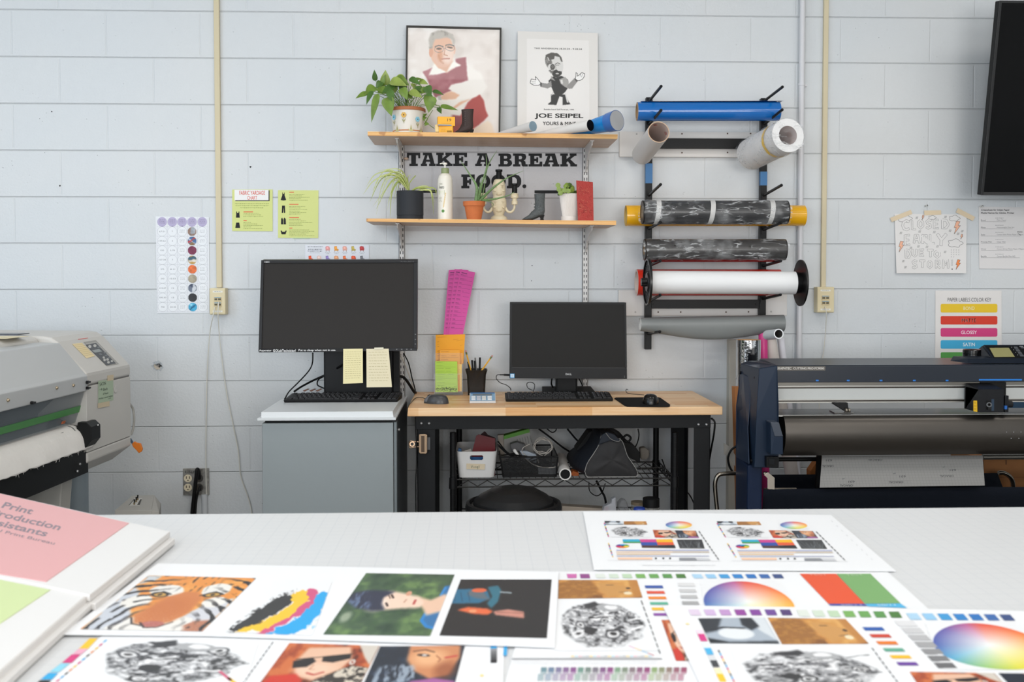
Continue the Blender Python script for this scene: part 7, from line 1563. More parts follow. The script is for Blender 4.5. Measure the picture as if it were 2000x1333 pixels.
# platen, roller, bracket, cloth
m = MB(mat('#6d7073', .35, .4)); ext(m, [(-.20, .84), (-.20, .865), (-.10, .865), (-.052, .835), (-.052, .825), (-.20, .82)], TC_, TE, None); m.build('platen', pr)
m = MB(mat('#232424', .5)); m.cyl(S(TC_-.02, -.045, .815), S(TE, -.045, .815), .026, n=24); m.build('roller', pr, smooth=50)
m = MB(mat('#9a9a98', .4, .7)); m.pipe(S(TC_+.05, -.045, .815), S(TC_+.055, -.045, .815), .030, .024, 24); m.build('roller_collar', pr, smooth=50)
m = MB(PD); m.slab([S(TC_+.03, -.02, .855), S(TC_+.03, .012, .855), S(TC_+.03, .030, .838), S(TC_+.03, .030, .79), S(TC_+.03, .01, .765), S(TC_+.03, -.04, .745)], -DIR*.075); m.build('roller_bracket', pr, bevel=.002)
m = MB(mat('#c9c9c9', .3, .9)); m.ell(S(TC_-.02, .0315, .838), .004, .004, .004, 8); m.build('screw', pr, smooth=60)
m = MB(mat('#f0ece7', .85, bump=.35, bscale=60)); rr = random.Random(2)
cl = [(-.115, .842), (-.085, .846), (-.060, .846), (-.035, .838), (-.017, .820), (-.006, .798), (.001, .775), (.004, .757)]
def cloth(p, q_):
    i = q_*(len(cl)-1); k = min(int(i), len(cl)-2); f = i-k; a = cl[k][0]*(1-f)+cl[k+1][0]*f; z = cl[k][1]*(1-f)+cl[k+1][1]*f
    t_ = TC_+.028+.045*(.35-abs(q_-.5))-.055*q_*(q_ > .0)+(TE-.15-TC_)*p; w_ = .006*mn.noise(Vector((p*14, q_*2, 0)))*q_; 
    edge = .004*mn.noise(Vector((q_*30, 5, p*3))) if p < .02 else 0
    return S(t_+edge, a+w_+.003, z+.001+.006*mn.noise(Vector((p*26, 3, 1)))*(q_ > .97))
m.grid(cloth, 120, 26); m.build('printed_fabric', smooth=80, solid=.0012, label='white canvas fabric draped over the roller of the grey printer', cat='fabric')
m = MB(mat('#e8e4de', .9)); 
for k in range(26): p = .0; q_ = R.uniform(.3, 1); c = cloth(0, q_); m.tube([c, c-DIR*R.uniform(.003, .012)+Vector((0, 0, R.uniform(-.010, .004)))], .0005, 4, spline=False)
for k in range(22): c = cloth(R.uniform(0, .5), 1); m.tube([c, c+Vector((R.uniform(-.002, .002), R.uniform(-.006, .006), -R.uniform(.003, .012)))], .0004, 4, spline=False)
m.build('frayed_threads', label='frayed threads along the cut edge of the canvas fabric', cat='threads', kind='stuff')
m = MB(PD); ext(m, [(-.03, .665), (-.03, .756), (-.006, .756), (-.006, .665)], TC_-.02, TE, PD); m.build('lower_beam', pr, bevel=.002)
for tt, z in ((TC_+.06, .71), (TC_+.08, .688)): m = MB(mat('#b9b9b9', .3, .9)); m.ell(S(tt, .0005, z), .005, .005, .005, 10); m.build('screw', pr, smooth=60)
m = MB(mat('#9ea3a4', .5)); ext(m, [(-.12, .35), (-.12, .67), (-.10, .67), (-.10, .35)], TC_+.25, TE, None); m.build('lower_panel', pr)
m = MB(mat('#a7a5a0', .45)); ext(m, [(-.62, 0), (-.62, .66), (-.04, .66), (-.06, .45), (-.06, 0)], TC_+.03, TC_+.11, None); m.build('stand_leg', pr, bevel=.004)
m = MB(mat('#a7a5a0', .45)); ext(m, [(-.62, 0), (-.62, .66), (-.04, .66), (-.06, .45), (-.06, 0)], TE-.2, TE-.12, None); m.build('stand_leg', pr, bevel=.004)
m = MB(PG); ext(m, capup, TE, TE+.3, PG); ext(m, [(-.85, .655), (-.85, .98), (.0, .98), (.0, .74), (-.05, .655)], TE, TE+.3, PG); m.build('near_housing', pr, bevel=.01)
# control panel recessed in the slanted lid: frame from lid slope
a0, z0_, a1, z1_ = -.105, 1.142, 0, 1.028
def slope(t_, s, l=0.0):   # s 0 at the top edge, 1 at the bottom edge
    nx, nz = (z0_-z1_), (a1-a0); L = math.hypot(nx, nz); return S(t_, a0+(a1-a0)*s+nx/L*l, z0_+(z1_-z0_)*s+nz/L*l)
def sp(u, v, l=0.0): # pixel position on the slanted lid plane
    n = (slope(0, 0, 1)-slope(0, 0, 0)).normalized(); p0 = slope(0, 0, 0); r = ray(u, v); return CAM+r*((p0-CAM).dot(n)/r.dot(n))+n*l
zp = lambda x, y: (x/7.014, 590+y/7.014)
m = MB(mat('#9c9a95', .5)); m.ppoly(sp, [zp(1140,552), zp(1310,525), zp(1630,855), zp(1460,882)], .0006); m.ppoly(sp, [zp(1165,575), zp(1315,550), zp(1600,850), zp(1455,878)], .0010, mat('#aeaca7', .5)); m.build('panel_recess', pr)
m = MB(mat('#3d4044', .35)); m.slab([sp(*zp(*p), .0022) for p in ((1170,592), (1310,568), (1582,845), (1452,872))], Vector((0, 0, -.001))); m.build('control_panel', pr)
m = MB(); m.ppoly(sp, [zp(*p) for p in ((1250,672),(1350,652),(1392,685),(1290,705))], .0028, '#9aa0a0'); m.build('display', pr)
BTN = mat('#b9b8b3', .4)
for x, y, rx in ((1222,620,3.2),(1292,608,3.2),(1413,770,2.3),(1466,797,2.6),(1425,803,2.6),(1478,835,2.6),(1525,820,2.2)):
    m = MB(BTN); u, v = zp(x, y); m.pcirc(sp, u, v, rx, .0030, BTN, 14, rx*.95); m.build('button', pr)
m = MB('#777b7e'); 
for x, y in ((1340,715),(1410,700),(1425,735),(1470,765),(1350,725),(1320,625)): u, v = zp(x, y); m.ppoly(sp, [(u, v), (u+5, v-1), (u+6.5, v+1.2), (u+1.5, v+2.2)], .0028)
m.build('panel_marks', pr)
t = T('sticky_note', 'cream sticky note on the slanted lid left of the printer control panel', 'sticky note', sp(160, 685)); m = MB(mat('#e8d5a8', .65)); m.slab([sp(*zp(*p), .0015) for p in ((985,580),(1120,565),(1298,745),(1180,775))], Vector((0, 0, -.0006))); m.build('paper', t)
m = MB('#b39f6f'); 
for k in range(7): a_, b_ = zp(1010+k*22, 600+k*24), zp(1140+k*22, 580+k*24); m.pline(sp, [a_, b_], .35, .002)
m.build('handwriting', t)
m = MB(mat('#d9605a', .5)); m.ppoly(sp, [zp(1065,510), zp(1205,494), zp(1205,500), zp(1070,520)], .0008); m.build('red_mark', pr, label='thin red line printed on the lid')
fp = lambda u, v, l=0.0: (lambda n, p0, r: CAM+r*((p0-CAM).dot(n)/r.dot(n))+n*l)(LAT, S(0, 0, 0), ray(u, v))
# green note with masking tape on the end housing
t = T('sticky_note', 'pale green note reading SATIN taped to the front of the printer end', 'sticky note', fp(205, 785)); k_ = lambda x, y: (x/3.2516, 600+y/3.2516)
m = MB(mat('#aebfa6', .65)); m.slab([fp(*k_(*p), .002) for p in ((622,470),(716,458),(717,592),(622,612))], -LAT*.0008); m.build('paper', t)
m = MB('#3a4a40'); m.ptext(fp, 'SATIN', 0, 0, 0, 0, .0025, quad=[k_(628,482), k_(668,472), k_(668,494), k_(628,504)])
m.ptext(fp, 'Back', 0, 0, 0, 0, .0025, quad=[k_(652,516), k_(680,509), k_(680,527), k_(652,533)]); m.ptext(fp, 'of front', 0, 0, 0, 0, .0025, quad=[k_(650,545), k_(684,538), k_(684,552), k_(650,559)]); m.ptext(fp, 'thicker coated white', 0, 0, 0, 0, .0025, quad=[k_(624,578), k_(712,558), k_(712,568), k_(624,588)]); m.ptext(fp, 'only', 0, 0, 0, 0, .0025, quad=[k_(684,578), k_(702,574), k_(702,582), k_(684,586)])
m.pline(fp, [k_(628,526), k_(645,522), k_(638,516)], .5, .0025); m.pline(fp, [k_(645,522), k_(638,530)], .5, .0025); m.build('handwriting', t)
for q4 in (((678,436),(716,430),(716,464),(678,472)), ((618,612),(690,598),(692,630),(618,643))): m = MB(mat('#d0c0a3', .6)); m.slab([fp(*k_(*p), .0032) for p in q4], -LAT*.0008); m.build('masking_tape', t)
# cable loop and orange tag behind the far end
MB(mat('#a5a39d', .5)).tube([P(254,790,.44), P(260,800,.42), P(262,820,.42), P(260,838,.42), P(256,850,.43)], .0045, 8).build('grey_cable', smooth=60, label='pale grey cable looping behind the far end of the printer', cat='cable')
MB(mat('#4f6277', .5)).slab([P(*p, .43) for p in ((255,856),(260,864),(258,868),(254,864))], (0, .004, 0)).build('tag_strap', pr)
m = MB(mat('#e07a1f', .45)); m.slab([P(*p, .43) for p in ((257,868),(262,863),(267,866),(274,867),(278,878),(276,883),(271,886),(266,880),(260,874))], (0, .012, 0)); m.build('orange_tag', pr, bevel=.002, label='orange plastic tag hanging off the far corner')
# things on top of the printer
m = MB(mat('#d9cdab', .6)); q = [S(.62, -.30, 1.168), S(.62, -.16, 1.168), S(.48, -.16, 1.168), S(.48, -.30, 1.168)]; m.slab(q, Vector((0, 0, .0008))); m.build('paper_slip', label='cream paper slip lying flat on top of the printer', cat='paper')
m = MB(mat('#55565a', .3, .6)); q = [S(.40, -.42, 1.168), S(.40, -.24, 1.168), S(.32, -.24, 1.168), S(.32, -.42, 1.168)]; m.slab(q, Vector((0, 0, .003))); m.build('metal_ruler', label='short dark metal plate lying on top of the printer', cat='tool')
m = MB(mat('#b9b4ac', .6)); m.tube([S(1.05, -.18, 1.17), S(1.02, -.1, 1.18), S(.99, -.04, 1.185)], .006, 8); m.build('fabric_fold', smooth=60, label='rolled cloth edge lying on the printer at the left border', cat='cloth')
# pale blue drum behind the stand
o = P(158, 990, .35); MB(mat('#95a1a9', .5)).lathe([(.04, 0), (.042, .62), (.035, .635), (.02, .65), (0, .655)], Vector((o.x-.012, -.35, 0)), 28).build('plastic_drum', smooth=40, label='pale blue-grey plastic drum standing under the far end of the printer', cat='drum')
# grey device with toggle switches
t = T('switch_box', 'beige metal box with three toggle switches on a low stand by the wall', 'switch box', P(280, 1000, .42)); BX = mat('#b5b1aa', .45)
zz = lambda x, y: (x/3.2516, 600+y/3.2516)
A_, B_, C_, D_ = P(*zz(728,1290), .62), P(*zz(838,1200), .38), P(*zz(980,1195), .38), P(*zz(962,1290), .62)
m = MB(BX); q = [A_, B_, C_, D_]; zt = (A_.z+D_.z)/2; 
e = P(*zz(1022,1245), .38); f_ = P(*zz(1020,1290), .62)
top = [Vector((A_.x, -.62, zt-.004)), Vector((B_.x, -.36, zt+.0)), Vector((C_.x, -.36, zt+.0)), Vector((D_.x, -.62, zt-.004))]; tp = [P(*zz(728,1292), .58), P(*zz(838,1198), .36), P(*zz(980,1195), .36), P(*zz(962,1292), .58)]
m.add(tp+[Vector((p.x, p.y, p.z-.35)) for p in tp], [(0,3,2,1), (0,1,5,4), (1,2,6,5), (2,3,7,6), (3,0,4,7), (4,5,6,7)]); r1, r2 = P(*zz(1022,1248), .38), P(*zz(1010,1300), .56)
m.add([tp[2], tp[3], r2, r1, Vector((r2.x, r2.y, r2.z-.3)), Vector((r1.x, r1.y, r1.z-.3)), tp[3]-Vector((0,0,.35)), tp[2]-Vector((0,0,.35))], [(0,1,2,3), (3,2,4,5), (2,1,6,4), (0,3,5,7)]); m.build('housing', t, bevel=.002)
g = lambda s, r, l=0.0: (tp[0]*(1-s)+tp[3]*s)*(1-r)+(tp[1]*(1-s)+tp[2]*s)*r+Vector((0, 0, l))
m = MB('#d9d6cf'); m.ppoly(g, [(.28,.28),(.6,.28),(.55,.78),(.25,.78)], .0008); m.ppoly(g, [(.52,.32),(.60,.32),(.56,.7),(.5,.7)], .0012, '#4a4843'); m.ppoly(g, [(.26,.3),(.29,.3),(.28,.7),(.25,.7)], .0012, '#4a4843'); m.build('label', t)
for r_ in (.36, .52, .66):
    p = g(.42, r_, .001); m = MB(mat('#a08f70', .3, .9)); m.cyl(p, p+Vector((0, 0, .007)), .0035, n=10); m.cyl(p+Vector((0, 0, .006)), p+Vector((.001, 0, .020)), .0022, .0030, n=8, m='#101010'); m.build('toggle_switch', t)
MB(mat('#8a8780', .5)).box(tp[0].x+.03, tp[2].x, -.56, -.38, 0, tp[2].z-.36).build('stand', t)

# ================================================================ cutting plotter on the right
dP = .82; pl = T('cutting_plotter', 'dark navy cutting plotter on a stand with a grey liner sheet feeding down', 'plotter', P(1750, 1000, .7)); s = 1/pm(dP)
NV = mat('#1b222d', .30, bump=.03, bscale=600); NV2 = mat('#19202b', .42); NV3 = mat('#1c293b', .4); XE = 3.05
def fx(u, d=dP): return P(u, 760, d).x
def fz(v, d=dP): return P(1700, v, d).z
# beam
zb0, zb1 = fz(747), fz(713.5); xb = fx(1517)
m = MB(NV); zt2 = zb1+.004
m.slab([Vector((xb, y, z)) for y, z in ((-dP, zb0), (-dP, zb1-.004), (-dP+.006, zb1), (-.60, zb1+.008), (-.56, zb1-.01), (-.56, zb0+.0))], (XE-xb, 0, 0)); m.build('top_beam', pl, bevel=.0015)
fn = onwall(dP+.0006)
m = MB(mat('#5d5852', .4)); m.prect(fn, 1518, 715.8, 1612, 724.2, .0); m.ptext(fn, 'GRAPHTEC', 1515.5, 717.3, 1546, 722.6, .0005, '#c9c6c1', .02); m.ptext(fn, 'CUTTING PRO FC9000', 1549.5, 717.9, 1609.5, 722.2, .0005, '#d2cfca', .012); m.build('name_plate', pl)
m = MB(mat('#1c6fc0', .4)); 
for u in (1593.5, 1654, 1718, 1783, 1847): m.prect(fn, u, 742.2, u+5.5, 745.2, 0)
m.prect(fn, 1912, 740.8, 1996, 743.8, 0); m.build('blue_marks', pl)
# rails beneath the beam
AL = mat('#b8b6b1', .35, .6); ALW = mat('#c3c5c3', .5, .1); DK = mat('#4a4541', .3, .8)
def bar(v0, v1, d0_, d1_, mt, nm, u0=1516, bv=0): m = MB(mt); m.box(fx(u0), XE, -d0_, -d1_, P(1700, v1, d0_).z, P(1700, v0, d0_).z); return m.build(nm, pl, bevel=bv)
bar(747, 752.5, .79, .60, mat('#85817a', .4, .5), 'under_beam'); bar(753, 756, .785, .62, AL, 'upper_rail_lip'); bar(756, 759, .775, .62, DK, 'upper_rail_groove'); bar(759, 780.5, .78, .62, ALW, 'rail_face'); bar(780.5, 782, .785, .62, AL, 'lower_rail_lip'); bar(782, 784.8, .775, .62, DK, 'lower_rail_groove'); bar(784.8, 787, .782, .62, AL, 'lower_rail_edge')
# bed, platen curve
m = MB(mat('#6a6a6a', .25, .7)); zbed = fz(811, .84); m.box(fx(1516), XE, -.84, -.66, zbed-.004, zbed); m.build('bed', pl)
m = MB(mat('#d0d0ce', .15, .8)); m.box(fx(1516), XE, -.845, -.838, zbed-.004, zbed+.0015); m.build('bed_edge', pl)
m = MB(mat('#55514d', .36, .9)); prof = []; z_t, z_b = fz(811.5, .845), fz(890, .845)
pts = [(-.845, z_t), (-.862, z_t-.012), (-.873, z_t-.035), (-.879, z_t-.065), (-.876, z_t-.095), (-.862, z_t-.125), (-.838, z_b)]; pts = [(p.y, p.z) for p in catmull([(0, a, b) for a, b in pts], 4)]
x0 = fx(1526); vs = [Vector((x, y, z)) for x in (x0, XE) for y, z in pts]; n = len(pts); m.add(vs, [(i, n+i, n+i+1, i+1) for i in range(n-1)]); m.add([Vector((x, y, z)) for x in (x0, XE) for y, z in ((-.838, z_b), (-.70, z_b), (-.70, z_t-.004), (-.845, z_t-.004))], [(0,1,5,4), (1,2,6,5), (2,3,7,6)]); m.build('front_platen', pl, smooth=60)
fq = onwall(.884); 
for u, v in ((1966,844.5),(1980,844.5),(1994,844.5),(1975,856.5),(1990,856.5)): m = MB(mat('#8c8c8c', .3, .6)); m.cyl(P(u, v, .881), P(u, v, .874), .0012, n=8); m.build('vacuum_hole', pl)
# pinch roller
m = MB(mat('#1b1b1c', .4)); m.slab([P(*p, .80) for p in ((1628,787),(1656,787),(1657,797),(1661,799),(1662,806),(1655,806),(1645,800),(1640,797),(1629,790))], (0, .03, 0)); m.build('pinch_roller_arm', pl, bevel=.001)
for u in (1652.5, 1658): m = MB(mat('#8a8378', .3, .8)); m.cyl(P(u-1.6, 802, .81), P(u+1.6, 802, .81), .0075, n=16); m.build('pinch_roller', pl, smooth=40)
m = MB(mat('#8f8d8a', .2, .8)); m.slab([Vector((P(u, 807, .80).x, y, zbed+.001)) for u, y in ((1630, -.80), (1668, -.80), (1664, -.72), (1634, -.72))], (0, 0, .003)); m.build('roller_plate', pl)
# tool carriage
CB2 = mat('#1b1c1f', .4); d9 = .90
def zc(x, y): return (1780+x/7.4045, 660+y/7.4045)
m = MB(CB2); a, b = P(*zc(975,740), d9), P(*zc(1335,1080), d9)
c0, c1 = P(*zc(880,680), .80), P(*zc(1360,650), .80)
m.box(a.x, b.x, -d9, -.79, b.z, a.z-.002)
m.add([Vector((a.x, -d9, a.z-.002)), Vector((b.x, -d9, a.z-.002)), Vector((b.x, -.80, a.z+.010)), Vector((a.x, -.80, a.z+.010)), Vector((a.x, -.80, b.z)), Vector((b.x, -.80, b.z))], [(0,1,2,3), (0,3,4), (1,5,2)]); m.build('tool_carriage', pl, bevel=.0012)
m = MB(mat('#141415', .5)); m.box(P(1916, 750, .80).x, P(1965, 750, .80).x, -.80, -.79, P(1930, 803, .8).z, P(1930, 747, .8).z); m.build('carriage_plate', pl)
fn9 = onwall(d9+.0008); m = MB(mat('#e2b21e', .5)); m.slab([P(1901.5, 783, .885), P(1908.5, 783, .895), P(1909, 805, .895), P(1901.5, 804, .885)], (0, .002, 0)); m.scrib(onwall(.897), 1903, 787, 1907, 1.2, m='#5a4a18'); m.scrib(onwall(.897), 1903, 793, 1907, 1.2, m='#5a4a18'); m.scrib(onwall(.897), 1903, 799, 1907, 1.2, m='#5a4a18'); m.build('warning_label', pl)
m = MB(mat('#0c0c0d', .3)); m.prect(fn9, 1926, 783, 1936, 801, 0, '#0b0b0c'); m.pipe(P(1932, 791, d9+.006), P(1932, 791, d9), .0095, .005, 20); m.box(P(1928, 795, d9).x, P(1935, 795, d9).x, -d9-.006, -d9, P(1930, 800, d9).z, P(1930, 795, d9).z); m.build('blade_holder', pl, smooth=40)
m = MB(mat('#1f3448', .4)); m.prect(fn9, 1936.5, 780, 1941.5, 803, 0); m.build('blue_insert', pl)
m = MB(CB2); m.cyl(P(1963, 790, .85), P(1976, 790, .85), .012, n=18); m.box(P(1960, 790, .86).x, P(1967, 790, .86).x, -.87, -.83, P(1960, 805, .86).z, P(1960, 773, .86).z); m.build('clamp_knob', pl, smooth=40); MB(mat('#1f63b5', .4)).box(P(1962, 790, .872).x, P(1967, 790, .872).x, -.873, -.84, P(1960, 800, .872).z, P(1960, 793, .872).z).build('blue_lever', pl)
# control console and tape roll on top
zc2 = lambda x, y: (1780+x/7.4045, 660+y/7.4045); zt3 = zb1+.001
m = MB(NV2); m.add([P(*zc2(560,335), .76), P(*zc2(822,372), .80), Vector((XE, -.80, P(*zc2(822,372), .80).z)), Vector((XE, -.62, P(*zc2(560,335), .76).z)), P(*zc2(600,268), .72), P(*zc2(808,300), .77), Vector((XE, -.77, P(*zc2(808,300), .77).z)), Vector((XE, -.62, P(*zc2(600,268), .72).z))],
    [(3,2,1,0), (4,5,6,7), (0,1,5,4), (1,2,6,5), (2,3,7,6), (3,0,4,7)]); m.build('console_base', pl, bevel=.001)
zk0, zk1 = P(*zc2(1180,318), .775).z, P(*zc2(1050,105), .70).z; xk = P(*zc2(1180,318), .775).x
m = MB(NV2); m.add([Vector((xk, -.775, zk0-.004)), Vector((XE, -.775, zk0-.004)), Vector((XE, -.775, zk0)), Vector((xk, -.775, zk0)), Vector((P(*zc2(1050,105), .70).x, -.70, zk1)), Vector((XE, -.70, zk1)), Vector((XE, -.62, zk1-.01)), Vector((P(*zc2(1020,105), .62).x, -.62, zk1-.01)), Vector((P(*zc2(980,300), .70).x, -.62, zk0-.004)), Vector((XE, -.62, zk0-.004))],
    [(0,1,2,3), (3,2,5,4), (4,5,6,7), (0,3,4,7,8), (8,7,6,9), (1,9,6,5,2), (0,8,9,1)]); m.build('console_panel', pl, bevel=.0008)
def con(u, v, l=0.0):
    n = Vector((0, -(zk1-zk0), .075)).normalized(); p0 = Vector((xk, -.775, zk0)); r = ray(u, v); return CAM+r*((p0-CAM).dot(n)/r.dot(n))+n*l
m = MB(mat('#101113', .4)); m.ppoly(con, [zc2(*p) for p in ((1070,118),(1700,118),(1900,310),(1200,312))], .0008); m.build('console_face', pl)
m = MB(mat('#8f8b5e', .3)); m.ppoly(con, [zc2(*p) for p in ((1127,152),(1408,150),(1495,282),(1200,285))], .0016); m.build('display', pl)
for k in range(4):
    x, y = 1475+k*28, 138+k*37; m = MB(mat('#4d5055', .4)); m.slab([con(*zc2(*p), .003) for p in ((x, y), (x+50, y), (x+68, y+24), (x+14, y+24))], (0, 0, -.002)); m.build('console_button', pl); m = MB('#9fa2a6'); m.pcirc(con, *zc2(x-25, y+6), .7, .0018, '#9fa2a6', 8); m.build('indicator', pl)
m = MB('#b9bcc0'); m.ptext(con, 'CE', *zc2(1560, 126), *zc2(1612, 136), .0018, '#b9bcc0', .02); m.ppoly(con, [zc2(*p) for p in ((1575,138),(1629,138),(1629,160),(1590,160))], .0018, '#4d5055'); m.build('console_marks', pl)
m = MB(mat('#0b0b0c', .18)); o = P(1898, 697.5, .68); rT = 17.2/pm(.68); m.lathe([(rT*.72, 0), (rT, 0), (rT, .012), (rT*.96, .013), (rT*1.0, .014), (rT, .026), (rT*.94, .029), (rT*.72, .029), (rT*.72, 0)], o, 40); m.build('tape_roll', smooth=35, label='roll of shiny black tape lying on the plotter beside its display', cat='tape roll')
# left end cover
zz3 = lambda x, y: (1380+x/3.2258, 620+y/3.2258)
dB_ = .54
front = [P(*zz3(*p), dP+.06) for p in ((332,320),(446,303),(455,945),(303,945))]
def EP(x, y, d): return P(*zz3(x, y), d)
m = MB(NV3)
f_ = [EP(332,322,.86), EP(447,304,.86), EP(456,560,.875), EP(455,950,.875), EP(302,948,.875), EP(316,600,.87)]
b_ = [EP(215,290,.60), Vector((f_[1].x, -.60, EP(340,272,.60).z)), Vector((f_[2].x, -.60, f_[2].z)), Vector((f_[3].x, -.60, f_[3].z)), EP(186,945,.60), EP(188,560,.60)]
mid = [EP(262,278,.72), Vector((f_[1].x, -.72, EP(360,278,.70).z))]
b_[0] = EP(215,292,.58); 
m.add(f_+b_, [(0,5,4,3,2,1), (0,1,7,6), (1,2,8,7), (2,3,9,8), (3,4,10,9), (4,5,11,10), (5,0,6,11), (6,7,8,9,10,11)], NV3)
m.add([f_[0], f_[1], b_[1]+Vector((0, .02, .006)), EP(340,272,.64), EP(262,276,.62), b_[0]], [(0,1,2,3,4,5)], mat('#262d38', .4)); m.build('end_cover', pl, bevel=.003)
m = MB(mat('#1b2a40', .38)); m.slab([EP(*p) for p in ((218,360,.615),(235,358,.65),(288,385,.745),(265,700,.80),(272,925,.86),(250,915,.80),(190,880,.62),(190,560,.60))], (-.004, 0, 0)); m.build('end_inset', pl, bevel=.002)
for x, y, dd in ((212,350,.60),(305,383,.80),(280,905,.84)): m = MB('#0a0d12'); m.cyl(EP(x, y, dd)-Vector((.003, 0, 0)), EP(x, y, dd)+Vector((.004, 0, 0)), .006, n=12); m.build('screw_hole', pl)
m = MB(mat('#3d4450', .35)); m.slab([EP(*p) for p in ((403,662,.93),(457,664,.93),(483,752,.93),(429,752,.93))], (0, .06, 0)); m.build('lever_top', pl, bevel=.002)
m = MB(NV3); m.slab([EP(*p) for p in ((403,664,.925),(430,752,.93),(482,753,.93),(482,866,.93),(405,866,.93))], (0, .06, 0)); m.build('lever', pl, bevel=.002)
m = MB(mat('#0d0e10', .4)); m.slab([EP(*p) for p in ((378,880,.90),(457,880,.90),(455,948,.90),(378,948,.90))], (0, .05, 0)); m.slab([EP(*p) for p in ((392,890,.903),(430,890,.903),(430,930,.903),(392,930,.903))], (0, .01, 0), '#16181b'); m.build('power_socket', pl, bevel=.001)
# stand leg, tubes, crossbars, basket
m = MB(mat('#13213a', .4)); a, b = EP(182,920,.70), EP(352,920,.84); 
m.slab([Vector((x, y, 0)) for x, y in ((EP(182,1000,.62).x, -.62), (EP(258,1000,.84).x, -.84), (EP(352,1000,.84).x, -.84), (EP(352,1000,.84).x, -.62))], (0, 0, f_[3].z+.005)); m.build('stand_leg', pl, bevel=.008)
TB = mat('#8f877c', .22, 1.0)
def tb(pts, r, nm, lab=None, mt=TB): return MB(mt).tube([P(*p) for p in pts], r, 14).build(nm, pl, smooth=60, label=lab)
tb([(1440,925,.55),(1412,926,.55),(1402,930,.55),(1397,942,.55),(1397,960,.55),(1402,1010,.55),(1410,1100,.55)], .0085, 'media_tube', 'bent chrome tube of the media basket')
tb([(1950,924,.50),(1962,925,.50),(1975,935,.50),(1979,955,.50),(1979,1010,.50),(1979,1100,.5)], .009, 'media_tube', 'bent chrome tube of the media basket')
m = MB(TB); z = P(1700, 955, .80).z; m.cyl(Vector((P(1497, 955, .80).x, -.80, z)), Vector((P(1555, 959, .80).x, -.80, z)), .0065, n=14); z2 = P(1700, 961, .80).z; m.cyl(Vector((P(1497, 955, .80).x, -.80, z2)), Vector((P(1555, 959, .80).x, -.80, z2)), .0035, n=10); m.build('support_rod', pl, smooth=50)
m = MB(mat('#b5aea4', .25, 1.0)); m.slab([P(*p, .84) for p in ((1500,923),(1513,934),(1513,957),(1499,955),(1499,935),(1492,928))], (0, .003, 0)); m.cyl(P(1491, 925, .82), P(1499, 925, .82), .006, n=12); m.build('bracket', pl, bevel=.0005)
m = MB(mat('#a9a39a', .25, 1.0)); a = P(1492, 1000, .80); m.box(a.x, a.x+.012, -.80, -.788, .0, P(1492, 955, .8).z); m.build('stand_tube', pl)
m = MB(mat('#0d0d0e', .4)); z = P(1700, 896.5, .70).z; m.cyl(Vector((fx(1520, .7), -.70, z)), Vector((P(1600, 900, .70).x, -.70, z)), .0085, n=16); m.build('media_flange_bar', pl, smooth=50)
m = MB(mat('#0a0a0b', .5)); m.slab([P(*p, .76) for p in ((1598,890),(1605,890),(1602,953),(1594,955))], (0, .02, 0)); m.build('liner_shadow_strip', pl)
# liner sheet
q = [P(1605.5, 891, .80), P(1919, 890, .80), P(1923.5, 949, .87), P(1601, 953, .87)]; t = T('liner_sheet', 'grey gridded vinyl liner sheet hanging from the cutting plotter', 'sheet', (q[2]+q[3])/2)
bz = lambda u, v, l=0.0: bil(q, u, v, l)
def liner():
    N = NT('gridded_liner'); X = N.xyz(); gx = N.math('PINGPONG', X[0], .006); gz = N.math('PINGPONG', X[2], .0045); 
    N.base(N.mixc(N.math('MULTIPLY', N.math('MAXIMUM', N.math('LESS_THAN', gx, .0006), N.math('LESS_THAN', gz, .0005)), .35), '#858482', '#5f5e5d')); N.rough(.45); return N.m
m = MB(liner()); m.slab(q, (0, .0004, 0)); m.build('sheet', t); m = MB('#6c6c6d')
def rtext(s_, cx, cy, w_, h_): m.ptext(bz, s_, 0, 0, 0, 0, .0006, '#4c4c4e', .02, quad=[(cx+w_/2, cy+h_/2), (cx-w_/2, cy+h_/2), (cx-w_/2, cy-h_/2), (cx+w_/2, cy-h_/2)])
for cx, cy, w_, s_ in ((.045,.15,.037,'631'),(.04,.33,.07,'ORACAL'),(.33,.14,.09,'ORACAL'),(.19,.83,.038,'631'),(.16,.98,.08,'ORACAL'),(.50,.68,.038,'631'),(.46,.86,.09,'ORACAL'),(.81,.49,.038,'631'),(.77,.68,.085,'ORACAL')): rtext(s_, cx, cy if cy < .97 else .95, w_, .065)
for cx, cy in ((.13,.73),(.44,.58),(.745,.38)): m.ppoly(bz, [(cx,cy),(cx+.015,cy-.02),(cx+.02,cy),(cx+.005,cy+.03)], .0006)
m.build('printing', t)
CLO = mat('#080e18', .85, bump=.3, bscale=300)
m = MB(CLO); zk = P(1700, 951, .84).z; zk2 = P(1700, 955, .84).z
m.grid(lambda p, q_: Vector((P(1492, 955, .84).x+(XE-P(1492, 955, .84).x)*p, -.84+.10*q_+.012*mn.noise(Vector((p*9, q_*2, 0))), zk2+.004*p-.42*q_)), 60, 12); m.build('catch_basket', pl, smooth=70, solid=.002)
m = MB(CLO); z = P(1700, 921, .50).z; m.grid(lambda p, q_: Vector((P(1498, 921, .56).x+(P(1948, 921, .56).x-P(1498, 921, .56).x)*p, -.56-.2*q_, z-.22*q_)), 30, 8); m.build('rear_basket', pl, smooth=70, solid=.002)
m = MB(mat('#8c8983', .3, .8)); z = P(1950, 893, .6).z; m.cyl(Vector((P(1919, 893, .6).x, -.60, z)), Vector((XE, -.60, z)), .011, n=16); m.build('media_shaft', pl, smooth=50)
m = MB(mat('#5f89a6', .3)); 
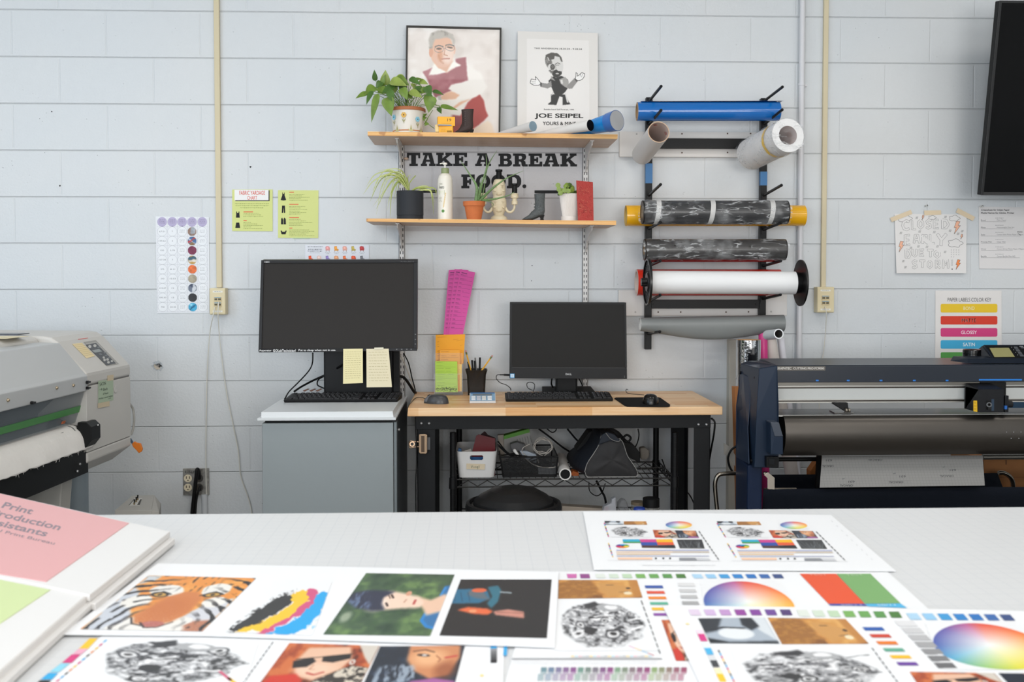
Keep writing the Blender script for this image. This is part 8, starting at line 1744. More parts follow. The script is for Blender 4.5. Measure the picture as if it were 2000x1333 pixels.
# bracket plate and cable on the left of the stand
m = MB(mat('#aaa59d', .4, .5)); m.slab([P(*p, .52) for p in ((1414,866),(1427,874),(1430,880),(1436,890),(1436,912),(1430,902),(1425,893),(1414,888))], (0, .003, 0)); m.build('corner_plate', pl, label='small bare metal corner plate'); 
cab([(1438,872,.56),(1428,880,.56),(1422,895,.55),(1425,912,.54),(1432,924,.54)], .0045, 'black cable looping beside the left stand leg of the plotter')
# far end of the plotter, out of frame
MB(NV3).box(XE, XE+.14, -.87, -.56, zb0-.3, zb1+.01).build('end_cover', pl, bevel=.01); MB(mat('#13213a', .4)).box(XE+.02, XE+.12, -.84, -.62, 0, zb0-.28).build('stand_leg', pl, bevel=.008)
m = MB(mat('#13213a', .4)); m.box(EP(258,1000,.84).x, XE+.05, -.78, -.68, .1, .16); m.build('stand_crossbar', pl)
# cardboard boxes and brown roll behind
t = T('cardboard_box', 'brown cardboard box standing on the floor behind the right of the plotter', 'box', P(1975, 950, .3)); a, b = P(1922, 899, .42), P(2060, 899, .42)
m = MB(mat('#9b683c', .7, var=.08, bscale=12)); m.box(a.x, b.x, -.42, -.12, 0, a.z); m.build('carton', t, bevel=.002); m = MB('#4f3018'); m.prect(onwall(.4206), 1964, 899, 1966, 908, 0); m.prect(onwall(.4206), 1922, 932.5, 2060, 933.3, 0, '#7a4f2b'); m.build('seams', t)
m = MB(mat('#a8652c', .7)); m.slab([P(*p, .45) for p in ((1583,921),(1594,905),(1606,892),(1606,1180),(1583,1180))], (0, .05, 0)); m.build('cardboard_flap', label='small brown cardboard corner visible under the plotter at its left', cat='cardboard')
MB(mat('#b07240', .7)).slab([P(1435, 757, .42), P(1446, 757, .42), Vector((P(1475, 900, .42).x, -.42, 0)), Vector((P(1450, 900, .42).x, -.42, 0))], (0, .05, 0)).build('wooden_post', label='narrow strip of brown board behind the plotter left end', cat='board')
m = MB(mat('#4b6a8a', .35, .4)); m.box(P(1975,790,.3).x, P(2100,790,.3).x, -.09, -.05, 0, P(1990, 786, .3).z-.0); m.build('blue_sheet', label='blue-grey metal sheet standing behind the plotter at the right edge', cat='sheet')
# ================================================================ cutting table in the foreground
ZT = 0.914; far = Zp(1000, 999.3, ZT); yF = far.y; TX0, TX1 = -2.15, 2.25; yN = yF+(-1.22)
ct = T('cutting_table', 'large white cutting table with a faint grid mat in the foreground', 'table', ((TX0+TX1)/2, (yF+yN)/2, 0))
def matgrid():
    N = NT('grid_mat'); X = N.xyz(); s = .0254
    gx = N.math('PINGPONG', N.math('ADD', X[0], 10), s/2); gy = N.math('PINGPONG', N.math('ADD', X[1], 10), s/2)
    l = N.math('MAXIMUM', N.sm(gx, .0003, .0012, 1, 0), N.sm(gy, .0003, .0012, 1, 0)); N.base(N.mixc(N.math('MULTIPLY', l, .35), '#d6d7d8', '#bcc0c6')); N.rough(.42); return N.m
m = MB(mat('#dededc', .45)); m.box(TX0, TX1, yN, yF, ZT-.035, ZT-.002); m.build('tabletop', ct, bevel=.003)
m = MB(matgrid()); m.box(TX0, TX1, yN, yF-.002, ZT-.002, ZT); m.build('cutting_mat', ct)
for x in (TX0+.08, TX1-.08):
    for y in (yN+.08, yF-.08): MB(mat('#8d8f90', .4, .6)).box(x-.025, x+.025, y-.025, y+.025, 0, ZT-.035).build('leg', ct, bevel=.002)
m = MB(mat('#8d8f90', .4, .6)); m.box(TX0+.08, TX1-.08, yF-.09, yF-.07, ZT-.12, ZT-.035); m.box(TX0+.08, TX1-.08, yN+.07, yN+.09, ZT-.12, ZT-.035); m.build('apron', ct)

# ---- proof sheets: each sheet is its own thing, pictures printed on it are its parts
WP = mat('#ebecee', .5)
class Sheet:
    def __init__(s, q, z, lab, cat='printed sheet', th=.0006, c=WP):
        s.z = z; s.q = [Zp(u, v, z) for u, v in q]; s.t = T('proof_sheet', lab, cat, sum(s.q, Vector())/len(s.q)); m = MB(c); m.slab(s.q, Vector((0, 0, -th))); m.build('paper', s.t); s.n = 0
    def fn(s, u, v, l=0.0): return Zp(u, v, s.z+.0004+l)
    def pic(s, cv, q, lab=None, name='printed_picture'):
        return cv.mesh(name, [Zp(u, v, s.z+.0005) for u, v in q], s.t, .4, label=lab)
NZ = lambda w, h, c, s_, a=1.0: fbm(w, h, c, s_, a)
def tiger():
    w, h = 250, 170; c = Cv(w, h, '#e38f38'); n = NZ(w, h, 10, 1); c.put(np.clip((n-.5)*5, 0, 1), '#f0ab55', .7); c.warp(.05, 6, 3)
    W = '#e9e6e0'; K = '#1d1a1c'
    c.poly([(0,.25),(.12,.35),(.2,.6),(.3,.85),(.25,1),(0,1)], '#c6ccd6', 3); c.poly([(.8,.55),(1,.4),(1,1),(.55,1),(.7,.8)], '#cfd0d6', 3); c.poly([(.75,.85),(1,.8),(1,1),(.7,1)], '#b0603a', 3, .8)
    c.poly([(0,0),(.15,0),(.1,.12),(0,.2)], '#c8cdd2', 3)
    c.ell(.33,.3,.16,.11, W, .35); c.ell(.76,.27,.12,.13, W, -.3); c.ell(.18,.52,.12,.12, W, .5); c.ell(.86,.5,.1,.1, W, -.5)
    c.ell(.5,.97,.32,.12, W); c.ell(.38,.86,.12,.08, W, .3); c.ell(.72,.86,.12,.08, W, -.3)
    # stripes radiating from the forehead
    r = np.hypot(c.X-.55, (c.Y-.9)*1.1); th = np.arctan2(c.Y-.9, c.X-.55); st = np.sin(r*58+4*fbm(w, h, 5, 7)+1.2*np.sin(th*6)); side = (np.clip(np.abs(c.X-.55)*4.2-.62, 0, 1)); m = np.clip((st-.25)*5, 0, 1)*side*np.clip((fbm(w, h, 9, 11)-.32)*9, 0, 1)
    c.put(m, K)
    fx_ = np.sin((c.X-.53)*95+3*(c.Y)) ; top = np.clip((.34-c.Y)*9, 0, 1)*np.clip(1-np.abs(c.X-.53)*4, 0, 1); c.put(np.clip((fx_-.35)*4, 0, 1)*top*np.clip((NZ(w, h, 14, 13)-.42)*8, 0, 1), K)
    c.poly([(.40,.42),(.5,.3),(.63,.32),(.72,.45),(.73,.72),(.66,.86),(.5,.93),(.36,.88),(.3,.76),(.36,.6)], '#cd7a3e', 4); c.put(c.emask(.52,.66,.18,.22,0,.8), '#c06a30', .6)
    c.unwarp(); c.ell(.53,.9,.1,.05,'#b5655a'); c.stroke([(.42,.88),(.5,.96),(.6,.95),(.68,.86)], .009, '#3a2320'); c.stroke([(.3,.8),(.36,.9),(.46,.93)], .008, '#2b2324')
    for cx, cy, ro in ((.31,.38,.25),(.77,.36,-.2)):
        c.ell(cx,cy,.085,.05,K,ro); c.ell(cx,cy,.06,.032,'#c79a45',ro); c.ell(cx,cy,.02,.022,'#100c0c'); c.stroke([(cx-.1,cy+.02),(cx,cy-.06),(cx+.09,cy-.01)], .01, K)
    c.put((np.random.RandomState(2).rand(h, w) > .93)*np.clip((c.y-.5)*2, 0, 1), '#f1efee', .5); return c
def cmyk():
    w, h = 210, 190; c = Cv(w, h, '#ebecee'); c.warp(.10, 18, 4)
    def band(p, col, sd): m = c.pmask(p, 0); c.put(m, col); 
    band([(.0,.95),(.12,.62),(.26,.32),(.44,.26),(.55,.3),(.5,.5),(.34,.75),(.16,1.0)], '#2b2a2c', 1); n = NZ(w, h, 34, 6); c.put(c.pmask([(-.05,1),(.1,.55),(.22,.25),(.45,.18),(.4,.3),(.2,.5),(.1,1)], 2)*(n > .56), '#2b2a2c', .9)
    band([(.42,.28),(.55,.18),(.7,.2),(.78,.3),(.7,.5),(.62,.7),(.42,.95),(.1,1.0),(.35,.75),(.55,.45)], '#f2c32b', 2)
    band([(.62,.18),(.72,.12),(.82,.2),(.88,.32),(.82,.48),(.78,.6),(.62,.8),(.46,1.0),(.36,1.0),(.6,.7),(.68,.5),(.76,.38)], '#d0527f', 3)
    band([(.84,.25),(.92,.16),(1.0,.24),(1.03,.5),(.95,.75),(.8,1.0),(.46,1.0),(.68,.77),(.78,.57),(.84,.42)], '#17a3e3', 4)
    c.put(c.pmask([(.9,.2),(1,.2),(1,.9),(.85,.95),(.95,.6)], 2)*(n > .6), '#17a3e3', .8); return c
def portrait_side():
    w, h = 230, 130; c = Cv(w, h, '#40593f'); n = NZ(w, h, 5, 2); n2 = NZ(w, h, 12, 5); c.put(np.clip((n-.45)*4, 0, 1), '#6c8a52'); c.put(np.clip((.42-n)*5, 0, 1), '#28402f'); c.put(np.clip((n2-.55)*5, 0, 1), '#3b5a38', .7); c.put(c.emask(.1,.75,.05,.08,0,.8), '#a9b39c', .8)
    f = lambda *p: [((x-100)/700., (y-115)/350.) for x, y in p]   # measured in the photographed crop
    # crop coordinates are skewed: undo the slant so the picture is rectangular
    def g(*p): return [((x-(330-(y-115)*.70))/490. if True else 0, (y-115)/345.) for x, y in p]
    c.poly(g((800,180),(740,190),(700,240),(660,290),(590,340),(555,390),(580,420),(690,450),(800,450),(840,200)), '#2f6fa5', 2); c.stroke(g((740,200),(700,245)), .012, '#2f86cc'); c.stroke(g((590,350),(560,385),(575,415),(690,442)), .016, '#2380c6')
    c.poly(g((560,250),(640,275),(720,240),(770,250),(745,300),(680,335),(590,360),(585,330)), '#e6bfa5', 3)
    c.poly(g((380,240),(450,225),(530,240),(590,260),(600,290),(570,320),(480,325),(390,335),(350,300)), '#efd0bb', 3); c.put(c.emask(.33,.56,.1,.1,0,.9), '#f7e4d6', .8)
    c.poly(g((210,285),(250,240),(330,222),(420,222),(470,230),(400,265),(385,300),(395,335),(330,340),(250,325)), '#2a2e44', 3); c.put(c.pmask(g((210,285),(250,240),(330,222),(330,330),(250,325)), 3)*np.clip((NZ(w, h, 26, 9, .3)-.4)*4, 0, 1), '#7f97bb', .7)
    for p in ([(446,250),(450,266)], [(408,296),(412,312)]): c.stroke(g(*p), .012, '#47302c')
    c.stroke(g((430,252),(434,270)), .006, '#47302c'); c.stroke(g((546,298),(560,278)), .014, '#bb4f4d'); c.stroke(g((500,290),(515,275)), .008, '#c9937a'); c.ell(.60,.36,.03,.04,'#d79c80'); return c
def bluepot():
    w, h = 200, 140; c = Cv(w, h, '#1a1819'); f = lambda *p: [((x-850)/520.+(y-310)*.0006, (y-150)/325.) for x, y in p]
    c.poly(f((830,215),(1000,212),(1050,225),(1060,270),(1000,300),(810,305)), '#23698a', 2); c.poly(f((1050,200),(1110,190),(1125,220),(1100,290),(1060,330),(1040,300),(1070,260)), '#2a6c80', 2)
    c.poly(f((950,220),(1020,225),(1060,280),(980,270),(930,250)), '#5d6770', 3); c.ell(.24,.22,.08,.04,'#d9643a'); c.poly(f((880,340),(940,322),(1040,330),(1070,345),(1040,365),(960,360)), '#e0683a', 2); c.ell(.24,.6,.04,.025,'#e89a6c')
    c.poly(f((1070,345),(1150,332),(1230,345),(1225,380),(1150,372),(1080,365)), '#c98a7a', 2); c.stroke(f((1090,350),(1220,352)), .006, '#8f564a'); c.stroke(f((1120,232),(1175,236)), .012, '#8f9ba0'); 
    for x in (860, 900, 940): c.stroke(f((x,235),(x+10,290)), .006, '#184f6c')
    return c
def engine(sd=1, w=200, h=150):
    c = Cv(w, h, '#ebecee'); c.warp(.06, 8, sd); m0 = np.zeros((h, w)); rr = random.Random(sd)
    body = c.pmask([(.05,.35),(.2,.12),(.45,.06),(.7,.12),(.88,.3),(.95,.5),(.85,.75),(.6,.95),(.3,.92),(.1,.7)], 3); n = NZ(w, h, 9, sd+3); n2 = NZ(w, h, 24, sd+8)
    c.put(body*np.clip(1.1-n*1.1, 0, 1), '#6f7073', .9); c.put(body*np.clip((.46-n2)*7, 0, 1), '#2b2b2d', .9); c.put(body*np.clip((n2-.6)*8, 0, 1), '#f2f2f3', .9)
    for k in range(26):
        x, y = rr.uniform(.15, .85), rr.uniform(.2, .85); a = rr.uniform(-.7, .7); L = rr.uniform(.06, .2); g = rr.choice(['#1f1f21', '#3d3d40', '#8d8e90', '#f0f0f1', '#55565a'])
        if body[int(y*h*.99), int(x*w*.99)] < .5: continue
        if k % 5: c.stroke([(x, y), (x+L*math.cos(a), y+L*math.sin(a))], rr.uniform(.006, .022), g)
        else: c.ell(x, y, L*.4, L*.5, g, a); c.ell(x, y, L*.28, L*.36, '#d9d9da', a); c.ell(x, y, L*.14, L*.18, '#2a2a2c', a)
    c.poly([(.3,.08),(.46,.02),(.5,.12),(.36,.18)], '#333336', 2); c.ell(.6,.16,.14,.08,'#a9aaac',.1); c.ell(.62,.15,.07,.05,'#e9e9ea',.1); c.ell(.35,.62,.07,.07,'#2f2f31'); return c
def redhead():
    w, h = 190, 150; c = Cv(w, h, '#a3431f'); n = NZ(w, h, 8, 4, .6); c.put(np.clip((n-.45)*5, 0, 1), '#c96a36'); c.put(np.clip((.4-n)*6, 0, 1), '#5e2410')
    c.poly([(.78,0),(1,0),(1,.5),(.9,.3)], '#cfc6bb', 2); c.poly([(.25,.1),(.7,.05),(.78,.35),(.72,.6),(.5,.85),(.3,.75),(.2,.45)], '#e2b79b', 4); c.put(c.emask(.45,.6,.2,.14,0,.8), '#efcbb2', .6)
    c.poly([(.18,.42),(.36,.33),(.42,.42),(.36,.55),(.22,.58)], '#1c1415', 1); c.poly([(.46,.3),(.74,.22),(.76,.34),(.6,.44),(.48,.42)], '#1c1415', 1); c.stroke([(.2,.38),(.5,.3),(.76,.22)], .01, '#1c1415')
    c.stroke([(.4,.68),(.48,.72),(.56,.66)], .016, '#b8453c'); c.stroke([(.42,.5),(.4,.6),(.45,.6)], .008, '#b98466'); c.ell(.8,.42,.03,.06,'#dcd6ce'); c.ell(.8,.42,.015,.03,'#a3431f')
    m = c.pmask([(.5,.85),(.8,.5),(1,.55),(1,1),(.4,1)], 2); c.put(m, '#37302c'); c.put(m*(NZ(w, h, 14, 8) > .52), '#cfc4b4'); c.poly([(.05,.75),(.3,.7),(.4,.85),(.35,1),(0,1)], '#c8311f', 3); return c
def closeface():
    w, h = 190, 150; c = Cv(w, h, '#1b2230'); n = NZ(w, h, 6, 5); c.put(np.clip((n-.5)*3, 0, 1), '#31415a', .6); c.poly([(.35,.0),(.95,0),(.98,.3),(.9,.7),(.7,.8),(.5,.62),(.38,.35)], '#c9855a', 4); c.put(c.emask(.62,.3,.2,.2,.3,.9), '#edb98a', .8); c.put(c.emask(.85,.6,.12,.2,0,.9), '#8f4d2e', .7)
    c.ell(.55,.24,.08,.035,'#3b2622',.2); c.ell(.56,.24,.03,.02,'#d8d3d0'); c.stroke([(.42,.14),(.55,.1),(.66,.16)], .014, '#5d3626'); c.stroke([(.82,.3),(.93,.26)], .022, '#c2443b'); c.stroke([(.7,.25),(.76,.34),(.74,.4)], .01, '#a86442')
    c.put(c.pmask([(.1,.5),(.45,.45),(.6,.75),(.3,1),(.05,1)], 5)*np.clip((NZ(w, h, 18, 6, .3)-.45)*6, 0, 1), '#aebccb', .8); c.poly([(.5,.85),(.75,.78),(1,.85),(1,1),(.45,1)], '#a35f9a', 3); return c
def lion(w=170, h=70):
    c = Cv(w, h, '#c98a3f'); n = NZ(w, h, 5, 7, .5); c.put(np.clip((n-.5)*5, 0, 1), '#dba55a'); c.put(np.clip((.42-n)*6, 0, 1), '#7a4a1c'); c.poly([(.0,.2),(.15,0),(.4,0),(.5,.5),(.4,1),(0,1)], '#9a6428', 4); c.put(c.pmask([(0,0),(.45,0),(.5,1),(0,1)], 3)*np.clip((NZ(w, h, 16, 9, 1.2)-.5)*8, 0, 1), '#e0a950', .3)
    c.poly([(.5,.15),(.68,.2),(.85,.42),(.9,.6),(.85,.8),(.6,.92),(.5,.6)], '#c9924e', 3); c.stroke([(.6,.3),(.68,.3)], .012, '#3a2412'); c.ell(.86,.48,.03,.05,'#3f2a1b'); c.stroke([(.84,.66),(.74,.7)], .01, '#4a301a'); c.ell(.84,.75,.05,.08,'#eddcb8'); c.poly([(.88,.0),(1,0),(1,1),(.9,1)], '#b87a35', 2, .8); return c
def zebraeye():
    c = Cv(140, 60, '#a9b4c0'); c.poly([(0,0),(.35,0),(.2,.5),(0,.6)], '#2a2f36', 3); c.ell(.45,.62,.26,.22,'#e3e7ea'); c.poly([(.0,.8),(.3,.95),(1,.9),(1,1),(0,1)], '#14171b', 2); c.poly([(.7,0),(1,0),(1,.9),(.82,.5)], '#d6dce1', 2); c.poly([(.62,.0),(.8,0),(.85,.35),(.7,.5),(.6,.3)], '#252a31', 2); c.stroke([(.1,.5),(.3,.38),(.6,.42)], .03, '#22262c'); return c
def wheel(n=150):
    c = Cv(n, n, '#ebecee'); dx, dy = c.x-.5, c.y-.5; r = np.hypot(dx, dy)*2; th = np.arctan2(dy, dx)
    import colorsys
    stops = [(-180,'#3a55a5'),(-135,'#5a4ea0'),(-100,'#b04a8a'),(-80,'#e0402c'),(-35,'#ee6a2a'),(0,'#f59a2a'),(35,'#f2c81e'),(80,'#d9d22a'),(110,'#8fbf6a'),(145,'#4aa0c8'),(180,'#3a55a5')]
    a = np.degrees(th); out = np.zeros((n, n, 3)); A = [s_[0] for s_ in stops]; C3 = np.array([rgb(s_[1]) for s_ in stops])
    for k in range(3): out[..., k] = np.interp(a, A, C3[:, k])
    wgt = np.clip(1-r, 0, 1)[..., None]**.8; col = out*(1-wgt)+np.array([.95, .95, .93])*wgt; m = np.clip((1-r)*n/3, 0, 1); c.a = c.a*(1-m[..., None])+col*m[..., None]; return c
def darkgrass(): 
    c = Cv(80, 40, '#26282b'); 
    for k in range(14): x = R.uniform(.1, .9); c.stroke([(x, 1), (x+R.uniform(-.2, .2), R.uniform(.1, .5))], .006, '#7d8286')
    return c
def solid(m, s_, pts, c): m.ppoly(s_.fn, pts, .0002, c)

# --- sheet far right: two small proofs side by side
S1 = Sheet([(1139,999.8),(1623,1006.5),(1750,1116),(1160,1113)], ZT+.003, 'white sheet with two identical small colour proofs at the far edge of the table')
q8 = lambda x, y: (1120+x/2.2727, 980+y/2.272)
def small(dx0, slant):
    """one small proof; dx0 maps the left proof's crop coordinates to this one"""
    def k(x, y): return q8(*(slant(x, y)))
    mm = MB()
    for cv, pts, lab in ((zebraeye(), ((138,86),(220,87),(222,103),(140,103)), None), (lion(90, 36), ((224,88),(322,88),(328,103),(224,103)), 'small lion picture'), (engine(3, 110, 70), ((160,110),(318,112),(344,160),(166,158)), 'small grey engine drawing'),
        (wheel(70), ((408,88),(524,88),(530,121),(408,121)), 'small colour wheel'), (redhead(), ((352,126),(448,128),(468,162),(362,160)), None), (closeface(), ((450,128),(543,130),(558,162),(466,162)), None), (darkgrass(), ((458,169),(570,169),(583,209),(472,208)), None)):
        if cv.w > 120: cv.a = cv.a[::2, ::2]; cv.h, cv.w = cv.a.shape[:2]; cv.x, cv.y = np.meshgrid(np.linspace(0, 1, cv.w), np.linspace(0, 1, cv.h))
        S1.pic(cv, [k(*p) for p in pts], lab)
    for c, pts in (('#2aa4c8', ((218,168),(292,168),(298,178),(220,178))), ('#3f9a5a', ((220,178),(298,178),(300,184),(221,184))), ('#c8418a', ((292,168),(366,168),(370,181),(298,181))), ('#2e4ea0', ((298,181),(370,181),(374,195),(302,195))), ('#efb521', ((366,168),(438,167),(443,181),(370,181))), ('#df5a35', ((370,181),(443,181),(448,193),(374,193))), ('#4a2f2c', ((302,195),(376,195),(378,206),(304,205))), ('#333336', ((376,195),(450,194),(454,207),(378,206))),
                   ('#b9bcd6', ((190,214),(600,214),(604,219),(190,219))), ('#efd3b9', ((190,222),(440,222),(440,227),(190,227))), ('#d2c3b2', ((440,222),(600,222),(604,227),(440,227))), ('#e7cba9', ((192,231),(430,231),(430,236),(192,236))), ('#bcbfd3', ((192,240),(600,240),(604,244),(192,244))), ('#efc5a8', ((196,249),(350,249),(350,258),(198,258))), ('#8a8c92', ((470,250),(540,250),(550,262),(470,262))), ('#c9cace', ((540,250),(600,252),(610,262),(550,262)))): mm.ppoly(S1.fn, [k(*p) for p in pts], .0003, c)
    for i in range(9): 
        mm.ppoly(S1.fn, [k(134+i*2.2, 95+i*7), k(139+i*2.2, 95+i*7), k(141+i*2.2, 101+i*7), k(136+i*2.2, 101+i*7)], .0003, ('#d0408a', '#2aa0d8', '#f0c030', '#333')[i % 4] if i % 4 != 3 else '#333333')
        mm.ppoly(S1.fn, [k(153+i*2.2, 185+i*7), k(158+i*2.2, 185+i*7), k(160+i*2.2, 191+i*7), k(155+i*2.2, 191+i*7)], .0003, ('#f0c030', '#333333', '#d0408a', '#2aa0d8')[i % 4])
    for j in range(10): mm.ppoly(S1.fn, [k(555+j*9, 132+j*13), k(560+j*9, 132+j*13), k(566+j*9, 142+j*13), k(561+j*9, 142+j*13)], .0003, '#5a5a5c')
    for i, x in enumerate((362, 395, 425)): mm.ppoly(S1.fn, [k(x, 249), k(x+8, 249), k(x+8, 256), k(x, 256)], .0004, '#3a3a3a')
    for i, c in enumerate(('#f0c030', '#ef7a2a', '#d0305a', '#3f3a90', '#2a9ad0', '#4aa050')): a = i*1.047; mm.ppoly(S1.fn, [k(218, 198)]+[k(218+30*math.cos(a+j*.26), 198+8.5*math.sin(a+j*.26)) for j in range(5)], .0003, c)
    mm.pcirc(S1.fn, *k(218, 198), 3.5, .0004, '#3a3434', 12, 1.2)
    mm.pline(S1.fn, [k(150,262), k(655,265)], .35, .0003, '#b9babd'); mm.build('proof_patches', S1.t)
small(0, lambda x, y: (x, y))
small(0, lambda x, y: (x+498+(y-86)*.30+(x-138)*.02, y+1.5))
m = MB('#b5b6b9'); [m.pline(S1.fn, [q8(1145+k*22, 85+k*21), q8(1152+k*22, 92+k*21)], .5, .0003) for k in range(9)]; m.scrib(S1.fn, *q8(305, 283), q8(630, 0)[0], .8, m='#bfc0c3', lift=.0003); m.build('small_print', S1.t)

# --- large middle sheet: lion, engine, colour wheel, red and green panels
S4 = Sheet([(1086,1117),(1734,1118),(1770,1150),(1840,1215),(1700,1345),(984,1345),(1010,1250)], ZT+.0014, 'large proof sheet with lion, engine drawing, colour wheel and red green panels')
def patches(sh, items): 
    m = MB()
    for c, pts in items: m.ppoly(sh.fn, [q8(*p) for p in pts], .0003, c)
    m.build('colour_patches', sh.t)
it = []
PU = ['#c86aa8', '#8f4a86']; GRN = ['#d9dfd6', '#ccd9c8', '#bcd3b4', '#79ad5e', '#6ba258', '#5a9350', '#4b7a3c']; BLU = ['#abcfe8', '#93c4e6', '#3f97d0', '#2f80c4', '#2b71b8', '#3a67a8', '#3a4f80']
it.append(('#c86aa8', ((-30,322),(14,322),(14,340),(-25,340)))); it.append(('#8f4a86', ((28,322),(70,322),(74,341),(32,341))))
for i, c in enumerate(GRN): x = 96+i*59.5; it.append((c, ((x,322),(x+40,322),(x+48,340),(x+6,340))))
for i, c in enumerate(BLU): x = 524+i*59.5; it.append((c, ((x,323),(x+42,323),(x+54,341),(x+12,341))))
for i, c in enumerate(('#2f52a0', '#d9523a', '#e8872f', '#5fae94', '#efb923', '#8a4fa0')): x, y = 316+i*7.5, 373+i*24.5; it.append((c, ((x,y),(x+78,y),(x+84,y+12),(x+4,y+12))))
for i in range(5): x, y = 462+i*6, 362+i*27; g = 215-i*17; it.append(('#%02x%02x%02x' % (g, g, g+1), ((x,y),(x+72,y),(x+80,y+15),(x+5,y+15))))
it += [('#e0552f', ((1004,321),(1166,321),(1292,454),(1132,454))), ('#79a869', ((1168,321),(1318,321),(1452,452),(1294,454))), ('#3c4ea5', ((1132,455),(1292,455),(1304,464),(1140,462))), ('#4fb0dd', ((1296,455),(1452,453),(1482,473),(1306,466)))]
patches(S4, it)
S4.pic(wheel(170), [q8(*p) for p in ((565,354),(905,354),(1050,548),(590,548))], 'large colour wheel, upper one')
S4.pic(lion(), [(1091,1133.5),(1244,1133.5),(1255,1168),(1090,1170)], 'lion in profile'); S4.pic(engine(5), [(1088,1173),(1252,1174),(1290,1272),(1082,1272)], 'grey engine drawing'); S4.pic(redhead(), [q8(390,526),q8(470,526),q8(560,708),q8(455,708)])
m = MB('#b9babd'); 
for i in range(9): m.ppoly(S4.fn, [q8(298+i*9.6, 440+i*27), q8(303+i*9.6, 440+i*27), q8(311+i*9.6, 460+i*27), q8(306+i*9.6, 460+i*27)], .0003, '#4a4a4c')
for i in range(22): 
    x = 1135+i*7.2; m.ppoly(S4.fn, [(x-20,1281),(x-13.5,1281),(x-13,1284),(x-20,1284)], .0003, ('#f0dcae', '#c9dfe8', '#e9c9cf', '#d5d6d8', '#c5c7ca')[i % 5])
m.ppoly(S4.fn, [(1000,1286),(1292,1286),(1294,1288.5),(1000,1288.5)], .0003, '#9a9b9f'); m.ppoly(S4.fn, [(984,1262),(991,1262),(990,1281),(983,1281)], .0003, '#35a0d8')
for k in range(3): m.scrib(S4.fn, 1000, 1291+k*3.5, 1285, .7, m='#c9cacd', lift=.0003, seed=k)
for i in range(20): m.pline(S4.fn, [(1228+i*2.5,1262+i*.95),(1230+i*2.5,1262.8+i*.95)], 1.3, .0003, ('#d58ab0', '#e9c25a', '#7ab8dc', '#c04a5a')[i//5])
# rows of paired swatches along the near edge
SWC = ['#6f8d96', '#6b7f98', '#7d7796', '#84658f', '#87558a', '#6f9186', '#75837d', '#7b7480', '#815a84', '#8a4a80', '#7d9a80', '#7f8a7a', '#85767c', '#8a5c7a', '#8f4a76', '#8aa070', '#8c8f72', '#8f7a72', '#94606f', '#98506c']
for r_ in range(2):
    for i in range(20):
        x0_, y0_ = 1057+i*14.4-r_*6, 1304+r_*13; m.ppoly(S4.fn, [(x0_,y0_),(x0_+11,y0_),(x0_+10.5,y0_+9.5),(x0_-.8,y0_+9.5)], .0003, SWC[i] if r_ == 0 else tuple(.55*a+.4 for a in rgb(SWC[i])))
        m.ppoly(S4.fn, [(x0_-1,y0_+9.5),(x0_+10.5,y0_+9.5),(x0_+10,y0_+13),(x0_-1.5,y0_+13)], .0003, tuple(.5*a+.45 for a in rgb(SWC[i])))
m.build('small_print', S4.t)
m = MB('#eeeeee'); m.ptext(S4.fn, 'TEST', 0, 0, 0, 0, .0006, '#e9a790', quad=[q8(1040,322), q8(1120,322), q8(1130,329), q8(1048,329)]); m.ptext(S4.fn, 'TEST', 0, 0, 0, 0, .0006, '#bcd3b0', quad=[q8(1205,322), q8(1280,322), q8(1290,329), q8(1213,329)])
m.ptext(S4.fn, '50/11', 0, 0, 0, 0, .0006, '#d0d4ee', quad=[q8(1185,457), q8(1275,457), q8(1280,462), q8(1190,462)]); m.ptext(S4.fn, '50/11', 0, 0, 0, 0, .0006, '#d5eef8', quad=[q8(1345,456), q8(1425,456), q8(1432,463), q8(1352,463)]); m.build('panel_text', S4.t)

# --- near-left sheet: engine, redhead, close face
S3 = Sheet([(208,1236),(985,1250),(982,1345),(60,1345)], ZT+.0012, 'proof sheet at the near left with engine drawing, sunglasses portrait and close-up face')
k5 = lambda x, y: (x/2.857, 960+y/2.858)
S3.pic(engine(8, 240, 150), [(205,1247),(505,1254),(478,1345),(165,1345)], 'large grey engine drawing'); S3.pic(redhead(), [k5(1615,848),(742,1262),(700,1345),(500,1345)], 'red haired woman in dark sunglasses'); S3.pic(closeface(), [(743,1263),(908,1262),(886,1345),(706,1345)], 'close-up face on a dark background')
m = MB('#222222'); L_ = [('#f2c22e', (500,822),(545,822),(490,880),(440,880)), ('#e6a9c0', (440,880),(490,880),(455,910),(405,910)), ('#d2407f', (400,912),(450,912),(400,958),(345,958)), ('#8cd0e6', (340,962),(390,962),(330,1010),(275,1010)), ('#2fa6dd', (270,1015),(325,1015),(290,1052),(225,1052)), ('#3a3a3c', (222,1056),(285,1056),(260,1085),(190,1085))]
for c, *p in L_: m.ppoly(S3.fn, [k5(*q_) for q_ in p], .0003, c)
for i in range(12): x, y = 590-i*24, 830+i*20; m.ppoly(S3.fn, [k5(x,y), k5(x+10,y), k5(x-6,y+14), k5(x-18,y+14)], .0003, ('#2fa6dd', '#d2407f', '#f2c22e', '#e88a3a', '#333333')[i % 5])
for i in range(12): x, y = 1520-i*16, 842+i*22; m.ppoly(S3.fn, [k5(x,y), k5(x+6,y), k5(x-4,y+16), k5(x-10,y+16)], .0003, '#4a4a4c')
m.ppoly(S3.fn, [k5(1215,1005), k5(1235,1005), k5(1300,1055), k5(1280,1060)], .0004, '#d2607f'); m.ppoly(S3.fn, [k5(1262,1040), k5(1285,1040), k5(1330,1075), k5(1305,1080)], .0004, '#efc040')
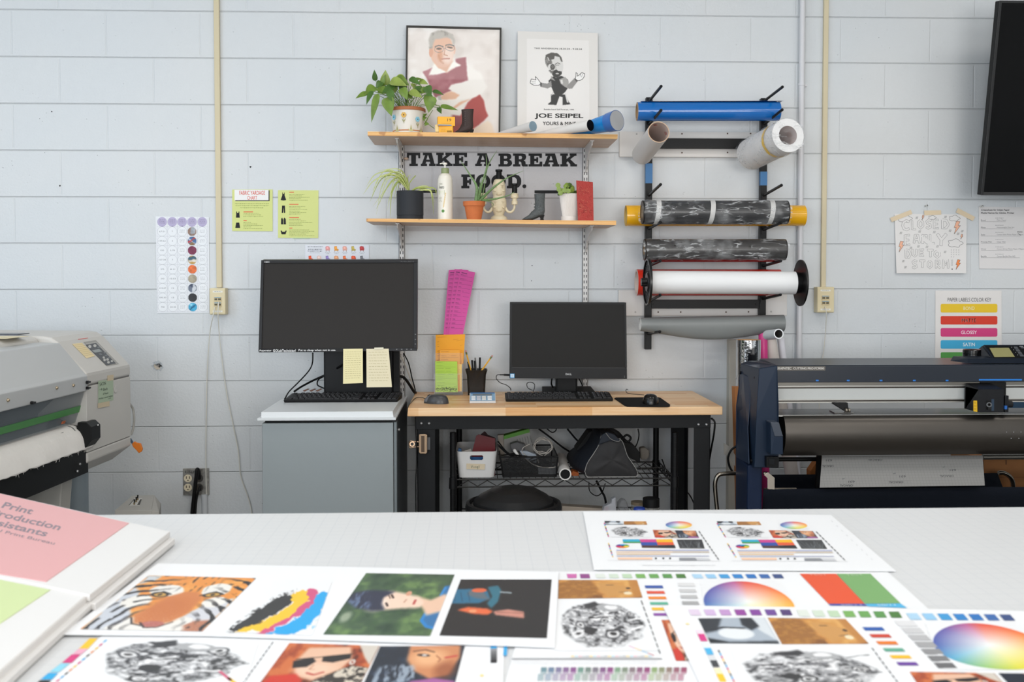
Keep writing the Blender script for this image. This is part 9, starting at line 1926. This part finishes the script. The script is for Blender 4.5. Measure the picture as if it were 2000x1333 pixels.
for k, c in enumerate(('#35a0d8', '#8a8b8e', '#707173', '#5a5b5d', '#474749', '#333335')): m.ppoly(S3.fn, [(959,1262+k*5.5),(971,1262+k*5.5),(970,1267.5+k*5.5),(957.5,1267.5+k*5.5)], .0003, c)
m.pcirc(S3.fn, 941, 1320, 4, .0003, '#f0d68a', 10, 2.4); m.build('colour_patches', S3.t)

# --- the strip of four photographs lying on top
S2 = Sheet([(308,1101),(640,1107),(1091,1117.5),(1083,1265),(700,1252),(400,1242),(120,1240)], ZT+.0042, 'long glossy sheet of four photographs: tiger, paint strokes, woman outdoors, blue figure')
S2.pic(tiger(), [k5(830,470), (500,1130), (395,1234), k5(448,770)], 'orange tiger face photograph'); S2.pic(cmyk(), [(545,1136),(648,1138),(610,1242),(440,1236)], 'black yellow magenta cyan paint strokes'); S2.pic(portrait_side(), [(715,1120),(888,1123),(840,1243),(631,1240)], 'woman with short dark hair lying sideways, green background'); S2.pic(bluepot(), [(900,1132.5),(1077.5,1132.5),(1068,1247),(858,1242)], 'dark photograph of a blue machine part and orange hand')
# --- near-right sheet
S5 = Sheet([(1294,1183),(1880,1191),(2040,1195),(2260,1345),(1372,1345)], ZT+.0034, 'proof sheet at the near right with eye, lion, big colour wheel and engine')
it = []
for i, c in enumerate(('#dccbe0', '#cfb4da', '#be94c8', '#93479a', '#83459a', '#6f4a95', '#523c72')): x = 510+i*67.5; it.append((c, ((x,480),(x+46,480),(x+58,505),(x+12,505))))
for i, c in enumerate(GRN): x = 990+i*68; it.append((c, ((x,482+i*1.2),(x+46,482+i*1.2),(x+62,510+i*1),(x+14,510+i*1))))
for i, c in enumerate(BLU): x = 1476+i*69; it.append((c, ((x,496+i*1),(x+48,496+i*1),(x+72,525+i*.6),(x+22,525+i*.6))))
for i, c in enumerate(('#2b5aa8', '#c8412f', '#e27a2a', '#5fa58c', '#efb923', '#6a3f9a')): x, y = 1282+i*30, 558+i*31; it.append((c, ((x,y),(x+88,y),(x+102,y+15),(x+14,y+15))))
for i in range(7): x, y = 1425+i*29, 530+i*31; g = 218-i*19; it.append(('#%02x%02x%02x' % (g, g, g+2), ((x,y),(x+82,y),(x+106,y+24),(x+22,y+24))))
for i, (c, y0_, y1_) in enumerate((('#f3d9e6', 570, 588), ('#d23a86', 588, 620), ('#e3f0f6', 628, 650), ('#4aaede', 650, 680), ('#d5d7da', 684, 705), ('#3f4044', 705, 735), ('#f6e6bd', 740, 765), ('#f2c22e', 765, 800))): x = 542+(y0_-570)*.47; it.append((c, ((x,y0_),(x+30,y0_),(x+30+(y1_-y0_)*.47,y1_),(x+(y1_-y0_)*.47,y1_))))
for i in range(12): x, y = 640+i*6.5, 660+i*13; it.append((('#333336', '#2fa6dd', '#d2407f', '#f2c22e')[i % 4], ((x,y),(x+7,y),(x+12,y+10),(x+5,y+10))))
for i in range(8): x, y = 1322+i*15, 650+i*20; it.append(('#55555a', ((x,y),(x+6,y),(x+16,y+14),(x+10,y+14))))
it.append(('#f2dc9a', ((498,540),(512,540),(514,547),(502,547))))
patches(S5, it)
S5.pic(wheel(190), [q8(*p) for p in ((1560,540),(1975,540),(2250,748),(1640,748))], 'large colour wheel, nearest one'); S5.pic(zebraeye(), [q8(*p) for p in ((553,519),(848,516),(916,632),(608,630))], 'blue-grey close-up photograph'); S5.pic(lion(), [q8(*p) for p in ((862,516),(1208,522),(1312,632),(926,634))], 'lion in profile'); S5.pic(engine(12, 220, 120), [q8(*p) for p in ((700,655),(1330,655),(1440,860),(760,860))], 'large grey engine drawing'); S5.pic(redhead(), [q8(*p) for p in ((1492,756),(1868,762),(1960,860),(1560,860))])
S5.pic(closeface(), [q8(*p) for p in ((1886,762),(2200,766),(2300,860),(1980,860))])

# ---- two white folders on the left
FW = mat('#dcdad8', .45); z0 = ZT
def folder(q, zt, th, lab, panel, pc, spine=True):
    t = T('folder', lab, 'folder', Zp(*q[0], ZT)); Q = [Zp(u, v, zt) for u, v in q]; n = len(Q)
    for k in range(2):
        m = MB(mat('#e6e4e2', .45)); zoff = -k*th/2; m.slab([p+Vector((.010*k, -.006*k, zoff)) for p in Q], Vector((0, 0, -th/2+.0012)), mat('#e2e0de', .42), mat('#d3d0cd', .5)); m.build('cover', t, bevel=.001)
    m = MB(mat('#d5d2cf', .6)); m.slab([p.lerp(sum(Q, Vector())/n, .02)+Vector((.005, -.003, -.001)) for p in Q], Vector((0, 0, -th+.003))); m.build('pages', t)
    m = MB(mat(pc, .4)); m.slab([Zp(u, v, zt+.0010) for u, v in panel], Vector((0, 0, -.0008))); m.build('colour_panel', t); return t
t = folder([(-120,937),(-2,963.5),(332,1038.5),(175,1163),(-30,1120),(-330,1010)], ZT+.024, .022, 'upper white folder with a pink cover panel titled Print Production Assistants', [(-100,943),(4,965.5),(252,1022),(90,1136.5),(-20,1118),(-290,1010)], '#dea5a5')
fq = lambda u, v, l=0.0: Zp(u, v, ZT+.0252+l); m = MB(mat('#8f8289', .5)); 
def ang(s_, x0, y0, L_, h_, ink='#8d8088', bold=.02):
    # text running along the folder's long edge
    dx, dy = L_*.975, L_*.225; ux, uy = -h_*.72, h_*.85; m.ptext(fq, s_, 0, 0, 0, 0, .0, ink, bold, quad=[(x0, y0), (x0+dx, y0+dy), (x0+dx+ux, y0+dy+uy), (x0+ux, y0+uy)])
ang('Print', 11, 981, 60, 13); ang('Production', -11, 994.5, 138, 13); ang('Assistants', -34, 1007.5, 135, 13); ang('@ VCU Print Bureau', -56, 1021, 170, 8, bold=.008); m.build('title', t)
t = folder([(-300,1095),(-20,1118),(172,1160),(-40,1345),(-500,1345)], ZT+.0215, .020, 'lower white folder with a yellow green cover panel at the near left', [(-200,1100),(0,1133),(98,1152.5),(0,1218),(-100,1280),(-300,1250)], '#ccdba0')
